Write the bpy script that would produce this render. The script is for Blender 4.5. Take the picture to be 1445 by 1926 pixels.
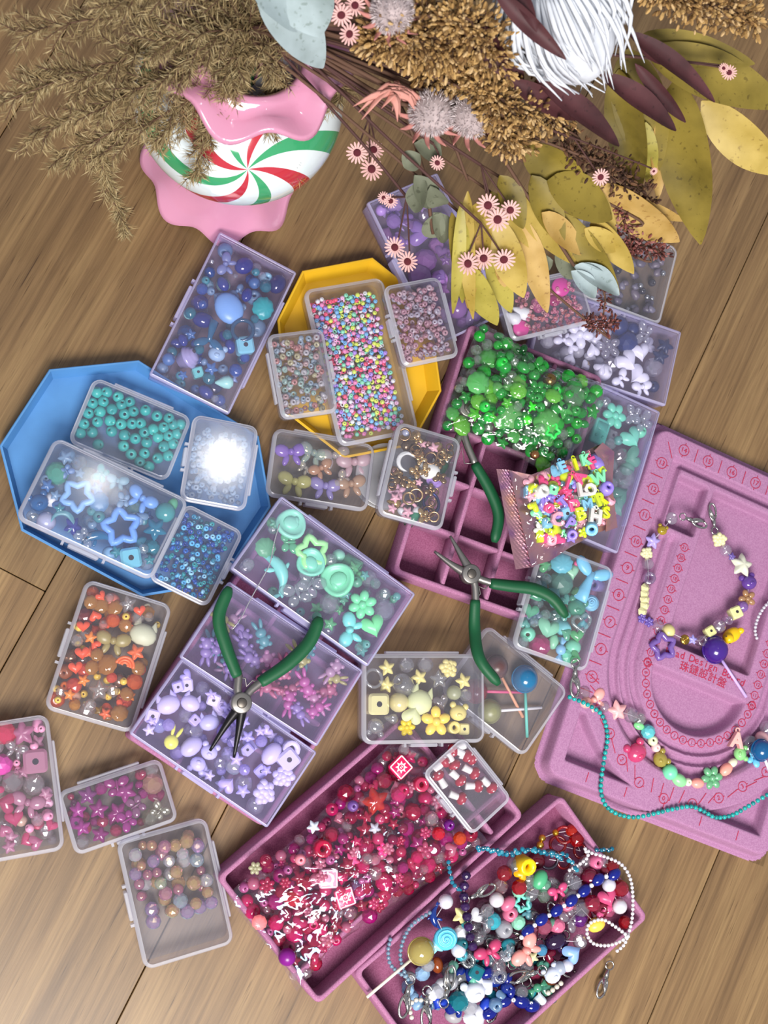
import bpy, bmesh, math, random
import numpy as np
from mathutils import Vector, Matrix, Quaternion, noise

for _o in list(bpy.data.objects):
    bpy.data.objects.remove(_o)
SC = bpy.context.scene
COL = SC.collection
cm = 0.01
PI = math.pi
TAU = 2 * PI

# ------------------------------------------------------------------ camera
IMW, IMH, FPX = 1445.0, 1926.0, 2600.0
TILT, ROLL, CAMH = math.radians(17.17), math.radians(68.9), 1.18
_n = Vector((math.sin(TILT) * math.sin(ROLL), -math.sin(TILT) * math.cos(ROLL), -math.cos(TILT)))
_ex = (Vector((1, 0, 0)) - _n * _n.x).normalized()
_ey = _n.cross(_ex)
_R = Matrix(((_ex.x, _ex.y, _ex.z), (_ey.x, _ey.y, _ey.z), (_n.x, _n.y, _n.z)))   # camera (x right, y down, z forward) -> world
_d0 = _R @ Vector((0, 0, 1))
CAM = Vector((0, 0, CAMH)); CAM.xy = -(_d0 * (CAMH / -_d0.z)).xy
cd = bpy.data.cameras.new('camera')
cam = bpy.data.objects.new('camera', cd); COL.objects.link(cam)
cd.sensor_fit = 'VERTICAL'; cd.sensor_height = 36.0; cd.lens = FPX / IMH * 36.0
cd.clip_start = 0.02; cd.clip_end = 50
M4 = _R.to_4x4() @ Matrix.Diagonal((1, -1, -1, 1)); M4.translation = CAM
cam.matrix_world = M4
cd.dof.use_dof = True; cd.dof.focus_distance = 1.17; cd.dof.aperture_fstop = 12.0
SC.camera = cam

# ------------------------------------------------------------------ world, lights, exposure
SC.view_settings.view_transform = 'Standard'; SC.view_settings.look = 'None'
SC.view_settings.exposure = 0.22; SC.view_settings.gamma = 1.0; SC.view_settings.use_curve_mapping = False
SC.cycles.max_bounces = 8; SC.cycles.transparent_max_bounces = 32
SC.cycles.diffuse_bounces = 3; SC.cycles.glossy_bounces = 3; SC.cycles.transmission_bounces = 6
SC.cycles.caustics_reflective = False; SC.cycles.caustics_refractive = False
SC.cycles.use_denoising = True
W = bpy.data.worlds.new('room_light'); SC.world = W; W.use_nodes = True
W.node_tree.nodes['Background'].inputs[0].default_value = (0.86, 0.90, 1.0, 1)
W.node_tree.nodes['Background'].inputs[1].default_value = 0.40

def area(name, loc, target, sx, sy, power, col, shape='RECTANGLE'):
    l = bpy.data.lights.new(name, 'AREA'); l.shape = shape; l.size = sx; l.size_y = sy
    l.energy = power; l.color = col
    o = bpy.data.objects.new(name, l); COL.objects.link(o); o.location = loc
    o.rotation_euler = (Vector(target) - Vector(loc)).to_track_quat('-Z', 'Y').to_euler()
    return o
area('window_daylight', (-0.30, -1.30, 1.75), (0.05, -0.1, 0.0), 1.0, 0.8, 64, (1.0, 0.97, 0.93))

def ray(x, y):
    return (_R @ Vector(((x - IMW / 2) / FPX, (y - IMH / 2) / FPX, 1)))
def at(x, y, z=0.0):
    """the point of the room at height z (cm) that the photograph shows at pixel x, y"""
    d = ray(x, y); return CAM + d * ((z * cm - CAM.z) / d.z)
def mpp(x, y, z=0.0):
    p = at(x, y, z); return (p - CAM).dot(_d0) / FPX
# ceiling lamp, mirrored in the lids on the blue tray
_g = at(425, 862, 3.5); _m = _g + Vector((_g.x - CAM.x, _g.y - CAM.y, 0)) * (2.3 / 1.15)
area('ceiling_lamp', (_m.x, _m.y, 2.35), (_m.x, _m.y, 0), 0.075, 0.075, 0.9, (1.0, 0.98, 0.95), 'DISK')
_g = at(186, 905, 4.2); _m = _g + Vector((_g.x - CAM.x, _g.y - CAM.y, 0)) * (2.3 / 1.14)
area('ceiling_lamp', (_m.x, _m.y, 2.35), (_m.x, _m.y, 0), 0.035, 0.035, 0.28, (1.0, 0.98, 0.95), 'DISK')

# ------------------------------------------------------------------ materials
def C(h):
    h = h.lstrip('#'); v = [int(h[i:i + 2], 16) / 255 for i in (0, 2, 4)]
    return tuple(((c + 0.055) / 1.055) ** 2.4 if c > 0.04045 else c / 12.92 for c in v) + (1.0,)
_mats = {}
class NT:
    def __init__(s, name):
        s.m = bpy.data.materials.new(name); s.m.use_nodes = True; s.t = s.m.node_tree; s.t.nodes.clear()
        s.out = s.t.nodes.new('ShaderNodeOutputMaterial')
    def n(s, typ, **kw):
        nd = s.t.nodes.new('ShaderNode' + typ)
        for k, v in kw.items():
            if k.startswith('i_'):
                key = k[2:].replace('_', ' ')
                nd.inputs[int(key) if key.isdigit() else key].default_value = v
            else: setattr(nd, k, v)
        return nd
    def l(s, a, b): s.t.links.new(a, b)
    def done(s, sh): s.l(sh, s.out.inputs[0]); return s.m
    def schlick(s, f0=0.04, k=0.8):
        lw = s.n('LayerWeight'); lw.inputs[0].default_value = 0.5
        p = s.n('Math', operation='POWER'); s.l(lw.outputs['Facing'], p.inputs[0]); p.inputs[1].default_value = 4.0
        a = s.n('Math', operation='MULTIPLY_ADD'); s.l(p.outputs[0], a.inputs[0]); a.inputs[1].default_value = k; a.inputs[2].default_value = f0
        return a.outputs[0]
def mat(name, col='808080', rough=0.4, metal=0.0, coat=0.0, sheen=0.0, spec=0.5, bump=None, vary=None):
    if name in _mats: return _mats[name]
    t = NT(name); b = t.n('BsdfPrincipled'); c = C(col) if isinstance(col, str) else col
    b.inputs['Base Color'].default_value = c; b.inputs['Roughness'].default_value = rough; b.inputs['Metallic'].default_value = metal
    b.inputs['Coat Weight'].default_value = coat; b.inputs['Sheen Weight'].default_value = sheen
    b.inputs['Specular IOR Level'].default_value = spec
    if sheen: b.inputs['Sheen Tint'].default_value = c
    if vary:        # (scale, dark factor, light factor)
        nz = t.n('TexNoise'); nz.inputs['Scale'].default_value = vary[0]; nz.inputs['Detail'].default_value = 4
        tc = t.n('TexCoord'); t.l(tc.outputs['Object'], nz.inputs['Vector'])
        cr = t.n('ValToRGB'); t.l(nz.outputs[0], cr.inputs[0])
        cr.color_ramp.elements[0].position = .35; cr.color_ramp.elements[1].position = .65
        cr.color_ramp.elements[0].color = tuple(min(1, x * vary[1]) for x in c[:3]) + (1,)
        cr.color_ramp.elements[1].color = tuple(min(1, x * vary[2]) for x in c[:3]) + (1,)
        t.l(cr.outputs[0], b.inputs['Base Color'])
    if bump:        # (scale, strength, distance)
        nz = t.n('TexNoise'); nz.inputs['Scale'].default_value = bump[0]
        tc = t.n('TexCoord'); t.l(tc.outputs['Object'], nz.inputs['Vector'])
        bp = t.n('Bump'); bp.inputs['Strength'].default_value = bump[1]; bp.inputs['Distance'].default_value = bump[2]
        t.l(nz.outputs[0], bp.inputs['Height']); t.l(bp.outputs[0], b.inputs['Normal'])
    _mats[name] = t.done(b.outputs[0]); return _mats[name]
def film(name, tint='f6f6fa', milk=0.14, milkcol='dcdcea', f0=0.05, k=0.6, rough=0.12, bump=None, irid=False):
    """clear or frosted plastic: see-through, a little milky, with a glossy surface"""
    if name in _mats: return _mats[name]
    t = NT(name)
    tr = t.n('BsdfTransparent'); tr.inputs[0].default_value = C(tint)
    df = t.n('BsdfDiffuse'); df.inputs[0].default_value = C(milkcol)
    tl = t.n('BsdfTranslucent'); tl.inputs[0].default_value = C(milkcol)
    m0 = t.n('MixShader'); m0.inputs[0].default_value = 0.4; t.l(df.outputs[0], m0.inputs[1]); t.l(tl.outputs[0], m0.inputs[2])
    m1 = t.n('MixShader'); m1.inputs[0].default_value = milk; t.l(tr.outputs[0], m1.inputs[1]); t.l(m0.outputs[0], m1.inputs[2])
    gl = t.n('BsdfGlossy'); gl.inputs['Roughness'].default_value = rough; gl.inputs[0].default_value = (1, 1, 1, 1)
    if irid:
        lw = t.n('LayerWeight'); lw.inputs[0].default_value = 0.5
        nz = t.n('TexNoise'); nz.inputs['Scale'].default_value = 30
        tc = t.n('TexCoord'); t.l(tc.outputs['Object'], nz.inputs['Vector'])
        ad = t.n('Math', operation='ADD'); t.l(lw.outputs['Facing'], ad.inputs[0]); t.l(nz.outputs[0], ad.inputs[1])
        cr = t.n('ValToRGB'); t.l(ad.outputs[0], cr.inputs[0]); e = cr.color_ramp.elements
        e[0].position = .3; e[0].color = C('ffd6f4'); e[1].position = 1.0; e[1].color = C('fff2c8')
        for p_, c_ in ((.5, 'a8d8ff'), (.65, 'ffffff'), (.8, 'd8a8ff')):
            q = e.new(p_); q.color = C(c_)
        t.l(cr.outputs[0], gl.inputs[0])
    m2 = t.n('MixShader'); t.l(t.schlick(f0, k), m2.inputs[0]); t.l(m1.outputs[0], m2.inputs[1]); t.l(gl.outputs[0], m2.inputs[2])
    if bump:
        nz = t.n('TexNoise'); nz.inputs['Scale'].default_value = bump[0]; nz.inputs['Detail'].default_value = 3
        tc = t.n('TexCoord'); t.l(tc.outputs['Object'], nz.inputs['Vector'])
        bp = t.n('Bump'); bp.inputs['Strength'].default_value = bump[1]; bp.inputs['Distance'].default_value = bump[2]
        t.l(nz.outputs[0], bp.inputs['Height']); t.l(bp.outputs[0], gl.inputs['Normal'])
    _mats[name] = t.done(m2.outputs[0]); return _mats[name]
def beadmat(kind):
    """bead plastics; the colour comes from the object itself (Object Info)"""
    if 'bead_' + kind in _mats: return _mats['bead_' + kind]
    t = NT('bead_' + kind); oi = t.n('ObjectInfo'); colr = oi.outputs['Color']
    if kind in ('opaque', 'pearl', 'metal', 'glow'):
        b = t.n('BsdfPrincipled'); t.l(colr, b.inputs['Base Color'])
        b.inputs['Roughness'].default_value = {'opaque': .32, 'pearl': .22, 'metal': .22, 'glow': .5}[kind]
        if kind == 'metal': b.inputs['Metallic'].default_value = .9
        if kind == 'pearl': b.inputs['Coat Weight'].default_value = .6; b.inputs['Metallic'].default_value = .15
        if kind == 'opaque':
            b.inputs['Subsurface Weight'].default_value = 0.0
        sh = b.outputs[0]
    else:
        fac = {'jelly': .84, 'crystal': .20, 'frost': .82, 'tint': .80, 'iri': .50}[kind]
        rough = {'jelly': .18, 'crystal': .04, 'frost': .38, 'tint': .08, 'iri': .05}[kind]
        tr = t.n('BsdfTransparent')
        mx = t.n('MixRGB'); mx.inputs[0].default_value = {'crystal': .15, 'tint': .75, 'iri': .25}.get(kind, .5)
        mx.inputs[1].default_value = (1, 1, 1, 1); t.l(colr, mx.inputs[2]); t.l(mx.outputs[0], tr.inputs[0])
        df = t.n('BsdfDiffuse'); t.l(colr, df.inputs[0]); tl = t.n('BsdfTranslucent'); t.l(colr, tl.inputs[0])
        m0 = t.n('MixShader'); m0.inputs[0].default_value = .5; t.l(df.outputs[0], m0.inputs[1]); t.l(tl.outputs[0], m0.inputs[2])
        m1 = t.n('MixShader'); m1.inputs[0].default_value = fac; t.l(tr.outputs[0], m1.inputs[1]); t.l(m0.outputs[0], m1.inputs[2])
        gl = t.n('BsdfGlossy'); gl.inputs['Roughness'].default_value = rough
        if kind == 'iri':
            lw = t.n('LayerWeight'); lw.inputs[0].default_value = .5
            cr = t.n('ValToRGB'); t.l(lw.outputs['Facing'], cr.inputs[0]); e = cr.color_ramp.elements
            e[0].color = C('ffe9a0'); e[1].color = C('9fd0ff'); q = e.new(.4); q.color = C('ffb0e0'); q = e.new(.7); q.color = C('b8ffe0')
            t.l(cr.outputs[0], gl.inputs[0])
        m2 = t.n('MixShader'); t.l(t.schlick(.20 if kind in ('crystal', 'iri') else .07, .75), m2.inputs[0])
        t.l(m1.outputs[0], m2.inputs[1]); t.l(gl.outputs[0], m2.inputs[2]); sh = m2.outputs[0]
    _mats['bead_' + kind] = t.done(sh); return _mats['bead_' + kind]
def attrmat(name, rough=.35, trans=0.0):
    if name in _mats: return _mats[name]
    t = NT(name); b = t.n('BsdfPrincipled'); a = t.n('VertexColor'); a.layer_name = 'tone'
    t.l(a.outputs[0], b.inputs['Base Color']); b.inputs['Roughness'].default_value = rough
    sh = b.outputs[0]
    if trans:
        tr = t.n('BsdfTransparent'); m = t.n('MixShader'); m.inputs[0].default_value = trans; t.l(sh, m.inputs[1]); t.l(tr.outputs[0], m.inputs[2]); sh = m.outputs[0]
    _mats[name] = t.done(sh); return _mats[name]
def wood(name, dark, mid, light):
    t = NT(name); b = t.n('BsdfPrincipled'); tc = t.n('TexCoord'); oi = t.n('ObjectInfo')
    ad = t.n('VectorMath', operation='ADD'); mul = t.n('VectorMath', operation='SCALE'); mul.inputs['Scale'].default_value = 7.3
    cb = t.n('CombineXYZ'); t.l(oi.outputs['Random'], cb.inputs[0]); t.l(oi.outputs['Random'], cb.inputs[1]); t.l(cb.outputs[0], mul.inputs[0])
    t.l(tc.outputs['Object'], ad.inputs[0]); t.l(mul.outputs[0], ad.inputs[1])
    def nz(sx, sy, det, rough=.55, dist=0.0):
        mp = t.n('Mapping'); mp.inputs['Scale'].default_value = (sx, sy, 1); t.l(ad.outputs[0], mp.inputs[0])
        q = t.n('TexNoise'); q.inputs['Scale'].default_value = 1; q.inputs['Detail'].default_value = det; q.inputs['Roughness'].default_value = rough
        q.inputs['Distortion'].default_value = dist
        t.l(mp.outputs[0], q.inputs['Vector']); return q.outputs[0]
    broad = nz(2.4, 34, 5, .62, .25); fine = nz(6, 260, 5, .72); pores = nz(22, 520, 2, .5)
    cr = t.n('ValToRGB'); t.l(broad, cr.inputs[0]); e = cr.color_ramp.elements
    e[0].position = .28; e[0].color = C(dark); e[1].position = .72; e[1].color = C(light); q = e.new(.5); q.color = C(mid)
    c2 = t.n('ValToRGB'); t.l(fine, c2.inputs[0]); c2.color_ramp.elements[0].position = .3; c2.color_ramp.elements[1].position = .6
    c2.color_ramp.elements[0].color = (.58, .55, .52, 1); c2.color_ramp.elements[1].color = (1, 1, 1, 1)
    c3 = t.n('ValToRGB'); t.l(pores, c3.inputs[0]); c3.color_ramp.elements[0].position = .27; c3.color_ramp.elements[1].position = .36
    c3.color_ramp.elements[0].color = (.45, .4, .36, 1); c3.color_ramp.elements[1].color = (1, 1, 1, 1)
    m = t.n('MixRGB', blend_type='MULTIPLY'); m.inputs[0].default_value = 1; t.l(cr.outputs[0], m.inputs[1]); t.l(c2.outputs[0], m.inputs[2])
    m2 = t.n('MixRGB', blend_type='MULTIPLY'); m2.inputs[0].default_value = 1; t.l(m.outputs[0], m2.inputs[1]); t.l(c3.outputs[0], m2.inputs[2])
    hs = t.n('HueSaturation'); mr = t.n('MapRange'); t.l(oi.outputs['Random'], mr.inputs[0]); mr.inputs[3].default_value = .86; mr.inputs[4].default_value = 1.12
    t.l(mr.outputs[0], hs.inputs['Value']); t.l(m2.outputs[0], hs.inputs['Color'])
    t.l(hs.outputs[0], b.inputs['Base Color']); b.inputs['Roughness'].default_value = .42
    bp = t.n('Bump'); bp.inputs['Strength'].default_value = .25; bp.inputs['Distance'].default_value = .0006
    t.l(fine, bp.inputs['Height']); t.l(bp.outputs[0], b.inputs['Normal'])
    return t.done(b.outputs[0])
def flock(name, col, light):
    if name in _mats: return _mats[name]
    t = NT(name); b = t.n('BsdfPrincipled'); tc = t.n('TexCoord'); nz = t.n('TexNoise'); nz.inputs['Scale'].default_value = 900
    t.l(tc.outputs['Object'], nz.inputs['Vector']); cr = t.n('ValToRGB'); t.l(nz.outputs[0], cr.inputs[0])
    cr.color_ramp.elements[0].position = .35; cr.color_ramp.elements[0].color = C(col); cr.color_ramp.elements[1].position = .65; cr.color_ramp.elements[1].color = C(light)
    t.l(cr.outputs[0], b.inputs['Base Color']); b.inputs['Roughness'].default_value = .95; b.inputs['Specular IOR Level'].default_value = .15
    b.inputs['Sheen Weight'].default_value = .18; b.inputs['Sheen Roughness'].default_value = .5; b.inputs['Sheen Tint'].default_value = C(light)
    _mats[name] = t.done(b.outputs[0]); return _mats[name]

# ------------------------------------------------------------------ mesh helpers
class MB:
    def __init__(s): s.v = []; s.f = []; s.mi = []; s.c = []; s.cur = (1, 1, 1, 1); s.m = 0
    def add(s, vs, fs):
        b = len(s.v); s.v.extend(Vector(p) for p in vs); s.c.extend([s.cur] * len(vs))
        s.f.extend([tuple(i + b for i in f) for f in fs]); s.mi.extend([s.m] * len(fs)); return b
    def box(s, c, d, M=None):
        x, y, z = d[0] / 2, d[1] / 2, d[2] / 2
        vs = [Vector((sx * x, sy * y, sz * z)) for sz in (-1, 1) for sx, sy in ((-1, -1), (1, -1), (1, 1), (-1, 1))]
        if M: vs = [M @ v for v in vs]
        c = Vector(c)
        s.add([v + c for v in vs], [(3, 2, 1, 0), (4, 5, 6, 7), (0, 1, 5, 4), (1, 2, 6, 5), (2, 3, 7, 6), (3, 0, 4, 7)])
    def ell(s, c, r, seg=12, ring=7, M=None):
        if not hasattr(r, '__len__'): r = (r, r, r)
        vs = [Vector((0, 0, r[2]))]
        for i in range(1, ring):
            a = PI * i / ring
            for j in range(seg):
                b = TAU * j / seg; vs.append(Vector((r[0] * math.sin(a) * math.cos(b), r[1] * math.sin(a) * math.sin(b), r[2] * math.cos(a))))
        vs.append(Vector((0, 0, -r[2]))); n = len(vs) - 1; fs = []
        for j in range(seg):
            k = (j + 1) % seg; fs.append((0, 1 + j, 1 + k)); fs.append((n, n - seg + k, n - seg + j))
            for i in range(ring - 2):
                a = 1 + i * seg; fs.append((a + j, a + seg + j, a + seg + k, a + k))
        if M: vs = [M @ v for v in vs]
        c = Vector(c); s.add([v + c for v in vs], fs)
    def lathe(s, prof, seg=16, closed=False, wob=None):
        vs = []; m = len(prof)
        for j in range(seg):
            a = TAU * j / seg
            for i, (r, z) in enumerate(prof):
                rr, zz = (r, z) if wob is None else wob(r, z, a, i)
                vs.append((rr * math.cos(a), rr * math.sin(a), zz))
        fs = []
        for j in range(seg):
            k = (j + 1) % seg
            for i in range(m if closed else m - 1):
                i2 = (i + 1) % m; fs.append((j * m + i, k * m + i, k * m + i2, j * m + i2))
        s.add(vs, fs)
    def tube(s, path, rad, seg=8, cap=True):
        path = [Vector(p) for p in path]; n = len(path)
        if not hasattr(rad, '__len__'): rad = [rad] * n
        up = None; vs = []
        for i, p in enumerate(path):
            t = (path[min(i + 1, n - 1)] - path[max(i - 1, 0)])
            if t.length < 1e-9: t = Vector((0, 0, 1))
            t.normalize()
            if up is None: up = t.orthogonal().normalized()
            up = (up - t * up.dot(t)); up = up.normalized() if up.length > 1e-6 else t.orthogonal().normalized()
            w = t.cross(up)
            r = rad[i]; ra, rb = (r if hasattr(r, '__len__') else (r, r))
            for j in range(seg):
                a = TAU * j / seg; vs.append(p + up * (ra * math.cos(a)) + w * (rb * math.sin(a)))
        fs = [(i * seg + j, i * seg + (j + 1) % seg, (i + 1) * seg + (j + 1) % seg, (i + 1) * seg + j) for i in range(n - 1) for j in range(seg)]
        if cap: fs.append(tuple(range(seg - 1, -1, -1))); fs.append(tuple((n - 1) * seg + j for j in range(seg)))
        s.add(vs, fs)
    def prism(s, out, z0, z1, bev=0.0):
        n = len(out); rings = [(0, z0)]
        if bev: rings = [(bev, z0), (0, z0 + bev), (0, z1 - bev), (bev, z1)]
        else: rings = [(0, z0), (0, z1)]
        vs = []
        for ins, z in rings:
            vs += [(x, y, z) for x, y in (inset(out, ins) if ins else out)]
        fs = [(r * n + i, r * n + (i + 1) % n, (r + 1) * n + (i + 1) % n, (r + 1) * n + i) for r in range(len(rings) - 1) for i in range(n)]
        fs.append(tuple(range(n - 1, -1, -1))); fs.append(tuple((len(rings) - 1) * n + i for i in range(n)))
        s.add(vs, fs)
    def puffy(s, out, h, rings=3, c=(0, 0, 0), both=True):
        n = len(out); c = Vector(c); vs = []; fs = []
        ss = [1.0] + [1 - (i + 1) / (rings + .6) for i in range(rings)]
        for sgn in ((1, -1) if both else (1,)):
            b = len(vs)
            for q in ss: vs += [c + Vector((x * q, y * q, sgn * h * math.sqrt(max(0, 1 - q * q)))) for x, y in out]
            vs.append(c + Vector((0, 0, sgn * h)))
            for r in range(len(ss) - 1):
                for i in range(n):
                    f = (b + r * n + i, b + r * n + (i + 1) % n, b + (r + 1) * n + (i + 1) % n, b + (r + 1) * n + i)
                    fs.append(f if sgn > 0 else f[::-1])
            e = b + (len(ss) - 1) * n
            for i in range(n):
                f = (e + i, e + (i + 1) % n, b + len(ss) * n); fs.append(f if sgn > 0 else f[::-1])
        s.add(vs, fs)
    def xf(s, M, start=0):
        for i in range(start, len(s.v)): s.v[i] = M @ s.v[i]
    def mesh(s, name, mats=(), smooth=True, color=False):
        me = bpy.data.meshes.new(name); me.from_pydata(s.v, [], s.f)
        for m in mats: me.materials.append(m)
        if any(s.mi): me.polygons.foreach_set('material_index', s.mi)
        if smooth is True: me.polygons.foreach_set('use_smooth', [True] * len(s.f))
        if color:
            a = me.color_attributes.new('tone', 'FLOAT_COLOR', 'POINT'); a.data.foreach_set('color', np.array(s.c, dtype=np.float32).ravel())
        me.update()
        return me
def inset(out, d):
    n = len(out); r = []
    for i in range(n):
        p0, p1, p2 = Vector(out[i - 1]), Vector(out[i]), Vector(out[(i + 1) % n])
        a = (p1 - p0).normalized(); b = (p2 - p1).normalized(); na = Vector((-a.y, a.x)); nb = Vector((-b.y, b.x))
        m = (na + nb); m = m / max(.25, m.length_squared / 2) if m.length > 1e-6 else na
        q = p1 + m * d * 1.0; r.append((q.x, q.y))
    return r
def ccw(pts):
    a = sum(pts[i - 1][0] * pts[i][1] - pts[i][0] * pts[i - 1][1] for i in range(len(pts)))
    return pts if a > 0 else pts[::-1]
def rrect(w, l, r, k=5):
    o = []
    for cx, cy, a0 in ((w / 2 - r, l / 2 - r, 0), (-w / 2 + r, l / 2 - r, PI / 2), (-w / 2 + r, -l / 2 + r, PI), (w / 2 - r, -l / 2 + r, 1.5 * PI)):
        for i in range(k + 1):
            a = a0 + PI / 2 * i / k; o.append((cx + r * math.cos(a), cy + r * math.sin(a)))
    return o
def link(name, me, parent=None, M=None):
    o = bpy.data.objects.new(name, me); COL.objects.link(o)
    if parent is not None: o.parent = parent
    if M is not None: o.matrix_local = M
    return o
def obj(name, mb, m, parent=None, M=None, smooth=True, color=False):
    return link(name, mb.mesh(name, m if isinstance(m, (list, tuple)) else (m,), smooth, color), parent, M)
def empty(name, M=None):
    o = bpy.data.objects.new(name, None); COL.objects.link(o); o.empty_display_size = .01
    if M is not None: o.matrix_world = M
    return o
def tag(o, label, cat, group=None, kind=None):
    o['label'] = label; o['category'] = cat
    if group: o['group'] = group
    if kind: o['kind'] = kind
    return o
def T(x, y, z): return Matrix.Translation((x, y, z))
def RZ(a): return Matrix.Rotation(a, 4, 'Z')
def S3(x, y=None, z=None): return Matrix.Diagonal((x, x if y is None else y, x if z is None else z, 1))
def smooth_path(pts, n):
    """Catmull-Rom through pts, n points"""
    P = [Vector(p) for p in pts]; P = [P[0] * 2 - P[1]] + P + [P[-1] * 2 - P[-2]]; out = []
    m = len(P) - 3
    for k in range(n):
        u = k / (n - 1) * m; i = min(int(u), m - 1); t = u - i; a, b, c, d = P[i:i + 4]
        out.append(.5 * ((2 * b) + (c - a) * t + (2 * a - 5 * b + 4 * c - d) * t * t + (3 * b - a - 3 * c + d) * t ** 3))
    return out
def frame(quad, z):
    """axes of a rectangle whose top corners (photo order: left-top, right-top, right-bottom, left-bottom) show at these pixels; z in cm, one or four"""
    zz = z if hasattr(z, '__len__') else [z] * 4
    P = [at(x, y, h) for (x, y), h in zip(quad, zz)]
    c = (P[0] + P[1] + P[2] + P[3]) / 4
    u = ((P[1] - P[0]) + (P[2] - P[3])) / 2; v = ((P[0] - P[3]) + (P[1] - P[2])) / 2
    w, l = u.length, v.length; X = u.normalized(); Y = v.normalized(); d = (X.dot(Y)) / 2
    X, Y = (X - Y * d).normalized(), (Y - X * d).normalized(); Y = (Y - X * X.dot(Y)).normalized(); Z = X.cross(Y)
    M = Matrix((X, Y, Z)).transposed().to_4x4(); M.translation = c
    return M, w, l

# ------------------------------------------------------------------ floor of planks
fl_mat = wood('oak_boards', '6a5034', '856845', 'a08258')
s1a, s1b = at(1417, 472), at(1263, 798)
s3a, s3b = at(422, 1515), at(219, 1926)
gd = ((s1a - s1b).normalized() + (s3a - s3b).normalized()).normalized(); gn = Vector((gd.y, -gd.x, 0))
PW = (s1b - s3b).dot(gn); O0 = s3b.dot(gn)
floor = empty('floor'); floor['kind'] = 'structure'
floor['label'] = 'light brown oak board floor under everything'
slab = MB(); slab.box((0, 0, -.02), (3.6, 3.6, .012)); 
obj('subfloor', slab, mat('dark_joint', '2a1c10', .9), floor, smooth=False)
endj = at(25, 1081).dot(gd)
for i in range(-6, 6):
    cuts = [-1.7, endj + (0 if i == -2 else [.61, -.52, .83, -.74, .35, -.9][i % 6]), 1.7] if i != -1 and i != 0 else [-1.7, -1.05 + .2 * i, 1.7]
    for a, b in zip(cuts[:-1], cuts[1:]):
        m = MB(); L = b - a - .0007
        o_ = rrect(L, PW - .0008, .0006, 1); m.prism(ccw(o_), -.014, 0, .0005)
        X, Y = gd, Vector((-gd.y, gd.x, 0))
        M = Matrix((X, Y, Vector((0, 0, 1)))).transposed().to_4x4(); M.translation = gd * ((a + b) / 2) + gn * (O0 + PW * (i + .5))
        obj('plank', m, fl_mat, floor, M, smooth=False)
# ------------------------------------------------------------------ flocked compartment trays
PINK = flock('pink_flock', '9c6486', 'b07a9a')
PINK_SHADED = flock('pink_flock_shaded', '824866', '945a78')  # same pink flock darkened: shade on the cell floors put into the colour
def flock_tray(label, quad, zrim, cols, rows, colpos=None, rowpos=None, cuts=None, H=3.0):
    M, w, l = frame(quad, zrim); w, l = .137, .237
    R = M @ T(0, 0, -H * cm); root = empty('compartment_tray', R); tag(root, label, 'tray', 'pink velvet compartment trays')
    h = H * cm; t = .0045
    m = MB(); m.prism(rrect(w, l, .004, 3), 0, .003, .001); obj('tray_base', m, PINK_SHADED, root)
    m = MB(); out = rrect(w, l, .006, 4); ins = rrect(w - 2 * t, l - 2 * t, .004, 4); n = len(out)
    rings = [(out, .0), (out, h - .0015), (rrect(w - .002, l - .002, .005, 4), h), (rrect(w - 2 * t + .002, l - 2 * t + .002, .005, 4), h), (ins, h - .0015), (ins, .0025)]
    vs = [(x, y, z) for o, z in rings for x, y in o]
    m.add(vs, [(r * n + i, r * n + (i + 1) % n, (r + 1) * n + (i + 1) % n, (r + 1) * n + i) for r in range(len(rings) - 1) for i in range(n)])
    obj('tray_rim', m, PINK, root)
    iw, il = w - 2 * t, l - 2 * t
    xs = colpos if colpos is not None else [i / cols for i in range(1, cols)]
    ys = rowpos if rowpos is not None else [i / rows for i in range(1, rows)]
    hd = h - .002
    for x in xs:
        m = MB(); m.prism(rrect(.004, il, .001, 1), .0025, hd, .0008); obj('divider', m, PINK, root, T(-iw / 2 + iw * x, 0, 0))
    for y in ys:
        seg = [0] + list(xs) + [1]
        for a, b in zip(seg[:-1], seg[1:]):
            m = MB(); L = iw * (b - a) - .004; m.prism(rrect(L, .004, .001, 1), .0025, hd - .0005, .0008)
            obj('divider', m, PINK, root, T(-iw / 2 + iw * (a + b) / 2, il / 2 - il * y, 0))
    return root, R
tray_nine, TR1 = flock_tray('pink velvet divided tray with two pliers and bags of beads on it', [(892, 618), (1140, 712), (993, 1155), (735, 1078)], 3.0, 3, 5)
tray_lilac, TR4 = flock_tray('pink velvet tray mostly hidden beneath the three long lilac boxes', [(533, 935), (780, 1117), (502, 1562), (240, 1385)], 3.0, 3, 5)
tray_bag, TR2 = flock_tray('pink velvet tray lying under the big bag of red and pink beads', [(805, 1304), (983, 1536), (597, 1886), (419, 1654)], 3.0, 2, 1, colpos=[.80], rowpos=[.12])
tray_brac, TR3 = flock_tray('pink velvet tray heaped with tangled bead bracelets', [(1055, 1510), (1216, 1727), (837, 2050), (676, 1833)], 3.0, 1, 1, colpos=[], rowpos=[])

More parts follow.
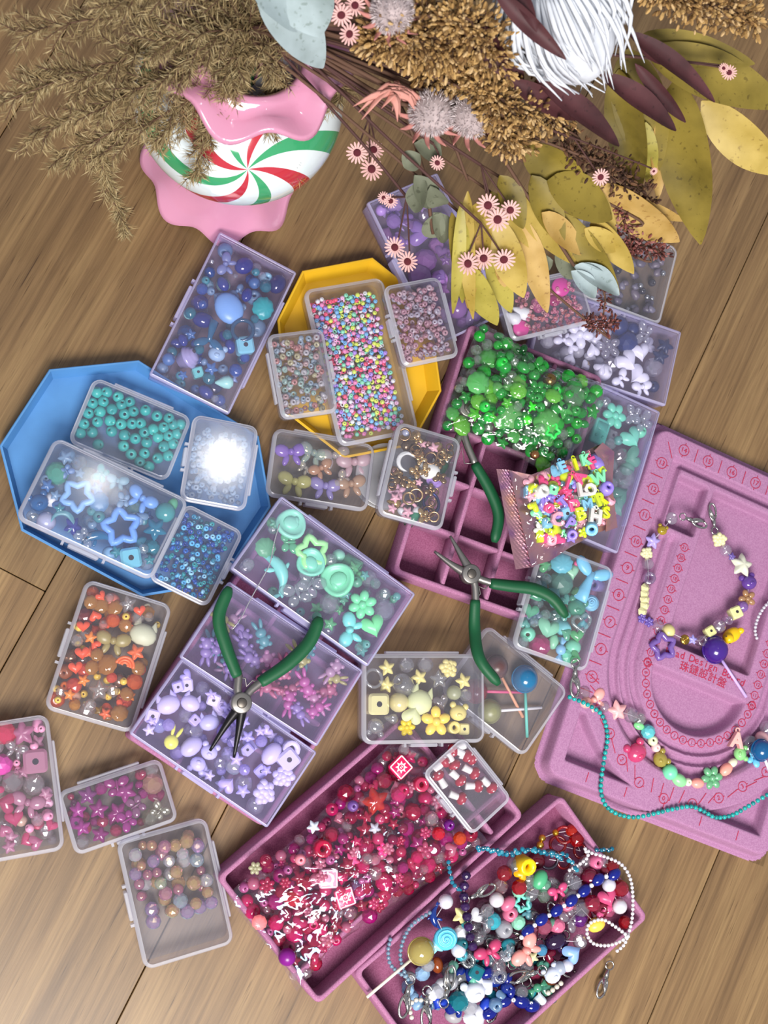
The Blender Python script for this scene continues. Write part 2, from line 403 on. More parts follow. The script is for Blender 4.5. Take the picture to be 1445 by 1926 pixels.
# ------------------------------------------------------------------ octagonal trays
def octagon(name, label, px, zrim, col, flare):
    P = [at(x, y, zrim) for x, y in px]; c = sum(P, Vector()) / len(P)
    out = ccw([((p - c).x, (p - c).y) for p in P]); n = len(out); h = zrim * cm
    root = empty(name, T(c.x, c.y, 0)); tag(root, label, 'tray')
    bot = inset(out, flare); t = .002
    m = MB(); m.prism(bot, 0, .003, .0005); obj('tray_base', m, col, root, smooth=False)
    m = MB(); rings = [(bot, 0), (out, h - .0006), (inset(out, .0006), h), (inset(out, t), h), (inset(bot, t), .003)]
    m.add([(x, y, z) for o, z in rings for x, y in o], [(r * n + i, r * n + (i + 1) % n, (r + 1) * n + (i + 1) % n, (r + 1) * n + i) for r in range(len(rings) - 1) for i in range(n)])
    obj('tray_side', m, col, root, smooth=False)
    return root
BLUE = mat('blue_card', '5088c0', .5, vary=(25, .9, 1.05), bump=(350, .12, .0004))
YEL = mat('yellow_card', 'dcac20', .48, vary=(25, .93, 1.03), bump=(350, .1, .0004))
octagon('octagonal_tray', 'sky blue octagonal tray holding four clear bead boxes', [(-1, 838), (93, 694), (261, 677), (487, 820), (510, 953), (415, 1097), (268, 1122), (40, 998)], 1.7, BLUE, .004)
octagon('octagonal_tray', 'bright yellow octagonal tray under the box of pastel seed beads', [(569, 509), (701, 484), (808, 570), (831, 735), (775, 838), (648, 862), (537, 775), (522, 602)], 1.7, YEL, .007)

# ------------------------------------------------------------------ bead design board
def board():
    TLp, BLp, BRp = at(1247, 828, 1.6), at(1030, 1447, 1.6), at(1430, 1592, 1.6)
    Y = (BLp - TLp).normalized(); X = (BRp - BLp).normalized(); d = X.dot(Y) / 2
    X, Y = (X - Y * d).normalized(), (Y - X * d).normalized(); Y = (Y - X * X.dot(Y)).normalized()
    Mb = Matrix((X, -Y, Vector((0, 0, 1)))).transposed().to_4x4(); Mb.translation = Vector((TLp.x, TLp.y, 0))
    root = empty('bead_design_board', Mb); tag(root, 'large pink velvet bead design board with red numbers and curved channels', 'bead board')
    x0, x1, y0, y1 = -.55, 22.75, -1.0, 32.75          # plateau outline, cm; y runs down the board
    res = .115
    xs = np.arange(x0 - .95, x1 + .951, res); ys = np.arange(y0 - .95, y1 + .951, res)
    GX, GY = np.meshgrid(xs, ys)
    def sdbox(x, y, ax, ay, bx, by, r):
        cx, cy = (ax + bx) / 2, (ay + by) / 2; qx = np.abs(x - cx) - (bx - ax) / 2 + r; qy = np.abs(y - cy) - (by - ay) / 2 + r
        return np.hypot(np.maximum(qx, 0), np.maximum(qy, 0)) + np.minimum(np.maximum(qx, qy), 0) - r
    def ss(a, b, v):
        t = np.clip((v - a) / (b - a), 0, 1); return t * t * (3 - 2 * t)
    CX, CY = 11.1, 19.3
    def height(x, y):
        x = np.asarray(x, float); y = np.asarray(y, float)
        z = np.full(x.shape, 1.6)
        R = np.where(y > CY, np.hypot(x - CX, (y - CY) * .985), np.abs(x - CX))   # distance from the U's axis
        ok = ss(7.8, 8.6, y)
        lanes = np.zeros(x.shape)
        for rc, ww, dep in ((7.0, .42, .75), (7.95, .42, .75), (8.95, .5, .8)):
            g = 1 - ss(ww * .55, ww * 1.15, np.abs(R - rc)); lanes = np.maximum(lanes, g * dep)
        zone = (1 - ss(9.45, 9.75, R)) * ss(6.25, 6.55, R)
        lanes = np.maximum(lanes, zone * .28)
        top = 1 - ss(.25, .55, np.abs(y - 1.35)); top = top * (np.abs(x - CX) < 9.4) * .75   # the outer lane closes along the top
        outer = (1 - ss(.3, .6, np.abs(R - 8.95))) * .8 * (y > 1.2)
        lanes = np.where(y < 8.6, np.maximum(np.maximum(lanes * ok, top), outer), lanes)
        z = z - lanes
        def pit(sd, dep, slope=.28):
            nonlocal z
            z = np.minimum(z, 1.6 - dep * (1 - ss(-slope, .04, sd)))
        pit(sdbox(x, y, 2.75, 2.35, 6.0, 7.5, .35), 1.45)
        pit(sdbox(2 * CX - x, y, 2.75, 2.35, 6.0, 7.5, .35), 1.45)
        pit(sdbox(x, y, 6.55, 2.35, 2 * CX - 6.55, 17.7, .35), 1.45)
        hc = np.maximum(np.hypot(x - CX, y - 20.0) - 5.05, 20.0 - y); pit(hc, 1.45, .6)
        for mx in (x, 2 * CX - x):
            cor = np.maximum(np.maximum(.65 - mx, y - 31.3), np.maximum(12.25 - np.hypot(mx - CX, (y - CY) * .99), -(mx - 8.5) * -1)); cor = np.maximum(cor, 26.6 - y)
            pit(cor, 1.45, .35)
        e = sdbox(x, y, x0, y0, x1, y1, 1.0)
        z = np.where(e > 0, 1.6 * (1 - ss(0, .62, e)), z)
        return np.maximum(z, np.where(e > .86, 0.0, .12))
    Z = height(GX, GY); ny, nx = Z.shape
    V = np.stack([GX.ravel() * cm, -GY.ravel() * cm, Z.ravel() * cm], 1)
    idx = np.arange(ny * nx).reshape(ny, nx)
    Fq = np.stack([idx[:-1, :-1].ravel(), idx[1:, :-1].ravel(), idx[1:, 1:].ravel(), idx[:-1, 1:].ravel()], 1)
    me = bpy.data.meshes.new('board_tray'); me.from_pydata(V.tolist(), [], Fq.tolist()); me.materials.append(flock('board_flock', '9c6c90', 'ac7ea0'))
    me.polygons.foreach_set('use_smooth', [True] * len(Fq)); me.update(); link('board_tray', me, root)
    red = mat('red_print', 'b01840', .6)
    def texmesh(s, size):
        cu = bpy.data.curves.new('t', 'FONT'); cu.body = s; cu.size = size; cu.align_x = 'CENTER'; cu.align_y = 'CENTER'; cu.extrude = .0001; cu.resolution_u = 2
        o = bpy.data.objects.new('t', cu); COL.objects.link(o); dg = bpy.context.evaluated_depsgraph_get()
        me = bpy.data.meshes.new_from_object(o.evaluated_get(dg)); bpy.data.objects.remove(o); bpy.data.curves.remove(cu); return me
    cache = {}
    def addtext(m, s, size, M):
        if (s, size) not in cache:
            t = texmesh(s, size); cache[(s, size)] = ([v.co.copy() for v in t.vertices], [tuple(p.vertices) for p in t.polygons])
        vs, fs = cache[(s, size)]; m.add([M @ v for v in vs], fs)
    def ring(m, r, t):
        k = 24; vs = []
        for j in range(k):
            a = TAU * j / k
            for rr in (r - t, r + t): vs.append((rr * math.cos(a), rr * math.sin(a), .0001))
        m.add(vs, [(2 * j, 2 * j + 1, 2 * ((j + 1) % k) + 1, 2 * ((j + 1) % k)) for j in range(k)])
    def mark(x, y, ang, s, r=.52, tick=.22, sz=None, up=False):
        m = MB(); ring(m, r * cm, .032 * cm); b0 = len(m.v)
        addtext(m, s, (sz or r * 1.28) * cm, T(0, 0, 0))
        for sg in (-1, 1): m.box((0, sg * (r + tick / 2) * cm, .0001) if up else (sg * (r + tick / 2) * cm, 0, .0001), (.06 * cm, tick * cm, .0001) if up else (tick * cm, .06 * cm, .0001))
        o = obj('number_mark', m, red, root, T(x * cm, -y * cm, float(height(x, y)) * cm + .0003) @ RZ(ang), smooth=False); return o
    def tick(x, y, ang, L=1.5):
        m = MB(); m.box((0, 0, .0001), (L * cm, .07 * cm, .0001)); obj('tick_mark', m, red, root, T(x * cm, -y * cm, float(height(x, y)) * cm + .0003) @ RZ(ang), smooth=False)
    for k in range(13, 4, -1):
        y = 2.1 + (13 - k) * 2.66; mark(.62 + .0 * k, y, 0, str(k)); tick(.5, y + 1.33, 0, 1.3)
    tick(1.0, .6, -PI / 4 - .2, 1.6)
    for i, k in enumerate((14, 15, 16, 17, 16, 15, 14)): mark(2.35 + 2.68 * i, .05, 0, str(k), up=True); tick(3.7 + 2.68 * i, .05, PI / 2, 1.3)
    mark_outer = [(1.9, 25.6, '4', .5), (4.0, 27.6, '3', .75), (5.9, 29.4, '2', .95), (8.2, 30.75, '1', 1.2), (11.0, 31.3, '0', PI / 2), (13.9, 30.8, '1', 1.9), (16.3, 29.4, '2', 2.2), (18.3, 27.6, '3', 2.4), (20.2, 25.5, '4', 2.6)]
    for x, y, s, a in mark_outer: mark(x, y, a - PI / 2 + .0, s, .46, .14)
    for k in range(26):                                   # plain ticks between the numbers round the bottom curve
        a = PI * (.12 + .76 * k / 25); x = CX - 11.0 * math.cos(a); y = CY + 11.35 * math.sin(a)
        if min(math.hypot(x - q[0], y - q[1]) for q in mark_outer) > .62: tick(x, y, PI - a if a else 0, 1.3)
    for sx in range(5): tick(3.2 + 4.0 * sx, 32.0, PI / 2 + .0, .9)
    for k in range(21, 9, -1): mark(5.42, 8.75 + (21 - k) * 1.045, 0, str(k), .37, .18); mark(2 * CX - 5.42, 8.75 + (21 - k) * 1.045, 0, str(k), .37, .18)
    for k in range(0, 10):
        for sg in ((-1, 1) if k else (1,)):
            a = k / 9.6 * PI / 2; x = CX + sg * 5.75 * math.sin(a); y = CY + .25 + 6.1 * math.cos(a)
            mark(x, y, sg * a if k < 7 else sg * a, str(k), .36, .12)
    m = MB()
    s = 'Bead Design Board'
    adv = .52
    for i, ch in enumerate(s):
        if ch == ' ': continue
        u = (i - 8) / 8; addtext(m, ch, .0098, T((CX + u * 4.1) * cm, -(18.25 + .28 * u * u) * cm, 0) @ RZ(-u * .12))
    for i, ch in enumerate('珠鏈設計盤'):
        u = (i - 2); addtext(m, ch, .0100, T((CX + u * 1.02) * cm, -(19.22 + .02 * u * u) * cm, 0) @ RZ(-u * .03))
    obj('board_title', m, red, root, T(0, 0, 1.6 * cm + .0003), smooth=False)['label'] = 'red lettering on the board'
    return root, Mb, height
board_root, MBOARD, bheight = board()

# ------------------------------------------------------------------ clear plastic boxes
CLEAR = film('clear_plastic', 'fcfcfd', .035, 'd8d8e6', .035, .5, .10)
CLEARF = film('clear_floor', 'f8f8fb', .16, 'cfcfdf', .03, .4, .3)
CLEARW = film('clear_wall', 'f6f6fa', .12, 'd8d8e8', .05, .5, .15)
RIM = film('clear_rim', 'f8f8fc', .46, 'eeeef8', .06, .5, .22)
LILAC = film('lilac_plastic', 'fdfcff', .05, 'd8d0f4', .035, .5, .12)
LILACF = film('lilac_floor', 'f8f6fd', .26, 'cabff2', .03, .4, .3)
LILACW = film('lilac_wall', 'f8f6fe', .26, 'd8d0fa', .05, .5, .2)
LRIM = film('lilac_rim', 'f6f4fd', .62, 'dcd6fc', .06, .5, .25)
class Box: pass
def shell(m, w, l, r, z0, z1, t, cap, bev=.0015, k=5):
    """thin-walled tray; cap 'bottom' or 'top' is closed"""
    o = rrect(w, l, r, k); i_ = rrect(w - 2 * t, l - 2 * t, max(r - t, .0006), k); n = len(o)
    ob = rrect(w - 2 * bev, l - 2 * bev, max(r - bev, .0006), k)
    if cap == 'bottom': rings = [(ob, z0), (o, z0 + bev), (o, z1), (i_, z1), (i_, z0 + t)]
    else: rings = [(ob, z1), (o, z1 - bev), (o, z0), (i_, z0), (i_, z1 - t)]
    vs = [(x, y, z) for q, z in rings for x, y in q]
    fs = [(a * n + j, a * n + (j + 1) % n, (a + 1) * n + (j + 1) % n, (a + 1) * n + j) for a in range(4) for j in range(n)]
    if cap == 'top': fs = [f[::-1] for f in fs]
    m.add(vs, fs)
    top = tuple(range(n - 1, -1, -1)); inn = tuple(4 * n + j for j in range(n))
    return n, top, inn
def clear_box(label, quad, ztop, H, style='round', size=None, group='clear plastic bead boxes', latch='l', hinge=True):
    """quad: the lid's corners in the photo; ztop, H in cm"""
    M, w, l = frame(quad, ztop)
    if size: w, l = (size if (w > l) == (size[0] > size[1]) else size[::-1])
    h = H * cm; R = M @ T(0, 0, -h)
    b = Box(); b.M = R; b.Mi = R.inverted(); b.w, b.l, b.h = w, l, h; b.circ = []; b.n = 0
    lil = style == 'square'
    r = .0022 if lil else min(.0085, .14 * min(w, l))
    fm, wm, rm = (LILAC, LILACW, LRIM) if lil else (CLEAR, CLEARW, RIM)
    root = empty('bead_box', R); tag(root, label, 'box', 'long lilac bead boxes' if lil else group); b.root = root
    t = .0011; ov = .0012
    hs = h * .60
    # body
    m = MB(); n, top, inn = shell(m, w - 2 * ov, l - 2 * ov, max(r - ov, .001), 0, hs + .004, t, 'bottom')
    m.m = 1; m.add([m.v[i] for i in top], [tuple(range(n))])
    obj('box_body', m, [wm, LILACF if lil else CLEARF], root)
    # lid: skirt with a rounded edge, clear top panel
    m = MB(); bev = .0016 if lil else .0028
    o = rrect(w, l, r, 5); i_ = rrect(w - 2 * t, l - 2 * t, max(r - t, .0006), 5); n = len(o)
    ob = rrect(w - 1.0 * bev, l - 1.0 * bev, max(r - bev * .5, .0007), 5); oc = rrect(w - 2.4 * bev, l - 2.4 * bev, max(r - bev * 1.2, .0006), 5)
    rings = [(i_, hs + .0045), (o, hs + .0045), (o, h - bev), (ob, h - bev * .25), (oc, h)]
    m.add([(x, y, z) for q, z in rings for x, y in q], [(a * n + j, a * n + (j + 1) % n, (a + 1) * n + (j + 1) % n, (a + 1) * n + j) for a in range(4) for j in range(n)])
    lid = obj('lid', m, rm, root)
    m = MB(); m.prism(oc, h - t, h - .0001); obj('lid_panel', m, fm, lid, smooth=False)
    # latch and hinge nubs on the long sides
    if latch:
        L = max(w, l); along_x = w >= l
        for side, name in ((1, 'latch'), (-1, 'hinge')):
            if name == 'hinge' and not hinge: continue
            sd = side * (1 if latch in 'lt' else -1)
            m = MB()
            if name == 'latch': m.prism(rrect(L * .22, .0030, .0008, 1), h * .42, h - .0012, .0005)
            else: m.prism(rrect(L * .60, .0022, .0006, 1), h * .50, h * .80, .0005)
            if name == 'latch':
                for s in (-1, 1): m.box((s * L * .15, 0, h * .72), (.0022, .0032, h * .3))
            Mx = (T(0, -sd * (l / 2 + .0012), 0) if along_x else T(-sd * (w / 2 + .0012), 0, 0) @ RZ(PI / 2))
            obj(name, m, rm, root, Mx, smooth=False)
    b.rm = rm
    return b
def bloc(b, x, y, zl=.006):
    """box coordinates of what shows at pixel x, y at height zl (m) above the box's floor"""
    o = b.Mi @ CAM; d = (b.Mi.to_3x3() @ ray(x, y)); t = (zl - o.z) / d.z; return o + d * t
SQ = (.142, .075)
BX = {}
BX['A'] = clear_box('long lilac box of deep and pale blue beads standing below the striped vase', [(412, 437), (558, 513), (428, 777), (287, 703)], 2.6, 2.5, 'square', SQ)
BX['B'] = clear_box('long frosted box packed with tiny pastel seed beads on the yellow tray', [(570, 550), (718, 521), (793, 812), (640, 833)], 2.7, 2.1, 'round', SQ)
BX['C'] = clear_box('small rounded box of pale pink frosted seed beads at the yellow tray', [(723, 539), (830, 517), (863, 668), (758, 695)], 4.3, 1.7, latch='l')
BX['D'] = clear_box('small rounded box of mixed milky seed beads left of the pastel seeds', [(506, 630), (606, 615), (641, 775), (527, 790)], 4.3, 1.9, latch='r')
BX['E'] = clear_box('clear box of round turquoise beads in the blue octagonal tray', [(176, 705), (366, 787), (312, 905), (128, 834)], 2.2, 1.8)
BX['F'] = clear_box('large clear box of assorted pale blue charms over the blue tray rim', [(108, 816), (352, 943), (290, 1096), (26, 974)], 4.2, 2.4)
BX['G'] = clear_box('clear box of frosted ice blue seed beads with a bright glare on its lid', [(365, 780), (485, 800), (465, 968), (337, 936)], 3.5, 1.7)
BX['H'] = clear_box('clear box of sparkling aqua and blue glass seed beads on the tray corner', [(350, 945), (459, 1000), (391, 1147), (279, 1087)], 3.6, 1.7, latch='r')
BX['I'] = clear_box('clear box of pastel bow beads in the middle of the floor', [(516, 804), (708, 835), (692, 965), (499, 931)], 2.1, 2.0)
BX['J'] = clear_box('clear box of gold metal charms resting on the pink tray corner', [(750, 793), (871, 825), (832, 1003), (709, 965)], 5.0, 1.9, latch='r')
BX['K'] = clear_box('long lilac box of mint green charms lying on the hidden pink tray', [(532, 940), (773, 1115), (690, 1256), (445, 1062)], 5.7, 2.5, 'square', SQ)
BX['L'] = clear_box('long lilac box of translucent bunny beads, middle of three under the pliers', [(430, 1092), (685, 1262), (595, 1407), (340, 1235)], 5.4, 2.4, 'square')
BX['M'] = clear_box('long lilac box of purple beads and a yellow bunny, lowest of three', [(345, 1242), (597, 1411), (505, 1560), (240, 1377)], 5.4, 2.4, 'square')
BX['N'] = clear_box('clear box of orange and amber beads on the bare floorboards', [(168, 1092), (326, 1136), (251, 1381), (75, 1332)], 2.6, 2.5)
BX['O'] = clear_box('clear box of pink beads cut off by the left edge', [(-70, 1372), (95, 1338), (118, 1597), (-52, 1634)], 2.6, 2.5)
BX['P'] = clear_box('clear box of magenta star and butterfly beads beside the pink one', [(107, 1493), (305, 1422), (333, 1541), (144, 1615)], 2.2, 2.1)
BX['Q'] = clear_box('clear box of shimmering iridescent crystal beads, nearest the bottom left', [(218, 1582), (391, 1537), (440, 1772), (273, 1831)], 2.4, 2.3)
BX['R'] = clear_box('clear box of pale yellow stars and flowers above the red bead bag', [(683, 1229), (911, 1231), (915, 1397), (681, 1401)], 4.8, 2.3)
BX['S'] = clear_box('clear box holding four small lollipop charms', [(918, 1170), (1072, 1300), (985, 1428), (832, 1300)], 2.2, 2.0)
BX['T'] = clear_box('clear box of aqua and mint charms against the bead board', [(1015, 1021), (1166, 1068), (1097, 1267), (969, 1215)], 4.2, 2.2)
BX['U'] = clear_box('clear box of red toadstool beads on the red bead bag', [(873, 1392), (963, 1500), (890, 1570), (798, 1455)], 5.2, 1.8, size=(.048, .069))
BX['V'] = clear_box('long lilac box of white and navy beads below the yellow leaves', [(1022, 545), (1286, 629), (1250, 759), (1002, 668)], 2.6, 2.5, 'square', SQ)
BX['W'] = clear_box('long lilac box of lavender crystal beads under the drooping flowers', [(688, 386), (828, 322), (960, 585), (812, 650)], 2.6, 2.5, 'square', SQ)
BX['X'] = clear_box('long lilac box of seafoam beads between green bag and bead board', [(1112, 722), (1254, 780), (1166, 1036), (1023, 980)], [3.3, 2.7, 2.7, 3.3], 2.4, 'square', SQ)
BX['Y'] = clear_box('clear box of grey amethyst chips behind the yellow leaves', [(1098, 400), (1287, 462), (1238, 605), (1052, 548)], 2.4, 2.3)
BX['Z'] = clear_box('clear box of pink seed beads and white ribbon on the lilac box', [(935, 540), (1092, 510), (1119, 604), (965, 645)], 4.6, 1.8)
# ------------------------------------------------------------------ bead shapes (unit width, lying flat)
HOLE = mat('bead_hole', '2a2230', .8)
def polar(f, n): return [(f(TAU * i / n) * math.cos(TAU * i / n), f(TAU * i / n) * math.sin(TAU * i / n)) for i in range(n)]
def starpts(inner=.52, r=.5, n=40):
    def f(a):
        q = (a - PI / 2) / (TAU / 5); d = abs(q - round(q)) * 2          # 0 at a tip, 1 in a notch
        d = math.sqrt(d * d + .01); return r * inner / (inner + (1 - inner) * (1 - d)) * 1.0 if False else r * (1 / (1 + (1 / inner - 1) * d))
    return polar(f, n)
def flowerpts(k, dip=.28, n=48): return polar(lambda a: .5 * (1 - dip / 2 + dip / 2 * math.cos(k * a)), n)
def heartpts(n=32):
    p = []
    for i in range(n):
        t = TAU * i / n; p.append((.031 * 16 * math.sin(t) ** 3, .031 * (13 * math.cos(t) - 5 * math.cos(2 * t) - 2 * math.cos(3 * t) - math.cos(4 * t)) + .04))
    return ccw(p)
def rotM(ax, a): return Matrix.Rotation(a, 4, ax)
HZ = {}
SMOOTH = {}
def build_shape(k):
    m = MB(); hz = .3; sm = True
    if k in ('round', 'seed', 'barrel', 'tube'):
        if k == 'round':
            pr = [(.5 * math.sin(a), .5 * math.cos(a)) for a in [.28 + (PI - .56) * i / 7 for i in range(8)]]; hz = .5; seg = 14
        elif k == 'seed': pr = [(.27 + .23 * math.cos(a), .30 * math.sin(a)) for a in [2.1 - 4.2 * i / 7 for i in range(8)]]; hz = .3; seg = 12
        elif k == 'barrel': pr = [(.16, .5), (.36, .5), (.46, .3), (.5, 0), (.46, -.3), (.36, -.5), (.16, -.5)]; hz = .5; seg = 12
        else: pr = [(.2, .5), (.42, .5), (.46, .46), (.46, -.46), (.42, -.5), (.2, -.5)]; hz = .5; seg = 12
        pr = pr[::-1]; m.lathe(pr, seg, closed=True)
    elif k == 'pearl': m.ell((0, 0, 0), .5, 16, 10); hz = .5
    elif k == 'facet':
        rows = [(.20, .43), (.40, .30), (.5, .06), (.5, -.06), (.40, -.30), (.20, -.43)]; sg_ = 9; vs = []; fs = []
        for i, (r, z) in enumerate(rows):
            for j in range(sg_): a = TAU * (j + .5 * (i % 2)) / sg_; vs.append((r * math.cos(a), r * math.sin(a), z))
        for i in range(5):
            for j in range(sg_):
                a, b, c, d = i * sg_ + j, i * sg_ + (j + 1) % sg_, (i + 1) * sg_ + j, (i + 1) * sg_ + (j + 1) % sg_
                fs += ([(a, c, b), (b, c, d)] if i % 2 == 0 else [(a, c, d), (a, d, b)])
        fs.append(tuple(range(sg_))); fs.append(tuple(5 * sg_ + j for j in range(sg_ - 1, -1, -1))); m.add(vs, fs); hz = .46; sm = False
    elif k in ('pebble', 'chip'):
        bm = bmesh.new(); bmesh.ops.create_icosphere(bm, subdivisions=2, radius=.5)
        for v in bm.verts:
            v.co *= .85 + .3 * noise.noise(v.co * 3 + Vector((4, 1, 2))); v.co.z *= .6; v.co.y *= .75
        m.add([v.co.copy() for v in bm.verts], [tuple(v.index for v in f.verts) for f in bm.faces]); bm.free(); hz = .27
    elif k == 'oval': m.ell((0, 0, 0), (.5, .36, .34), 14, 9); hz = .34
    elif k == 'egg': m.ell((0, 0, 0), (.42, .5, .22), 20, 12); hz = .22
    elif k == 'bicone': m.lathe([(.08, -.4), (.5, 0), (.08, .4)], 7); m.lathe([(.08, .4), (0, .4)], 7); sm = False; hz = .38
    elif k == 'cube':
        m.prism(rrect(.86, .86, .16, 3), -.4, .4, .1); m.m = 1; m.lathe([(0, .401), (.12, .402)][::-1], 10); m.m = 0; hz = .4; sm = False
    elif k == 'star': m.puffy(starpts(.5), .2, 3); hz = .2
    elif k in ('starframe', 'ring', 'heartframe'):
        o = starpts(.56) if k == 'starframe' else polar(lambda a: .5, 28) if k == 'ring' else heartpts()
        n = len(o); path = [Vector((x * .86, y * .86, 0)) for x, y in o]; vs = []
        for i in range(n):
            t = (path[(i + 1) % n] - path[i - 1]).normalized(); w = Vector((t.y, -t.x, 0))
            for j in range(7):
                a = TAU * j / 7; vs.append(path[i] + w * (.085 * math.cos(a)) + Vector((0, 0, .1 * math.sin(a))))
        m.add(vs, [(i * 7 + j, ((i + 1) % n) * 7 + j, ((i + 1) % n) * 7 + (j + 1) % 7, i * 7 + (j + 1) % 7) for i in range(n) for j in range(7)]); hz = .1
    elif k in ('flower5', 'flower6'):
        q = int(k[-1])
        for i in range(q):
            a = TAU * i / q; m.ell((.29 * math.cos(a), .29 * math.sin(a), 0), (.22, .17, .14), 10, 6, RZ(a).to_3x3())
        m.ell((0, 0, .05), (.15, .15, .14), 10, 6); hz = .14
    elif k == 'heart': m.puffy(heartpts(), .24, 3); hz = .24
    elif k == 'bow':
        for s in (-1, 1):
            m.ell((s * .27, .05, 0), (.25, .2, .15), 12, 7, RZ(s * .35).to_3x3()); m.ell((s * .17, -.24, -.02), (.1, .2, .08), 10, 6, RZ(s * .45).to_3x3())
        m.ell((0, 0, .05), (.1, .12, .16), 10, 6); hz = .17
    elif k == 'bunny':
        m.ell((0, .02, 0), (.2, .18, .16), 12, 7); m.ell((0, -.28, -.01), (.19, .22, .15), 12, 7)
        for s in (-1, 1):
            m.ell((s * .11, .32, 0), (.07, .2, .08), 10, 6, RZ(-s * .25).to_3x3()); m.ell((s * .2, -.2, .03), (.08, .08, .08), 8, 5); m.ell((s * .15, -.43, .02), (.1, .09, .09), 8, 5)
        hz = .15
    elif k == 'bunnyhead':
        m.ell((0, -.18, 0), (.3, .3, .2), 14, 8)
        for s in (-1, 1): m.ell((s * .14, .28, 0), (.08, .26, .09), 10, 6, RZ(-s * .2).to_3x3())
        hz = .2
    elif k == 'bear':
        m.ell((0, -.02, 0), (.38, .34, .28), 14, 9)
        for s in (-1, 1): m.ell((s * .28, .28, 0), (.15, .15, .13), 10, 6)
        m.ell((0, -.1, .22), (.14, .1, .1), 10, 6); hz = .3
    elif k == 'cat':
        m.ell((0, -.05, 0), (.45, .36, .3), 14, 9)
        for s in (-1, 1): m.lathe([(.0, .22), (.13, 0), (.15, -.1)][::-1], 8); m.xf(T(s * .26, .24, 0) @ rotM('X', -PI / 2) @ S3(1, .8, 1), len(m.v) - 24)
        hz = .3
    elif k == 'butterfly':
        for s in (-1, 1):
            m.ell((s * .26, .16, 0), (.26, .2, .09), 12, 6, RZ(s * .5).to_3x3()); m.ell((s * .2, -.2, 0), (.2, .17, .09), 12, 6, RZ(-s * .5).to_3x3())
        m.ell((0, 0, .03), (.06, .3, .09), 8, 6); hz = .12
    elif k == 'shell':
        vs = []; n = 22; R_ = 5
        for r in range(R_ + 1):
            for i in range(n):
                a = TAU * i / n; q = r / R_; rad = .5 * q * (1 + .05 * math.cos(9 * a)); zz = .22 * math.sqrt(max(0, 1 - q * q)) + .025 * q * math.cos(9 * a)
                vs.append((rad * math.cos(a), rad * math.sin(a) * .92 - .1 * (1 - q), zz))
        fs = [(r * n + i, r * n + (i + 1) % n, (r + 1) * n + (i + 1) % n, (r + 1) * n + i) for r in range(R_) for i in range(n)]
        m.add(vs, [f[::-1] for f in fs]); m.add([(x, y, -.06 - z * .6) for x, y, z in vs], fs); hz = .2
    elif k == 'cameo':
        m.lathe([(0, -.09), (.44, -.09), (.5, -.03), (.48, .07), (.40, .09), (.37, .04), (.2, .04), (0, .05)], 24, wob=lambda r, z, a, i: (r * (1 + (.04 * math.cos(3 * a + 1) if r > .3 else 0)), z))
        m.ell((.02, .02, .05), (.22, .26, .08), 12, 6); m.ell((.1, -.14, .05), (.16, .1, .06), 10, 5); hz = .1
    elif k == 'cupcake':
        m.lathe([(0, -.42), (.3, -.42), (.42, -.05), (.5, 0), (.46, .12), (.4, .14), (.4, .24), (.3, .26), (.28, .36), (.12, .4), (0, .42)], 18); m.m = 1; m.ell((.12, .1, .38), .09, 8, 5); m.m = 0; hz = .42
    elif k == 'dolphin':
        pth = smooth_path([(-.5, -.1, 0), (-.25, .08, 0), (.05, .12, 0), (.3, .02, 0), (.48, -.18, 0)], 12)
        m.tube(pth, [.02, .06, .1, .13, .15, .155, .15, .13, .1, .07, .05, .02], 10)
        m.ell((.02, .28, 0), (.05, .12, .03), 8, 5, RZ(.5).to_3x3()); m.ell((-.1, -.12, .05), (.06, .14, .03), 8, 5, RZ(-.5).to_3x3())
        for s in (-1, 1): m.ell((.5, -.2 + s * .08, 0), (.05, .13, .03), 8, 5, RZ(s * .6 + .5).to_3x3())
        m.m = 1; m.ell((-.34, .06, .11), .025, 6, 4); m.m = 0; hz = .15
    elif k == 'tail':
        for s in (-1, 1): m.ell((s * .24, .3, 0), (.27, .14, .09), 14, 7, RZ(s * .55).to_3x3())
        m.tube([(0, .25, 0), (0, .05, 0), (-.02, -.2, 0), (-.05, -.45, 0)], [(.08, .08), (.09, .08), (.15, .1), (.2, .1)], 10); hz = .1
    elif k == 'moon':
        o = []
        for i in range(15): a = -2.2 + 4.4 * i / 14; o.append((.5 * math.cos(a), .5 * math.sin(a)))
        for i in range(1, 14): a = 1.9 - 3.8 * i / 14; o.append((.38 * math.cos(a) - .1, .38 * math.sin(a)))
        m.prism(ccw(o), -.11, .11, .04); hz = .11
    elif k == 'candy':
        m.ell((0, 0, 0), (.22, .22, .2), 12, 8)
        for s in (-1, 1):
            m.lathe([(.04, 0), (.2, .3), (.0, .26)], 10, wob=lambda r, z, a, i: (r * (1 + .2 * math.cos(5 * a)), z)); m.xf(T(s * .18, 0, 0) @ rotM('Y', s * PI / 2) @ S3(1, .6, 1) if False else T(s * .18, 0, 0) @ rotM('Y', s * PI / 2), len(m.v) - 30)
        hz = .2
    elif k == 'rainbow':
        for i, r in enumerate((.44, .3, .17)):
            m.tube([(r * math.cos(a), r * math.sin(a) - .18, 0) for a in [PI * j / 12 for j in range(13)]], .075, 8)
        hz = .08
    elif k == 'drop': m.lathe([(0, -.3), (.18, -.27), (.3, -.1), (.26, .12), (.1, .4), (.04, .5), (0, .5)], 12); m.xf(rotM('X', -PI / 2)); hz = .28
    elif k == 'disc': m.lathe([(0, -.1), (.46, -.1), (.5, 0), (.46, .1), (0, .1)], 20); hz = .1
    elif k == 'lump':
        for i in range(14):
            a = i * 2.4; r = .36 * math.sqrt(i / 14); m.ell((r * math.cos(a), r * math.sin(a), .1 * (1 - r * 2)), (.17, .17, .16), 8, 6)
        hz = .24
    elif k == 'blockcharm':
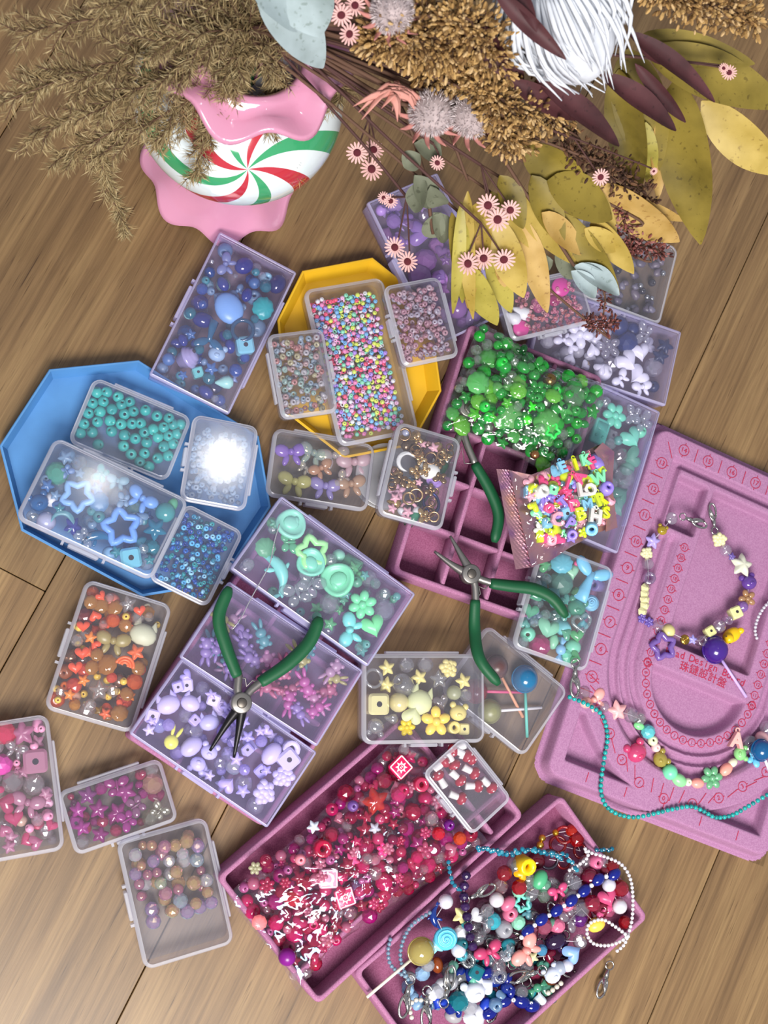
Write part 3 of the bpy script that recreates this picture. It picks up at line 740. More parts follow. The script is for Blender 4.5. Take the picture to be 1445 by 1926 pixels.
        m.prism(rrect(.66, 1, .08, 3), -.13, .13, .04); m.prism(rrect(.46, .34, .03, 2), .12, .15, .0); m.xf(T(0, .2, 0), len(m.v) - 24 if False else len(m.v) - 24)
        for x in (-.15, .15): m.ell((x, -.2, .13), (.07, .07, .05), 8, 4)
        hz = .15
    elif k == 'rose':
        m.ell((0, 0, -.04), (.5, .5, .2), 18, 8)
        m.tube([(.42 * (1 - i / 40) * math.cos(i * .48), .42 * (1 - i / 40) * math.sin(i * .48), .05 + .13 * i / 40) for i in range(40)], .055, 6); hz = .2
    elif k == 'toadstool':       # cap (slot 0), stem and dots (slot 1); axis along x
        m.ell((.2, 0, 0), (.26, .34, .34), 14, 9); m.m = 1
        m.lathe([(0, -.5), (.2, -.5), (.2, -.45), (.17, 0), (.17, .1)], 12); m.xf(rotM('Y', PI / 2), len(m.v) - 60)
        for a in range(5):
            q = a * 1.26; m.ell((.3, .27 * math.cos(q), .27 * math.sin(q)), (.06, .07, .07), 7, 5)
        m.m = 0; hz = .34
    HZ[k] = hz; SMOOTH[k] = sm; return m
_bm = {}
WHITEP = mat('white_plastic', 'e6e2e2', .4)
def bead_mesh(shape, mk):
    if (shape, mk) not in _bm:
        m = build_shape(shape); mats = (beadmat(mk), WHITEP if shape == 'toadstool' else HOLE)
        _bm[(shape, mk)] = m.mesh(shape + '_bead', mats, SMOOTH[shape])
    return _bm[(shape, mk)]
WORD = {'round': 'round', 'seed': 'seed', 'facet': 'faceted', 'bicone': 'bicone', 'starframe': 'open star', 'flower5': 'flower', 'flower6': 'flower', 'bunnyhead': 'bunny', 'oval': 'oval', 'egg': 'egg-shaped',
        'chip': 'stone chip', 'pearl': 'smooth round', 'lump': 'bumpy berry', 'blockcharm': 'game pad', 'disc': 'disc', 'tail': 'mermaid tail', 'heartframe': 'open heart', 'cube': 'cube', 'tube': 'tube', 'drop': 'teardrop', 'cupcake': 'cupcake'}
NAMEW = {'facet': 'faceted_bead', 'round': 'round_bead', 'starframe': 'star_frame_bead', 'flower5': 'flower_bead', 'flower6': 'flower_bead', 'bunnyhead': 'bunny_bead', 'chip': 'stone_chip', 'lump': 'berry_bead', 'blockcharm': 'game_pad_charm', 'tail': 'mermaid_tail_charm', 'pearl': 'pearl_bead', 'toadstool': 'toadstool_bead'}
MKW = {'jelly': 'translucent ', 'crystal': 'clear ', 'frost': 'frosted ', 'tint': 'glassy ', 'iri': 'shimmering ', 'opaque': '', 'pearl': 'pearly ', 'metal': 'metal ', 'glow': 'matte '}
def bead(shape, mk, cname, hexc, M, size, where, group, name=None, parent=None, sy=1.0, sz=1.0):
    o = bpy.data.objects.new(name or ('crystal_bead' if mk in ('crystal', 'iri') and shape in ('facet', 'pearl') else NAMEW.get(shape, shape + '_bead')), bead_mesh(shape, mk)); COL.objects.link(o)
    o.matrix_world = M @ S3(size, size * sy, size * sz); o.color = C(hexc)
    if parent is not None:
        o.parent = parent; o.matrix_parent_inverse = parent.matrix_world.inverted()
        return o
    w = MKW[mk]
    if mk == 'crystal' and cname == 'clear': w = ''
    tag(o, '%s%s %s bead %s' % (w, cname.replace('_', ' '), WORD.get(shape, shape), where), 'bead', group); return o
RND = random.Random(7)
def spin(shape, rnd):
    if shape in ('round', 'seed', 'barrel', 'tube', 'facet', 'bicone', 'pearl', 'cupcake'):
        t = rnd.uniform(0, 1.2); return RZ(rnd.uniform(0, TAU)) @ rotM('X', t)
    return RZ(rnd.uniform(0, TAU)) @ rotM('X', rnd.uniform(-.25, .25)) @ rotM('Y', rnd.uniform(-.25, .25))
def place_ok(b, x, y, r, hz, allow, maxz):
    """height at which a bead of radius r can lie at x, y without sinking into its neighbours; None when it does not fit"""
    z = .0022 + hz; hit = 0
    for (cx, cy, cr, cz, ch) in b.circ:
        d = math.hypot(x - cx, y - cy)
        if d < .80 * (r + cr):
            hit += 1; z = max(z, cz + (ch + hz) * (.55 + .25 * (1 - d / (r + cr))))
    if hit > allow or z + hz > maxz: return None
    return z
def put(key, where, text, lift=0.0):
    """hand-placed beads: 'x y px shape plastic colour hex [turn] [aspect]' separated by ;"""
    b = BX[key]; b.where = where; b.group = 'beads ' + where; rnd = random.Random(key + 'p')
    for it in text.split(';'):
        f = it.split()
        if not f: continue
        x, y, px = float(f[0]), float(f[1]), float(f[2]); shape, mk, cn, hx = f[3:7]
        turn = math.radians(float(f[7])) if len(f) > 7 else None; sy = float(f[8]) if len(f) > 8 else 1.0
        bead_mesh(shape, mk)
        size = px * mpp(x, y, 2.5); hz = HZ[shape] * size
        zc = min(.0024 + hz * 1.0, b.h - .002 - hz)
        zc = max(zc, min(b.h - .0035 - hz, .010))
        if px >= 38: zc = max(zc, b.h - .003 - hz)
        p = bloc(b, x, y, zc)
        lim = size * .40
        p.x = max(-b.w / 2 + .003 + lim, min(b.w / 2 - .003 - lim, p.x)); p.y = max(-b.l / 2 + .003 + lim, min(b.l / 2 - .003 - lim, p.y))
        Mloc = T(p.x, p.y, zc)
        if turn is not None:                 # turn measured in the photograph, counter-clockwise
            ax = b.M.to_3x3().col[0]; Mloc = Mloc @ RZ(turn - math.atan2(ax.y, ax.x))
        else: Mloc = Mloc @ spin(shape, rnd)
        o = bead(shape, mk, cn, hx, b.M @ Mloc, size, where, b.group, sy=sy)
        if lift and cn != 'yellow': o.color = [c + (1 - c) * lift for c in o.color[:3]] + [1]
        b.circ.append((p.x, p.y, size * .42, zc, hz)); b.n += 1
def fill(key, where, specs, n, seed=0, region=(0, 0, 1, 1), allow=1, top=None, tries=30, name=None):
    """specs: (weight, shape, plastic, [(colour, hex)...], smallest cm, largest cm)"""
    b = BX[key]; b.where = where; b.group = 'beads ' + where; rnd = random.Random(key + str(seed)); tot = sum(s[0] for s in specs)
    for k in range(n):
        q = rnd.uniform(0, tot)
        for s in specs:
            q -= s[0]
            if q <= 0: break
        shape, mk, cols = s[1], s[2], s[3]; size = rnd.uniform(s[4], s[5]) * cm; bead_mesh(shape, mk); hz = HZ[shape] * size
        for t in range(tries):
            mx, my = size * .5 + .0028, size * .5 + .0028
            u = rnd.uniform(region[0], region[2]); v = rnd.uniform(region[1], region[3])
            x = -b.w / 2 + mx + u * (b.w - 2 * mx); y = b.l / 2 - my - v * (b.l - 2 * my)
            z = place_ok(b, x, y, size * .5, hz, allow, (top or 1) * b.h - .0022)
            if z is not None:
                cn, hx = rnd.choice(cols); bead(shape, mk, cn, hx, b.M @ T(x, y, z) @ spin(shape, rnd), size, where, b.group, name); b.circ.append((x, y, size * .5, z, hz)); b.n += 1; break
def heap(key, label, size, cols, n, z, seed=1, region=(0, 0, 1, 1), trans=0.0):
    """the uncountable lower layer of seed beads, one mesh"""
    b = BX[key]; rnd = random.Random(key + 'h'); m = MB(); s = size * cm; pts = []
    src = MB(); src.lathe([(.31 + .19 * math.cos(a), .26 * math.sin(a)) for a in [1.9 - 3.8 * i / 4 for i in range(5)]][::-1], 8, closed=True)
    nx = int((b.w - .006) * (region[2] - region[0]) / s); ny = int((b.l - .006) * (region[3] - region[1]) / s)
    for i in range(nx):
        for j in range(ny):
            x = -b.w / 2 + .003 + (region[0] * (b.w - .006)) + (i + .5) * s + rnd.uniform(-.2, .2) * s; y = b.l / 2 - .003 - region[1] * (b.l - .006) - (j + .5) * s + rnd.uniform(-.2, .2) * s
            m.cur = C(rnd.choice(cols)[1]); M = T(x, y, z * cm) @ rotM('X', rnd.uniform(-1, 1)) @ rotM('Y', rnd.uniform(-1, 1)) @ S3(s)
            m.add([M @ v for v in src.v], src.f)
    o = obj('seed_bead_layer', m, attrmat('seed_layer_' + ('t' if trans else 'o'), .35, trans), None, b.M, color=True)
    tag(o, label, 'beads', b.group if hasattr(b, 'group') else None, 'stuff'); return o

# ------------------------------------------------------------------ what the boxes hold
BLU = [('pale_blue', '9cc4ea'), ('sky_blue', '5a9ae0'), ('aqua', '4ab8cc')]
w_ = 'in the long lilac box below the vase'
put('A', w_, '''425 469 30 round frost pale_blue 86b4e4; 424 497 46 bow frost lilac_blue a4b4ec 70; 459 500 38 oval tint royal_blue 1c40b4 30 1.15; 481 506 24 facet crystal clear e4ecff; 499 526 26 barrel opaque aqua_striped 8cc4dc; 525 536 40 oval tint navy 14348c 60 1.1;
 390 538 26 facet frost ice_blue a8d4ee; 420 536 28 round frost grey_green 8ab4b4; 431 580 64 egg opaque cornflower 78aae6 30; 495 580 44 shell opaque turquoise 0aa0a4; 376 570 34 facet tint royal_blue 1838a8; 382 602 42 oval tint royal_blue 1434a4 -10; 350 627 34 facet tint teal_blue 125aa0;
 484 617 36 round frost powder_blue 84b0d4; 396 629 60 tail tint teal 0c88b8 170; 457 621 46 ring tint teal 0a6c98; 460 651 38 cube opaque aqua 7cc4d8 10; 354 673 46 cupcake pearl lilac aaa4d4; 408 665 44 bear opaque powder_blue 98b8d8 -15; 372 701 24 cube pearl aqua 6cc8c8 20; 402 725 34 disc tint navy 143878;
 426 719 44 drop opaque mint 9cd8d0 95; 443 703 34 candy opaque pink_and_blue 90a8d8 80; 412 560 30 heart frost pale_blue 9cc8f0; 478 560 30 round frost pale_blue 8cbce4; 446 548 34 bow frost pale_blue 90c0ec 40; 356 590 22 round opaque mint 8cd4d4''')
fill('A', w_, [(3, 'facet', 'tint', [('teal', '1090a8'), ('blue', '2468c8')], .7, 1.2), (3, 'round', 'frost', BLU, .6, 1.1), (2, 'facet', 'crystal', [('clear', 'e8f0ff')], .4, .8), (1, 'star', 'jelly', BLU, 1.0, 1.4), (2, 'oval', 'tint', [('royal_blue', '1c44b8')], 1.1, 1.6)], 52, allow=2)
PAS = [('pink', 'f08cc0'), ('coral_pink', 'f0587c'), ('lemon', 'dcec64'), ('mint', '8ce0bc'), ('sky_blue', '7cbcec'), ('lilac', 'b08ce8'), ('pale_pink', 'f0bce0'), ('white', 'e4e4ea')]
w_ = 'in the long frosted box on the yellow tray'
BX['B'].group = 'beads ' + w_
heap('B', 'lower layer of tiny pastel seed beads filling the long frosted box', .43, PAS, 0, .5, region=(.05, .04, .93, .97))
fill('B', w_, [(1, 'round', 'opaque', PAS, .40, .44)], 300, region=(.03, .03, .94, .98), allow=0, tries=80, name='pastel_seed_bead')
for o in list(COL.objects):
    if o.name.startswith('pastel_seed_bead'): o.location += BX['B'].M.to_3x3().col[2].normalized() * .0058
heap('B', 'upper layer of tiny pastel seed beads filling the long frosted box', .46, PAS, 0, .85, region=(.06, .05, .92, .96))
w_ = 'in the small rounded box right of the pastel seeds'
fill('C', w_, [(1, 'seed', 'jelly', [('rose', 'ecc0d0'), ('pale_pink', 'f0d8e6'), ('milky_white', 'e6def0'), ('blush', 'e4b4c8')], .46, .58)], 225, allow=3, tries=40, name='frosted_seed_bead', region=(.02, .03, .98, .97))
w_ = 'in the small rounded box left of the pastel seeds'
fill('D', w_, [(1, 'seed', 'jelly', [('milky_white', 'e6e2ea'), ('milky_white', 'e6e2ea'), ('blush', 'e4c4c8'), ('coral', 'e4a4a4'), ('pale_blue', 'bcd0e4'), ('mint', 'c4e0dc'), ('cream', 'e0d8b4')], .48, .6)], 190, allow=3, tries=40, name='milky_seed_bead')
w_ = 'in the clear box on the blue tray'
put('E', w_, ';'.join('%f %f 22 round opaque turquoise %s' % (x * .36, 660 + y * .36, RND.choice(['2aa8a8', '34b4b0', '249a9c'])) for x, y in
    [(500, 215), (560, 210), (620, 235), (680, 260), (475, 270), (540, 265), (635, 280), (460, 325), (523, 318), (585, 305), (650, 330), (697, 315), (760, 310), (430, 378), (510, 370), (575, 365), (633, 383), (690, 380), (735, 378), (820, 340), (885, 345), (800, 410), (855, 400), (905, 385), (957, 390), (420, 430), (482, 425), (583, 420), (650, 440), (707, 458), (755, 425), (767, 478), (825, 450), (880, 445), (940, 440), (912, 488), (857, 500), (513, 490), (645, 497), (685, 540), (755, 535), (825, 560), (885, 550), (730, 580), (778, 605)]))
w_ = 'in the large clear box over the blue tray rim'
put('F', w_, '''130 853 32 round frost pale_blue 8cc0ec; 107 890 44 facet tint sea_green 5cc8b4; 72 944 48 bear tint bright_blue 1480cc 20; 97 940 28 pearl pearl white e8e8f0; 85 984 38 pearl pearl lilac b4b8dc; 146 932 74 starframe opaque pale_blue 84b4ec; 228 991 84 starframe opaque periwinkle 70a4f0 10;
 223 901 42 bow frost ice_blue a4d4ec -10; 268 937 62 bow opaque cornflower 6c9ce0 -35; 252 955 34 facet crystal sea_green 8ce0c4; 311 964 38 pearl jelly aqua 5cccd4; 326 946 28 oval jelly mint 80ecc0; 178 1024 60 dolphin tint bright_blue 0c90cc 10; 186 944 40 shell frost blue 58a8e4; 118 982 44 moon frost aqua 8cd4e4 60;
 203 1047 28 round opaque pale_blue 90c4f0; 245 1050 44 cube pearl aqua 74c4e0 10; 292 995 50 star tint teal 28a4cc; 137 990 42 star tint indigo 4454c4; 160 1010 40 butterfly crystal clear d8e8ff; 225 935 42 facet crystal clear dce8ff; 165 900 46 facet crystal clear d0f0f4; 262 1020 30 heart jelly aqua 60c8e4; 285 1030 34 facet tint teal 30a8c4; 60 985 24 round frost blue 6ca8dc''')
fill('F', w_, [(3, 'star', 'jelly', BLU, 1.0, 1.5), (3, 'facet', 'crystal', [('clear', 'd8ecff'), ('pale_blue', 'b0d8f8')], .8, 1.4), (2, 'heart', 'frost', BLU, 1.0, 1.4), (3, 'round', 'tint', BLU, .7, 1.1), (1, 'butterfly', 'frost', BLU, 1.2, 1.7)], 52, allow=3)
w_ = 'in the box with the bright glare'
fill('G', w_, [(1, 'seed', 'frost', [('ice_blue', 'a4c8ec'), ('pale_blue', '90b8e4'), ('milky_blue', 'b8d0ec')], .48, .6)], 140, allow=2, tries=30, name='ice_blue_seed_bead', region=(.0, .06, 1, .97))
w_ = 'in the clear box on the blue tray corner'
fill('H', w_, [(3, 'seed', 'jelly', [('aqua', '24b4e4'), ('bright_blue', '1c88f4'), ('teal', '1cc8d4'), ('deep_blue', '2068e0')], .36, .48), (2, 'round', 'jelly', [('aqua', '40b8dc'), ('blue', '2080e0')], .36, .46), (1, 'seed', 'opaque', [('pale_blue', '90ccec'), ('sky_blue', '5cb4e8')], .42, .52)], 290, allow=4, tries=40, name='aqua_seed_bead')
w_ = 'in the clear box in the middle'
put('I', w_, '''547 850 62 bow jelly lilac b488f0 5; 590 852 60 bow iri mint d4f4ec -20; 630 848 62 bow iri clear f4f0f4 10; 671 870 70 bow frost pale_pink f4d0dc 5; 554 906 66 bow jelly pale_yellow f0ec94 -10; 604 880 50 bow jelly peach e4b08c 30; 612 914 62 bow jelly lavender c4b4f4 -5; 660 910 60 bow jelly peach e4bc9c 10; 640 902 40 bow iri white ece8e4 60; 575 880 34 bow iri pearl_white e8e8e0 -40''')
w_ = 'in the box on the pink tray corner'
put('J', w_, '''765 812 16 pearl pearl grey_pearl b4b8d4; 764 868 38 moon pearl white e8e8e8 150; 808 884 46 cat opaque white ecebe8 10; 818 901 34 rose opaque lilac a884d0; 747 925 36 flower5 opaque dusty_pink c898ac; 775 908 32 dolphin metal steel_blue 5c84a8; 769 960 36 ring opaque pale_pink ecb4c4; 811 945 34 ring metal navy 34386c 20 1.3; 744 946 34 drop metal gold c8a464 80; 800 922 22 round tint plum 6c2848; 793 930 20 round tint plum 702c4c; 778 978 26 oval jelly green 4cb890; 790 935 18 star metal gold e0b830; 783 962 22 oval pearl white e8e8ec 60; 756 962 20 oval pearl white e8e8ec -40; 812 965 22 heart metal rose_gold d09c90''')
fill('J', w_, [(4, 'ring', 'metal', [('gold', 'c8a478'), ('bronze', '8c6c50')], .6, 1.3), (3, 'oval', 'metal', [('gold', 'c8a070'), ('rose_gold', 'd0a098')], .7, 1.4), (2, 'butterfly', 'metal', [('gold', 'd0ac78'), ('bronze', '907050')], 1.0, 1.5), (1, 'star', 'opaque', [('pale_pink', 'e0a8b8')], .8, 1.2), (3, 'drop', 'metal', [('gold', 'c4a070'), ('bronze', '7c6450')], 1.0, 1.8)], 60, allow=3)
w_ = 'in the lilac box on the hidden tray'
MINT = [('mint', '7cdcb4'), ('aqua_mint', '80dcd0'), ('green', '80e4a0')]
put('K', w_, '''549 984 58 cameo opaque mint 8cdcc0; 587 1038 74 starframe opaque lime_green a4f09c 12; 585 1058 54 cameo opaque mint 7cd8b8; 635 1090 64 cameo opaque mint 7cdcac; 519 1075 80 dolphin opaque seafoam 80d8cc -60; 637 1046 26 pearl opaque mint 90dcb8; 676 1085 22 pearl opaque green 80e09c; 652 1056 22 round frost mint 9ce0c4;
 560 1115 62 butterfly crystal clear d4f0e8 20; 583 1098 58 butterfly crystal clear d8ecec -30; 682 1137 54 flower6 opaque green 78e0a4; 702 1178 46 heart opaque green 7ce89c 20; 657 1185 66 bow opaque aqua 7ce0d8 80; 722 1147 40 facet crystal clear e0ecf8; 693 1088 34 facet crystal clear dcf0ec; 617 1183 28 pearl crystal clear dce8f4; 684 1212 18 round opaque mint 7cdcc0; 662 1062 34 tube tint green 6cd498; 620 1135 40 facet crystal clear d8f0e8; 500 1030 40 shell frost mint 8ce4b0; 545 1020 44 butterfly tint mint 7ce4b0''')
fill('K', w_, [(3, 'facet', 'crystal', [('clear', 'e0f0ec'), ('mint', 'b0ecd4')], .7, 1.3), (2, 'star', 'jelly', MINT, 1.0, 1.5), (1, 'round', 'frost', MINT, .6, 1.0)], 34, allow=2)
w_ = 'in the middle lilac box'
fill('L', w_, [(1, 'bunny', 'frost', [('magenta', 'f080d4'), ('pink', 'f4b0e0'), ('rose', 'f090b8')], 2.0, 2.5)], 16, region=(.48, .35, 1, 1), allow=2, name='bunny_bead')
fill('L', w_, [(1, 'bunny', 'frost', [('teal', '74ccd4'), ('olive_yellow', 'e0dc8c'), ('periwinkle', 'a8a4f4'), ('lilac', 'c8acf0'), ('blush', 'e4bcdc')], 2.0, 2.5)], 34, allow=2, name='bunny_bead')
w_ = 'in the lowest lilac box'
PUR = [('lilac', 'c8b8fa'), ('lavender', 'b8acf6'), ('pale_lilac', 'd8ccfa')]
put('M', w_, '''350 1289 28 cube opaque pale_lilac c4b4f0 5; 316 1323 50 cat opaque lilac b8a4ec 20; 359 1321 42 cat opaque lilac b8a4ec -25; 286 1347 30 cube opaque pale_lilac c0acec -15; 326 1388 46 bunnyhead opaque yellow e8e860 -25; 360 1404 46 oval opaque lavender a494ec 40; 394 1414 42 bear opaque lavender a89cf0 -20; 385 1452 34 star opaque lavender a498ee; 495 1376 30 cube crystal lilac b8a4f0; 511 1418 46 oval opaque lilac b8a4ee 50; 541 1428 42 cube opaque lilac b8a6f0 40; 533 1460 46 lump opaque lilac b4a0ec; 497 1490 50 lump opaque lilac b4a0ec; 458 1474 36 facet crystal clear dcd8fc; 393 1357 42 cat opaque periwinkle 9c94ec 10; 350 1345 30 facet crystal clear e0dcff; 372 1438 40 bear opaque lavender a498ee; 420 1475 36 star opaque periwinkle 9c98f0; 440 1440 34 facet iri pale_blue c8dcff; 470 1405 36 heart opaque lilac b0a0f0; 548 1405 36 tube opaque pale_lilac c0b0f4 60; 415 1330 32 rose opaque pale_lilac c4acec; 480 1515 34 pearl crystal clear dcd4fa; 300 1365 28 facet tint periwinkle 9090f0''', .32)
fill('M', w_, [(3, 'star', 'opaque', PUR, 1.0, 1.4), (3, 'facet', 'tint', PUR, .8, 1.3), (2, 'cube', 'opaque', PUR, .9, 1.2), (2, 'facet', 'crystal', [('clear', 'dcd8fc')], .8, 1.3), (2, 'heart', 'opaque', PUR, 1.0, 1.5)], 44, allow=3)
w_ = 'in the orange bead box'
put('N', w_, '''270 1191 60 cat glow pale_cream cfd0b4 -20; 213 1205 66 bow frost pale_yellow dccb84 -10; 104 1315 32 facet tint bright_orange ff6c1c; 234 1317 32 facet tint coral ff6448; 256 1227 38 star opaque coral ec6c3c; 201 1250 40 shell tint amber d08c34; 131 1234 32 pearl metal bronze 8c6450; 237 1246 38 rainbow opaque orange f07038 -20; 204 1338 32 heart opaque coral f05c34; 187 1337 24 star tint gold d8a828; 187 1299 46 star crystal clear f0e0dc; 209 1132 36 pearl opaque salmon e07c6c; 161 1160 36 facet tint maroon a8343c; 163 1337 34 facet crystal clear f4e4e0; 160 1195 30 facet crystal clear ecdcd8; 245 1125 40 star crystal clear f0e4e4; 277 1142 16 pearl pearl cream ecd8b0; 120 1262 30 round tint amber c8703c; 224 1279 30 pearl metal bronze 9c7868; 140 1310 26 pearl pearl peach d8a48c;
 145 1178 15 round opaque yellow ecc04c; 183 1272 15 round opaque yellow ecc850; 202 1279 16 round opaque yellow ecc850; 220 1300 15 round opaque yellow f0d060; 100 1294 16 round opaque yellow e8c058; 147 1211 14 round opaque yellow f0d040; 156 1220 14 round opaque yellow f0cc40; 244 1276 13 round opaque yellow ecc850; 122 1290 18 seed opaque orange f07828''')
fill('N', w_, [(4, 'facet', 'tint', [('orange', 'fc7420'), ('amber', 'e4a038'), ('coral', 'fc6444')], .9, 1.5), (3, 'star', 'opaque', [('coral', 'f06c40'), ('orange', 'f08838')], 1.0, 1.4), (2, 'shell', 'tint', [('amber', 'd09440')], 1.1, 1.6), (2, 'facet', 'crystal', [('clear', 'f4e8e4')], .7, 1.2), (2, 'heart', 'opaque', [('coral', 'ec5838')], .9, 1.2), (1, 'round', 'opaque', [('yellow', 'ecc850')], .6, .7)], 82, allow=4)
w_ = 'in the pink bead box'
put('O', w_, '''9 1376 44 facet tint hot_pink ff3c74; 42 1374 56 star frost pink e48cbc; 72 1378 26 ring crystal clear f0dce8; 66 1431 52 cube jelly pale_pink e8a4c4 5; 31 1408 46 bow crystal clear f0e0ec -20; 3 1438 42 facet opaque magenta d43ca4; 24 1471 42 facet crystal clear f4e8ec; 64 1476 42 facet crystal clear f4e8ec; 52 1509 66 bow jelly pink e4a4c4 -15; 71 1549 24 rose pearl raspberry c8446c; 55 1571 26 pearl pearl cream e8dcc8; 89 1533 24 round opaque pale_pink eaa8c4; 40 1543 24 pearl pearl bronze c8a898; 90 1510 22 seed opaque pale_pink e8b4d0; 88 1490 22 seed opaque pale_pink e8b4d0; 26 1578 30 facet crystal clear f0e4ec; 86 1563 30 facet crystal clear f0e0ec; 12 1510 40 heart tint rose e05c90; 8 1555 34 facet crystal clear f0dcec; 70 1358 30 oval opaque pink e494bc''')
fill('O', w_, [(3, 'facet', 'crystal', [('clear', 'f0e4ec')], .8, 1.3), (3, 'heart', 'jelly', [('pink', 'e88cb8'), ('hot_pink', 'f05c98')], 1.0, 1.5), (2, 'star', 'frost', [('pale_pink', 'eca8cc')], 1.0, 1.5), (1, 'round', 'opaque', [('pink', 'f0a0c4')], .6, .9)], 40, region=(.25, 0, 1, 1), allow=2)
w_ = 'in the magenta bead box'
put('P', w_, '''287 1474 42 facet iri rose_gold f0bca4; 283 1442 28 facet crystal clear f0ece8; 142 1547 28 cube tint magenta c038a8 -10; 218 1471 48 butterfly jelly magenta b82894 10; 185 1522 44 star jelly magenta c030a0; 236 1488 50 star jelly magenta c83ca8; 190 1575 40 star jelly magenta b82c98; 256 1515 42 butterfly tint mauve b06c9c; 295 1500 34 heart jelly magenta b0286c; 155 1585 30 facet crystal clear f0e8ec; 300 1525 40 butterfly crystal pale_olive d4d0a0; 285 1545 34 facet crystal pale_olive dcd8a8; 165 1495 44 star tint mauve b050a4''')
fill('P', w_, [(4, 'star', 'jelly', [('magenta', 'd038b4'), ('fuchsia', 'c0289c')], 1.5, 2.2), (3, 'facet', 'tint', [('fuchsia', 'b82890'), ('crimson', 'c83068')], .6, 1.1), (2, 'butterfly', 'jelly', [('magenta', 'c830ac')], 1.7, 2.3)], 60, allow=5, region=(0, 0, .86, 1))
w_ = 'in the iridescent bead box'
fill('Q', w_, [(1, 'facet', 'iri', [('silver', 'eef0fa'), ('pale_blue', 'c8e8fa'), ('violet', 'c8b0e8'), ('rose', 'f0a8cc'), ('gold', 'f4d090'), ('pale_green', 'd8f0d4')], 1.0, 1.35), (.3, 'pearl', 'iri', [('peach', 'ecb890'), ('rose', 'dc88b0')], .8, 1.0)], 62, allow=1, region=(.02, .03, .98, .72))
w_ = 'in the pale yellow bead box'
CRE = 'e8dc98'
put('R', w_, '''728 1256 36 star opaque cream ecde90 10; 727 1288 36 star opaque cream ecde90 -10; 789 1274 36 star opaque cream ecde90 20; 872 1281 36 star opaque cream ecde90 15; 843 1256 40 lump opaque cream e8d890; 703 1276 38 ring crystal clear e4e4e8; 759 1288 40 barrel crystal clear e4e4ea; 709 1324 46 cube pearl cream e8dfa4 0; 750 1321 38 pearl pearl cream e4d698; 790 1318 56 cat glow pale_cream dce0ac -20 1.2; 776 1344 40 heart glow pale_cream dce0ac 160; 826 1278 40 star crystal clear e4e4ea; 854 1303 28 pearl frost pale_cream dde0b8; 862 1340 44 bear opaque cream e8d684 -10; 820 1357 58 flower5 opaque warm_yellow ffdc60 18; 765 1368 34 flower6 opaque bright_yellow f0d418; 852 1368 26 tube opaque cream e8d880 65; 871 1371 24 cube opaque cream e8dc98 0; 707 1367 44 bear crystal clear e8e8f0; 739 1352 34 drop crystal clear e4e4e4 80; 765 1251 30 facet crystal clear e0e0e8; 800 1250 30 facet crystal clear e0e0e8; 830 1322 34 heart crystal blush dccad0; 876 1308 24 facet crystal clear e4e4e8''')
w_ = 'in the aqua and mint charm box'
put('T', w_, '''1113 1082 84 tail opaque sky_blue 7cc8ec -25; 1059 1053 42 shell opaque aqua 64b8cc; 1075 1077 34 heart opaque mint 9cd4b0 10; 1055 1097 48 facet frost green 74b4a4; 1124 1101 26 tube frost lilac a898d8; 1085 1116 26 facet tint green 6cac78; 1085 1143 48 bear jelly mint 64c4a4 -20; 1115 1135 32 rose opaque pale_blue 84c4e4; 1095 1173 42 heartframe crystal clear c8ecec 10; 1097 1174 22 heart opaque aqua 78c4d4; 1031 1183 46 heart opaque mint 88ccac -20; 993 1193 30 round opaque mint 7cd8b8; 1015 1215 42 facet tint pink d84890; 1041 1207 30 oval opaque mint 8ccca8 80; 1055 1222 46 candy opaque pale_blue 88c0e8 75; 1077 1217 32 pearl opaque mint 7cd0b0; 1063 1242 32 facet opaque mint 74d4b0; 1086 1055 12 seed opaque hot_pink e8508c; 1040 1120 46 heart frost aqua 70c0c4; 1005 1160 34 flower6 frost pale_blue a0c4e0; 1058 1180 30 barrel opaque aqua 78c4cc''')
fill('T', w_, [(3, 'facet', 'crystal', [('clear', 'd8f0f0'), ('aqua', 'a0e0e0')], .8, 1.3), (3, 'heart', 'jelly', MINT, 1.0, 1.5), (2, 'round', 'frost', [('aqua', '70bcc8'), ('mint', '8cd0b4')], .8, 1.2)], 40, allow=2)
w_ = 'in the toadstool box'
b = BX['U']
for cx, cy, sx, sy in [(560, 910, 520, 945), (630, 895, 600, 845), (735, 865, 690, 850), (550, 1000, 580, 1050), (660, 995, 610, 950), (745, 955, 690, 925), (765, 1045, 700, 1045), (855, 1040, 805, 995), (665, 1115, 615, 1095), (655, 815, 690, 800), (700, 850, 660, 830)]:
    p = bloc(b, 660 + cx * .3045, 1160 + cy * .3045, .009); q = bloc(b, 660 + sx * .3045, 1160 + sy * .3045, .009); a = math.atan2(p.y - q.y, p.x - q.x)
    lim = .006; p.x = max(-b.w / 2 + lim, min(b.w / 2 - lim, p.x)); p.y = max(-b.l / 2 + lim, min(b.l / 2 - lim, p.y))
    o = bead('toadstool', 'opaque', 'dark_red', 'a41834', b.M @ T(p.x, p.y, .0075 + RND.uniform(0, .003)) @ RZ(a) @ rotM('X', RND.uniform(0, 3)), .0168, w_, 'beads ' + w_)
    o['label'] = 'dark red toadstool bead with white stem and spots in the small box'
w_ = 'in the white and navy box'
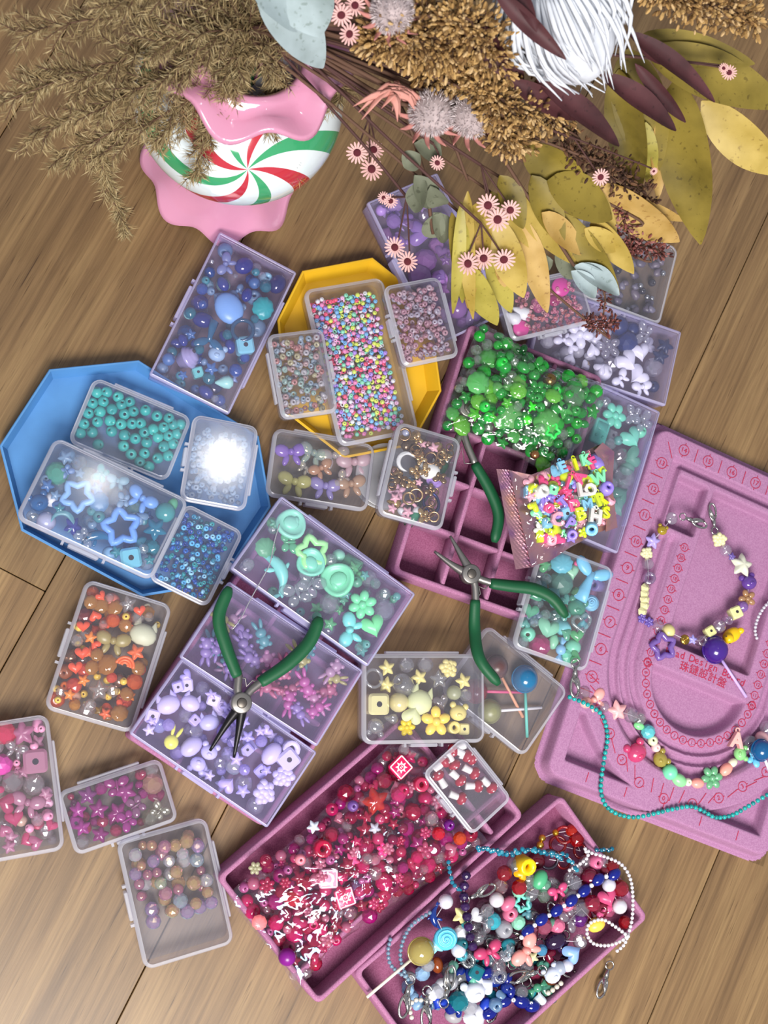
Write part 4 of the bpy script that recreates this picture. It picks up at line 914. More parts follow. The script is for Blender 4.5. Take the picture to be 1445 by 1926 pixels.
put('V', w_, '''1090 629 56 flower5 opaque white dfe0ee; 1066 665 30 pearl frost white dcdcea; 1087 661 26 pearl frost white e0e0ec; 1030 642 28 facet frost white dcdce8; 1145 652 50 flower5 crystal clear dcdcf0; 1180 680 50 heart opaque white e2e2f2 40; 1201 707 44 heart opaque white e2e2f2 -50; 1205 662 40 heart opaque white e0e0f0 10; 1180 644 44 facet opaque navy 142c64; 1165 607 38 pearl opaque navy 14285c; 1190 616 30 pearl opaque navy 142c60; 1255 652 40 star opaque navy 16284c; 1242 670 38 star opaque navy 16284c; 1229 727 24 round opaque navy 14264c; 1229 691 38 facet crystal clear e0e0f4; 1212 628 46 butterfly crystal clear e0e4f8; 1167 711 40 bow opaque white e4e4f4 50; 1208 728 42 bow opaque white e4e4f4 10; 1102 687 18 pearl metal champagne d8bc98; 1120 640 36 heart opaque white e0e0ee; 1112 668 30 heart frost white dcdcec; 1150 685 34 facet crystal clear d8d4e8; 1135 700 34 round opaque white e4e4f0; 1220 650 30 heart frost white d4d4ec; 1060 640 40 bow opaque white dedeee''')
fill('V', w_, [(3, 'heart', 'opaque', [('white', 'e0e0f0')], 1.0, 1.5), (2, 'facet', 'crystal', [('clear', 'e0e0f0')], .8, 1.3), (2, 'pearl', 'frost', [('white', 'dcdcec')], .7, 1.1)], 24, region=(.1, .1, .85, 1), allow=2)
w_ = 'in the lavender box under the flowers'
LAV = [('lavender', 'b890dc'), ('orchid', 'c88cd0'), ('mauve', 'a878bc'), ('pale_lilac', 'd0b0e8')]
put('W', w_, '''712 378 34 star jelly pale_lilac d0b4f0; 740 395 36 bow jelly lavender c4a0ec; 790 440 50 heart jelly lilac c49cec; 750 420 34 bunnyhead jelly lavender c8a8ec; 776 508 26 disc metal rose_gold f0a080; 826 525 34 round opaque orchid b880cc; 800 490 46 facet tint orchid b478c4; 790 520 50 facet tint mauve a06cb4; 860 580 40 pearl jelly orchid b884cc; 750 455 40 bear jelly lavender c090e0''')
fill('W', w_, [(3, 'facet', 'tint', LAV, .9, 1.5), (3, 'heart', 'jelly', LAV, 1.1, 1.7), (2, 'star', 'jelly', LAV, 1.1, 1.6), (2, 'round', 'opaque', LAV, .8, 1.2), (2, 'facet', 'crystal', [('clear', 'ecdcf4')], .8, 1.3)], 46, allow=2)
w_ = 'in the seafoam box by the board'
put('X', w_, '''1156 782 52 flower6 opaque seafoam 6cd4b4; 1128 812 48 blockcharm opaque seafoam 60c8b4 -20; 1188 825 48 heart opaque mint 74d4b8 30; 1211 815 26 round opaque mint 70d4ac; 1210 793 48 butterfly crystal clear d8e8f4 20; 1192 780 40 butterfly crystal clear d8e8f4; 1148 820 26 cube crystal clear d8e8f0; 1166 858 36 facet crystal smoky b8a4a8; 1192 862 42 heart frost mint 7cd0b4; 1180 900 42 facet crystal clear d8ecf0; 1168 930 40 heart tint sea_green 70b8a4; 1170 957 46 heart frost seafoam 88ccbc 30; 1190 925 30 facet crystal clear d4e8ec; 1180 880 30 round frost mint 8cd4bc''')
fill('X', w_, [(3, 'facet', 'crystal', [('clear', 'd4ecec')], .9, 1.5), (3, 'heart', 'frost', MINT, 1.1, 1.6), (2, 'round', 'frost', MINT, .7, 1.1)], 22, region=(.1, 0, .8, .85))
w_ = 'in the amethyst chip box'
fill('Y', w_, [(4, 'chip', 'frost', [('grey_violet', '887c98'), ('smoky_mauve', '9c8ca4'), ('pale_violet', 'a49cb8')], .9, 1.5), (1, 'pearl', 'metal', [('silver', 'a8a8b0')], .5, .8), (1, 'round', 'tint', [('dark_grey', '504c60')], .6, .8)], 70, allow=2)
w_ = 'in the pink seed box on the lilac box'
put('Z', w_, '''980 618 32 disc opaque hot_pink e0409c; 1042 565 32 bear tint magenta d82c94 -20; 1055 540 36 disc opaque magenta d4389c; 985 590 46 drop opaque white e8e8ee 65; 968 600 40 drop opaque white e4e4ec 60; 1010 575 30 oval tint rose e07cb4''')
fill('Z', w_, [(1, 'seed', 'jelly', [('salmon_pink', 'f8a4ac'), ('pink', 'f49cc0'), ('pale_pink', 'fcc4d0')], .34, .42)], 175, allow=4, region=(.2, .1, 1, 1), tries=40, name='pink_seed_bead')
# ------------------------------------------------------------------ bags of beads
def in_poly(p, P):
    c = False; j = len(P) - 1
    for i in range(len(P)):
        if (P[i][1] > p[1]) != (P[j][1] > p[1]) and p[0] < (P[j][0] - P[i][0]) * (p[1] - P[i][1]) / (P[j][1] - P[i][1]) + P[i][0]: c = not c
        j = i
    return c
def resample(P, n):
    L = [0]
    for i in range(len(P)): L.append(L[-1] + (Vector(P[(i + 1) % len(P)]) - Vector(P[i])).length)
    out = []
    for k in range(n):
        s = L[-1] * k / n; i = max(j for j in range(len(P)) if L[j] <= s); a, b = Vector(P[i]), Vector(P[(i + 1) % len(P)]); out.append(a.lerp(b, (s - L[i]) / max(1e-9, L[i + 1] - L[i])))
    return out
class Bag: pass
def bag(name, label, px, z0, hmax, top_mat, bot_mat, seed, wr=.0016, tilt=None):
    g = Bag(); zz = z0 + hmax * .25
    P = [at(x, y, zz) for x, y in px]; c = sum(P, Vector()) / len(P); c.z = 0
    out = ccw([((p - c).x, (p - c).y) for p in P]); o2 = resample(out, 170); n = 170; rings = 36
    g.root = empty(name, T(c.x, c.y, z0 * cm)); tag(g.root, label, 'bag', 'plastic bags of beads'); g.o2 = o2; g.c = c; g.z0 = z0 * cm; g.h = hmax * cm
    def prof(q): return g.h * (.18 + .82 * (1 - q ** 2.6)) if q < 1 else g.h * .18
    g.prof = prof
    def wrk(x, y, q):
        a = noise.noise(Vector((x * 75 + seed, y * 75, 1))); r = 1 - abs(noise.noise(Vector((x * 150, y * 60 + seed, 3)))) * 2; s = 1 - abs(noise.noise(Vector((x * 70 + y * 150, y * 80 - x * 100 + seed, 7)))) * 2
        e = min(1, q * 1.2) ** 2
        return wr * (.8 * a + 1.3 * max(0, r) ** 3 + 1.5 * max(0, s) ** 4) * (.5 + .8 * e) + .6 * wr * noise.noise(Vector((x * 260, y * 260, seed)))
    for part, sg, mt in (('film', 1, top_mat), ('backing', -1, bot_mat)):
        m = MB(); vs = []
        for r in range(rings + 1):
            q = 1 - r / rings
            for p in o2:
                x, y = p.x * q, p.y * q; zt = prof(q) if sg > 0 else g.h * .18 * q ** 3 + .0004
                vs.append((x, y, zt + (wrk(x, y, q) if sg > 0 else 0)))
        fs = [(r * n + i, r * n + (i + 1) % n, (r + 1) * n + (i + 1) % n, (r + 1) * n + i) for r in range(rings) for i in range(n)]
        m.add(vs, fs if sg > 0 else [f[::-1] for f in fs]); obj(part, m, mt, g.root)
    return g
def bag_fill(g, where, specs, n, seed, qmax=.9, sink=.0008, depth=1):
    rnd = random.Random(seed); tot = sum(s[0] for s in specs); done = []
    for k in range(n):
        q_ = rnd.uniform(0, tot)
        for s in specs:
            q_ -= s[0]
            if q_ <= 0: break
        size = rnd.uniform(s[4], s[5]) * cm; bead_mesh(s[1], s[2]); hz = HZ[s[1]] * size
        for t in range(25):
            q = math.sqrt(rnd.random()) * qmax; p = g.o2[rnd.randrange(len(g.o2))] * q
            zt = g.prof(q) - hz - sink; lay = rnd.random() * depth * .006; z = max(hz + .001, zt - lay)
            if all((p.x - a) ** 2 + (p.y - b) ** 2 + (z - c_) ** 2 > (.38 * (size + d)) ** 2 for a, b, c_, d in done):
                done.append((p.x, p.y, z, size)); cn, hx = rnd.choice(s[3])
                bead(s[1], s[2], cn, hx, T(g.c.x + p.x, g.c.y + p.y, g.z0 + z) @ spin(s[1], rnd), size, where, 'beads ' + where); break
    g.done = done
def bag_put(g, where, text):
    for it in text.split(';'):
        f = it.split()
        if not f: continue
        x, y, px = map(float, f[:3]); shape, mk, cn, hx = f[3:7]; turn = math.radians(float(f[7])) if len(f) > 7 else RND.uniform(0, 6)
        bead_mesh(shape, mk); z = g.z0 + g.h * .8; size = px * mpp(x, y, z * 100); p = at(x, y, (z - HZ[shape] * size) * 100)
        bead(shape, mk, cn, hx, Matrix.Translation(p) @ RZ(turn), size, where, 'beads ' + where)
BAGF = film('bag_film', 'fbfbfb', .012, 'f0f0f0', .06, .8, .07, irid=False)
BAGI = film('bag_film_iridescent', 'fdf8fb', .010, 'f0e0f0', .065, .9, .08, irid=True)
gb = bag('bead_bag', 'crumpled clear bag of bright green beads on the pink divided tray', [(903, 603), (963, 638), (1030, 690), (1141, 722), (1128, 785), (1090, 838), (1030, 888), (960, 850), (905, 827), (828, 804), (862, 712)], 3.4, 2.9, BAGF, BAGF, 3, .0016)
w_ = 'in the green bead bag'
GRN = [('bright_green', '14d83c'), ('emerald', '10b044'), ('green', '28c84c')]
bag_put(gb, w_, '''1000 765 26 star opaque neon_green 30ec20; 990 790 34 drop opaque neon_green 40f020 110; 1030 795 58 shell jelly pale_green 78e070; 1062 770 44 star jelly green 58d864; 1010 735 44 flower6 jelly bright_green 18c040; 950 690 26 pearl tint green 20d050; 945 682 24 round opaque bright_green 18cc40; 912 765 22 round opaque bright_green 14c83c; 920 785 22 round opaque bright_green 14c83c; 1046 735 22 round opaque bright_green 14c83c; 900 720 46 shell jelly pale_green 7ce084; 935 730 56 candy jelly pale_green 80dc78; 975 725 44 oval jelly yellow_green 90e060; 960 780 52 shell jelly pale_green 88e080; 1040 810 36 starframe opaque neon_green 38ec60; 1034 715 28 pearl metal gold 8c7040; 1006 855 18 pearl metal bronze b07850; 985 665 36 bow tint dark_green 106828; 1080 745 46 shell crystal green 70d070; 1010 690 40 butterfly tint green 40b850''')
bag_fill(gb, w_, [(4, 'facet', 'tint', GRN, .9, 1.5), (3, 'round', 'jelly', GRN, .8, 1.1), (3, 'shell', 'jelly', [('pale_green', '68d868'), ('lime', '88e84c')], 1.3, 2.0), (2, 'facet', 'crystal', [('clear', 'd0f0d4')], .8, 1.2), (2, 'star', 'jelly', [('lime', '70ec40'), ('green', '28c048')], 1.2, 1.8), (1, 'round', 'opaque', [('dark_green', '0a3c28')], .5, .8), (2, 'oval', 'jelly', GRN, 1.0, 1.5)], 250, 5, depth=2, qmax=.94)
pb = bag('bead_bag', 'big shiny clear bag of red and pink beads in the pink tray', [(440, 1672), (562, 1572), (650, 1482), (735, 1398), (812, 1408), (858, 1518), (918, 1580), (850, 1632), (760, 1690), (620, 1785), (560, 1868), (524, 1803), (475, 1749), (430, 1690)], 1.9, 3.2, BAGI, BAGF, 9, .0019)
w_ = 'in the red and pink bead bag'
REDS = [('crimson', 'b80848'), ('hot_pink', 'f42080'), ('raspberry', 'b00858'), ('magenta', 'c8148c'), ('rose_red', 'd01450')]
PNK = [('pink', 'ec4488'), ('pale_pink', 'ec90b0'), ('rose', 'dc2868')]
bag_put(pb, w_, '''706 1508 64 star tint coral_red f04838 15; 664 1516 22 round frost lilac a070d0; 760 1410 22 facet crystal clear f0d8e0; 605 1595 36 tube tint hot_pink f0185c; 663 1618 36 star opaque pink f05c94; 722 1597 28 flower6 opaque hot_pink f0408c; 565 1617 22 round opaque pale_pink f08c9c; 480 1633 26 flower6 frost cream d8d4b0; 825 1568 26 facet tint hot_red f02848; 812 1540 28 facet crystal clear f0d4dc; 800 1600 34 flower5 jelly pink e86494; 865 1577 26 facet tint orange f06030; 488 1735 30 shell opaque salmon f07c80; 540 1800 34 pearl opaque purple 7c1080; 550 1690 32 facet tint hot_red e82040; 750 1495 30 facet tint hot_pink f0308c; 758 1486 26 round tint hot_pink f0347c; 590 1555 30 star opaque silver c8d0dc; 705 1558 28 star opaque silver c0c8d4; 790 1475 30 tube jelly pink f0487c; 590 1740 16 ring opaque hot_pink f02878; 500 1618 24 rose tint raspberry b01c50; 705 1616 24 facet iri pink f0b0d0; 670 1668 24 facet iri lilac b088d8; 845 1552 22 round tint purple 9c20b0''')
bag_fill(pb, w_, [(5, 'facet', 'tint', REDS, 1.0, 1.6), (4, 'round', 'tint', REDS, .9, 1.4), (3, 'pearl', 'jelly', PNK, .6, 1.1), (3, 'facet', 'crystal', [('clear', 'f4dce4'), ('pale_pink', 'f4b4cc')], .7, 1.2), (2, 'heart', 'jelly', PNK, 1.0, 1.5), (2, 'flower6', 'jelly', PNK, .9, 1.4), (2, 'star', 'tint', REDS, 1.1, 1.7), (1, 'round', 'pearl', [('mauve', 'b05890')], .6, .9)], 330, 11, depth=2, qmax=.93)
# square charms with a white sun or moon print
for (x, y, tn, hx, kind, lab) in ((755, 1443, .75, 'e01858', 'sun', 'red square bead with white framed sun, top of the red bead bag'), (619, 1653, .0, 'f0b0c8', 'moon', 'pale pink square bead with white framed moon in the red bead bag'), (650, 1689, .3, 'e04878', 'sun', 'pink square bead with white framed sun beside the moon square')):
    z = pb.z0 * 100 + pb.h * 100 * .86; p = at(x, y, z); s = 36 * mpp(x, y, z); r = empty('square_charm', Matrix.Translation(p) @ RZ(tn)); tag(r, lab, 'bead', 'square sun and moon beads')
    m = MB(); m.prism(rrect(s, s, s * .12, 2), -s * .3, 0, s * .05); obj('charm_body', m, mat('charm_' + hx, hx, .3), r)
    m = MB()
    for a in range(4): m.box((0, s * .42, .0002), (s * .84, s * .06, .0004)); m.xf(RZ(a * PI / 2), len(m.v) - 8)
    if kind == 'sun':
        m.lathe([(s * .14, .0004), (s * .2, .0004), (s * .2, 0)][::-1], 14)
        for a in range(8): m.add([RZ(a * PI / 4) @ Vector(v) for v in ((s * .2, -s * .06, .0003), (s * .34, 0, .0003), (s * .2, s * .06, .0003))], [(0, 1, 2)])
        m.box((-s * .04, 0, .0003), (s * .05, s * .12, .0004)); m.box((s * .06, 0, .0003), (s * .05, s * .12, .0004))
    else:
        o_ = [(s * .3 * math.cos(a), s * .3 * math.sin(a)) for a in [-2.0 + 4 * i / 12 for i in range(13)]] + [(s * .24 * math.cos(a) - s * .1, s * .24 * math.sin(a)) for a in [1.9 - 3.8 * i / 10 for i in range(11)]]
        m.prism(ccw(o_), 0, .0004)
    obj('white_print', m, WHITEP, r, smooth=False)
# foil pouch of letters
_t = NT('rose_foil_painted_reflections'); _b = _t.n('BsdfPrincipled'); _b.inputs['Metallic'].default_value = .85; _b.inputs['Roughness'].default_value = .25
_tc = _t.n('TexCoord'); _nz = _t.n('TexNoise'); _nz.inputs['Scale'].default_value = 45; _t.l(_tc.outputs['Object'], _nz.inputs['Vector']); _cr = _t.n('ValToRGB'); _t.l(_nz.outputs[0], _cr.inputs[0]); _e = _cr.color_ramp.elements
_e[0].position = .3; _e[0].color = C('9c6c98'); _e[1].position = .75; _e[1].color = C('e0a080'); _q = _e.new(.45); _q.color = C('c08c98'); _q = _e.new(.58); _q.color = C('c8949c'); _t.l(_cr.outputs[0], _b.inputs['Base Color'])  # purple and orange patches imitate holographic reflections in the base colour
_bp = _t.n('Bump'); _bp.inputs['Strength'].default_value = .2; _bp.inputs['Distance'].default_value = .001; _n2 = _t.n('TexNoise'); _n2.inputs['Scale'].default_value = 90; _t.l(_tc.outputs['Object'], _n2.inputs['Vector']); _t.l(_n2.outputs[0], _bp.inputs['Height']); _t.l(_bp.outputs[0], _b.inputs['Normal']); FOIL = _t.done(_b.outputs[0])
lb = bag('foil_pouch', 'rose gold foil pouch with clear front full of pastel letter beads', [(958, 884), (1000, 893), (1062, 868), (1132, 834), (1153, 852), (1150, 920), (1160, 990), (1125, 1002), (1072, 1030), (1037, 1054), (1000, 1066), (985, 1000)], 5.3, 1.7, BAGF, FOIL, 21, .0014)
m = MB(); st = [at(x, y, 5.5) for x, y in ((934, 882), (960, 884), (1006, 1066), (970, 1071))]; st = [p - Vector((lb.c.x, lb.c.y, lb.z0)) for p in st]
nU, nV = 10, 60; vs = []
for i in range(nU + 1):
    for j in range(nV + 1):
        a = st[0].lerp(st[1], i / nU); b_ = st[3].lerp(st[2], i / nU); p = a.lerp(b_, j / nV); p.z += .0002 * math.sin(i * 2.9) * math.cos(j * 1.7) + .0004 * noise.noise(p * 90); vs.append(p)
m.add(vs, [(i * (nV + 1) + j, (i + 1) * (nV + 1) + j, (i + 1) * (nV + 1) + j + 1, i * (nV + 1) + j + 1) for i in range(nU) for j in range(nV)])
obj('foil_seal', m, FOIL, lb.root, smooth=False)
m = MB(); e = [at(x, y, 6.1) - Vector((lb.c.x, lb.c.y, lb.z0)) for x, y in ((1118, 848), (1134, 832), (1156, 850), (1152, 915), (1162, 992), (1140, 1000), (1143, 930), (1136, 875))]
m.add(e + [p - Vector((0, 0, .001)) for p in e], [tuple(range(7, -1, -1)), tuple(range(8, 16))] + [(i, (i + 1) % 8, (i + 1) % 8 + 8, i + 8) for i in range(8)]); obj('foil_edge', m, FOIL, lb.root, smooth=False)
_txt = {}
def letter_mesh(ch, mk='opaque'):
    if ch not in _txt:
        cu = bpy.data.curves.new('t', 'FONT'); cu.body = ch; cu.size = 1.25; cu.align_x = 'CENTER'; cu.align_y = 'CENTER'; cu.extrude = .16; cu.bevel_depth = .05; cu.bevel_resolution = 1; cu.resolution_u = 2; cu.offset = .02
        o = bpy.data.objects.new('t', cu); COL.objects.link(o); dg = bpy.context.evaluated_depsgraph_get(); me = bpy.data.meshes.new_from_object(o.evaluated_get(dg)); bpy.data.objects.remove(o); bpy.data.curves.remove(cu)
        m = MB(); m.add([v.co.copy() for v in me.vertices], [tuple(p.vertices) for p in me.polygons])
        k = len(m.v); m.lathe([(.13 + .05 * math.cos(a), .05 * math.sin(a)) for a in [TAU * i / 6 for i in range(6)]], 10, closed=True); top = max(v.y for v in m.v[:k]); m.xf(T(0, top + .12, 0), k)
        _txt[ch] = m.mesh('letter_bead', (beadmat(mk),), False)
    return _txt[ch]
w_ = 'in the foil pouch'
CAN = [('neon_yellow', 'dcec20'), ('hot_pink', 'f84c8c'), ('mint', '88ecb4'), ('white', 'ece8e4'), ('lilac', '9c84e4'), ('pale_pink', 'f4acc0'), ('sky_blue', '84c4e8')]
rl = random.Random(4); done = []
def pouch_pos(px, py, dz=0.0): return at(px, py, 6.35 + dz)
for ch, x, y, px, ci, tn in (('E', 1058, 880, 34, 6, 20), ('I', 1083, 875, 34, 0, 15), ('F', 1115, 872, 34, 1, 25), ('K', 1101, 866, 32, 2, 10), ('L', 1095, 922, 40, 3, 5), ('O', 1110, 922, 36, 3, -5), ('D', 1080, 950, 34, 1, 20), ('A', 1090, 898, 36, 1, 60), ('B', 1092, 967, 38, 0, 20), ('H', 1120, 972, 40, 3, -10), ('C', 1048, 978, 40, 5, 10), ('W', 1127, 900, 34, 2, 20), ('R', 1130, 940, 38, 0, 20), ('J', 1068, 908, 34, 1, -20), ('T', 1060, 945, 32, 4, 40), ('P', 1072, 985, 34, 4, -30), ('M', 1105, 950, 32, 6, 15), ('S', 1140, 965, 34, 0, 5)):
    p = pouch_pos(x, y); s = px * mpp(x, y, 5) * .68; cn, hx = CAN[ci]; o = link('letter_bead', letter_mesh(ch)); o.matrix_world = Matrix.Translation(p) @ RZ(math.radians(tn)) @ rotM('X', rl.uniform(-.2, .2)) @ S3(s); o.color = C(hx)
    tag(o, '%s plastic letter %s with a loop in the foil pouch' % (cn.replace('_', ' '), ch), 'bead', 'beads ' + w_); done.append((x, y, px * .45))
k = 0
poly = [(985, 905), (1060, 880), (1125, 855), (1140, 900), (1148, 985), (1070, 1015), (1020, 1020), (1005, 960)]
for t in range(900):
    if k >= 85: break
    x, y = rl.uniform(985, 1150), rl.uniform(855, 1025)
    if not in_poly((x, y), poly): continue
    sh, mk = rl.choice([('heart', 'opaque'), ('heart', 'opaque'), ('barrel', 'opaque'), ('tube', 'opaque'), ('star', 'opaque'), ('flower5', 'opaque'), ('bow', 'opaque'), ('cube', 'opaque')]); px = rl.uniform(20, 30)
    near = sum(1 for q in done if math.hypot(q[0] - x, q[1] - y) < .62 * (q[2] + px * .5))
    if near > 2: continue
    p = pouch_pos(x, y, -.75 if near else -.2); cn, hx = rl.choice(CAN); bead_mesh(sh, mk); bead(sh, mk, cn, hx, Matrix.Translation(p) @ spin(sh, rl), px * mpp(x, y, 5), w_, 'beads ' + w_); done.append((x, y, px * .45)); k += 1

# ------------------------------------------------------------------ pliers
GREEN = mat('green_grip', '04502c', .55, bump=(900, .15, .0003)); STEEL = mat('brushed_steel', '8c8884', .38, .9); DARK = mat('dark_steel', '2c2a2c', .35, .8)
def pxpath(pts): return [at(x, y, z) for x, y, z in pts]
def pliers(label, pivot, handles, necks, jaws, jawmat, r=.0062, spring=True, bodyr=.0085):
    pv = at(*pivot); root = empty('pliers', Matrix.Translation((pv.x, pv.y, pv.z - .004))); tag(root, label, 'pliers', 'green handled jewellery pliers'); I = root.matrix_world.inverted()
    def add(name, m, mt, smooth=True): m.xf(I); return obj(name, m, mt, root, smooth=smooth)
    for h in handles:
        pp = smooth_path(pxpath(h), 26); m = MB(); rr = [r * (.86 + .14 * math.sin(PI * i / 25)) for i in range(26)]; rr[0] *= .9; rr[-1] *= .55; rr[-2] *= .85; m.tube(pp, [(a * .82, a) for a in rr], 14); add('grip', m, GREEN)
    for nk in necks:
        pp = smooth_path(pxpath(nk), 10); m = MB(); m.tube(pp, [(.0035, .0032)] * 10, 10); add('shank', m, STEEL)
    for j in jaws:
        pp = smooth_path(pxpath(j), 12); m = MB(); m.tube(pp, [.0044 * (1 - .78 * i / 11) + .0002 for i in range(12)], 10); add('jaw', m, jawmat)
    m = MB(); m.lathe([(0, -.005), (bodyr, -.005), (bodyr * 1.03, 0), (bodyr, .0045), (bodyr - .001, .005), (0, .005)], 24); m.xf(Matrix.Translation(pv)); add('pivot_plate', m, STEEL)
    m = MB(); m.lathe([(0, .0045), (.0042, .0045), (.0042, .0056), (.0034, .0062), (0, .0062)], 18); m.xf(Matrix.Translation(pv)); add('rivet', m, mat('worn_steel', '6c6660', .45, .9))
    if spring:
        a, b_ = at(*handles[0][0]), at(*handles[1][0]); m = MB(); mid = (a + b_) / 2; m.tube([a, a.lerp(mid, .7), mid.lerp(pv, .3), b_.lerp(mid, .7), b_], .0006, 6); add('spring', m, STEEL)
    return root
pliers('green handled chain nose pliers with open steel jaws across the pink divided tray', (884, 1080, 4.6), [[(922, 1097, 4.7), (960, 1102, 4.8), (1005, 1108, 4.9), (1040, 1126, 4.95), (1066, 1160, 5.0)], [(894, 1128, 4.5), (893, 1185, 4.2), (903, 1240, 5.4), (939, 1287, 5.6)]],
       [[(884, 1080, 4.6), (905, 1090, 4.6), (930, 1098, 4.7)], [(884, 1080, 4.6), (893, 1100, 4.6), (895, 1135, 4.5)]], [[(876, 1078, 4.6), (850, 1062, 4.4), (817, 1037, 4.1)], [(884, 1072, 4.7), (868, 1045, 4.5), (847, 1008, 4.2)]], STEEL)
pliers('green handled round nose pliers with black jaws on the lilac boxes', (453, 1322, 6.3), [[(447, 1272, 6.3), (425, 1215, 6.3), (412, 1160, 6.2), (432, 1104, 6.2)], [(489, 1284, 6.3), (541, 1249, 6.4), (582, 1207, 6.4), (602, 1161, 6.4)]],
       [[(453, 1322, 6.3), (447, 1298, 6.3), (449, 1268, 6.3)], [(456, 1320, 6.3), (470, 1300, 6.3), (493, 1281, 6.3)]], [[(446, 1335, 6.2), (425, 1364, 6.1), (395, 1412, 5.8)], [(455, 1335, 6.2), (450, 1370, 6.1), (440, 1425, 5.8)]], DARK)
pliers('green handled pliers half hidden beneath the green bead bag', (878, 768, 3.3), [[(893, 872, 3.7), (923, 925, 3.75), (938, 970, 3.75), (930, 1020, 3.7)], [(838, 870, 3.1), (805, 920, 2.6), (775, 960, 2.3), (768, 992, 2.2)]],
       [[(878, 768, 3.3), (874, 820, 3.5), (896, 878, 3.7)], [(878, 768, 3.3), (862, 825, 3.4), (836, 874, 3.1)]], [[(876, 760, 3.3), (880, 730, 3.2), (890, 700, 3.2)], [(882, 760, 3.3), (896, 732, 3.2), (908, 705, 3.2)]], DARK, spring=True)

# ------------------------------------------------------------------ lollipops, duck, spool
def lolly(label, ball, r, stick, col, stickcol, zball, zend, jelly='tint', group='small lollipop charms', band=True):
    z0 = zball; c = at(*ball, z0); root = empty('lollipop_charm', Matrix.Translation((c.x, c.y, c.z - r * mpp(*ball, z0)))); tag(root, label, 'charm', group)
    R_ = r * mpp(*ball, z0); s = R_ * 2; m = build_shape('pearl'); me = m.mesh('candy_ball', (beadmat(jelly),)); o = link('candy_ball', me, root); o.matrix_local = T(0, 0, R_) @ S3(s); o.color = C(col)
    e = at(*stick, zend); d = (e - c).normalized(); m = MB(); m.tube([c + d * R_ * .9, c.lerp(e, .5), e], .0014, 10); m.xf(root.matrix_world.inverted()); obj('stick', m, mat('stick_' + stickcol, stickcol, .45), root)
    m = MB(); m.tube([c + d.orthogonal().normalized() * 0 + Vector((math.cos(a) * R_ * 1.02, math.sin(a) * R_ * 1.02, 0)) for a in [TAU * i / 24 for i in range(25)]], .0007, 6); m.xf(root.matrix_world.inverted()); o = link('candy_band', m.mesh('candy_band', (beadmat(jelly),)), root); o.color = C(col)
    return root
lolly('brown lollipop charm with peach stick in the lollipop box', (934, 1254), 22, (984, 1349), '5c4040', 'e0a080', 1.2, .6, 'opaque')
lolly('blue lollipop charm with aqua stick in the lollipop box', (987, 1277), 25, (992, 1387), '2c98d0', '6cc8b8', 1.25, .9, 'jelly')
lolly('pale yellow lollipop charm with white stick in the lollipop box', (921, 1338), 22, (1019, 1331), 'c8c890', 'e4e0e4', 1.1, .6, 'frost')
lolly('red lollipop charm with pink stick under the pale yellow bead box', (895, 1300), 22, (982, 1302), 'b83048', 'd85c88', 1.1, .8, 'jelly')
lolly('purple lollipop charm with pale stick lying on the bead board', (1345, 1222), 25, (1404, 1311), '5c2cb0', 'c4a8e4', 1.9, 1.9, 'jelly')
lolly('blue lollipop charm with white stick on the lower bead board', (1432, 1411), 20, (1448, 1450), '0c78b8', 'e4e4ec', 2.6, 2.4, 'jelly')
lolly('yellow lollipop charm with long white stick at the bracelet tray', (792, 1789), 25, (690, 1876), 'd8c878', 'e0d8c8', 3.9, 3.5, 'tint')
def duck(x, y, z):
    p = at(x, y, z); s = 40 * mpp(x, y, z); root = empty('duck_charm', Matrix.Translation(p) @ RZ(PI + .5)); tag(root, 'tiny yellow rubber duck charm beside the purple lollipop', 'charm')
    ym = mat('duck_yellow', 'f0c010', .3); m = MB(); m.ell((0, 0, .28 * s), (.5 * s, .34 * s, .3 * s), 16, 10); m.ell((-.42 * s, 0, .42 * s), (.2 * s, .16 * s, .14 * s), 10, 6, rotM('Y', .7).to_3x3()); obj('duck_body', m, ym, root)
    m = MB(); m.ell((.36 * s, 0, .55 * s), .24 * s, 14, 9); obj('duck_head', m, ym, root)
    m = MB(); m.ell((.6 * s, 0, .5 * s), (.1 * s, .1 * s, .05 * s), 8, 5); obj('beak', m, mat('duck_beak', 'e05820', .4), root)
    for sg in (-1, 1): m = MB(); m.ell((.46 * s, sg * .17 * s, .64 * s), .045 * s, 8, 5); obj('eye', m, HOLE, root)
duck(1371, 1195, .5)
c = at(722, 898, .1); root = empty('thread_spool', Matrix.Translation((c.x, c.y, 0))); tag(root, 'white plastic spool of clear thread peeking out beside the charm box', 'spool')
R_ = 62 * mpp(722, 898, 1)
for z_ in (0, .012):
    m = MB(); m.lathe([(.006, z_), (R_, z_), (R_, z_ + .0016), (R_ * .98, z_ + .002), (.006, z_ + .002)], 40, closed=True); obj('flange', m, film('spool_plastic', 'f0f0f0', .5, 'dcdce0', .05, .5, .2), root)
m = MB(); m.lathe([(R_ * .8, .002), (R_ * .82, .007), (R_ * .8, .012)], 32); obj('thread', m, film('thread_clear', 'f0f0f0', .45, 'c8c4c0', .06, .5, .3), root)
m = MB(); m.lathe([(.008, .002), (.010, .002), (.010, .0125), (.008, .0125)], 20, closed=True); obj('spool_core', m, mat('spool_grey', '98928c', .5), root)
m = MB(); m.tube(smooth_path(pxpath([(526, 985, 5.9), (516, 1020, 6.0), (508, 1060, 6.1), (495, 1085, 6.2), (470, 1130, 6.0), (452, 1165, 5.9), (436, 1185, 5.7)]), 30), .0005, 6)
o = obj('silver_thread', m, mat('silver_thread', 'd8d4d8', .2, .8)); tag(o, 'loose strand of silver thread across the lilac boxes', 'thread')

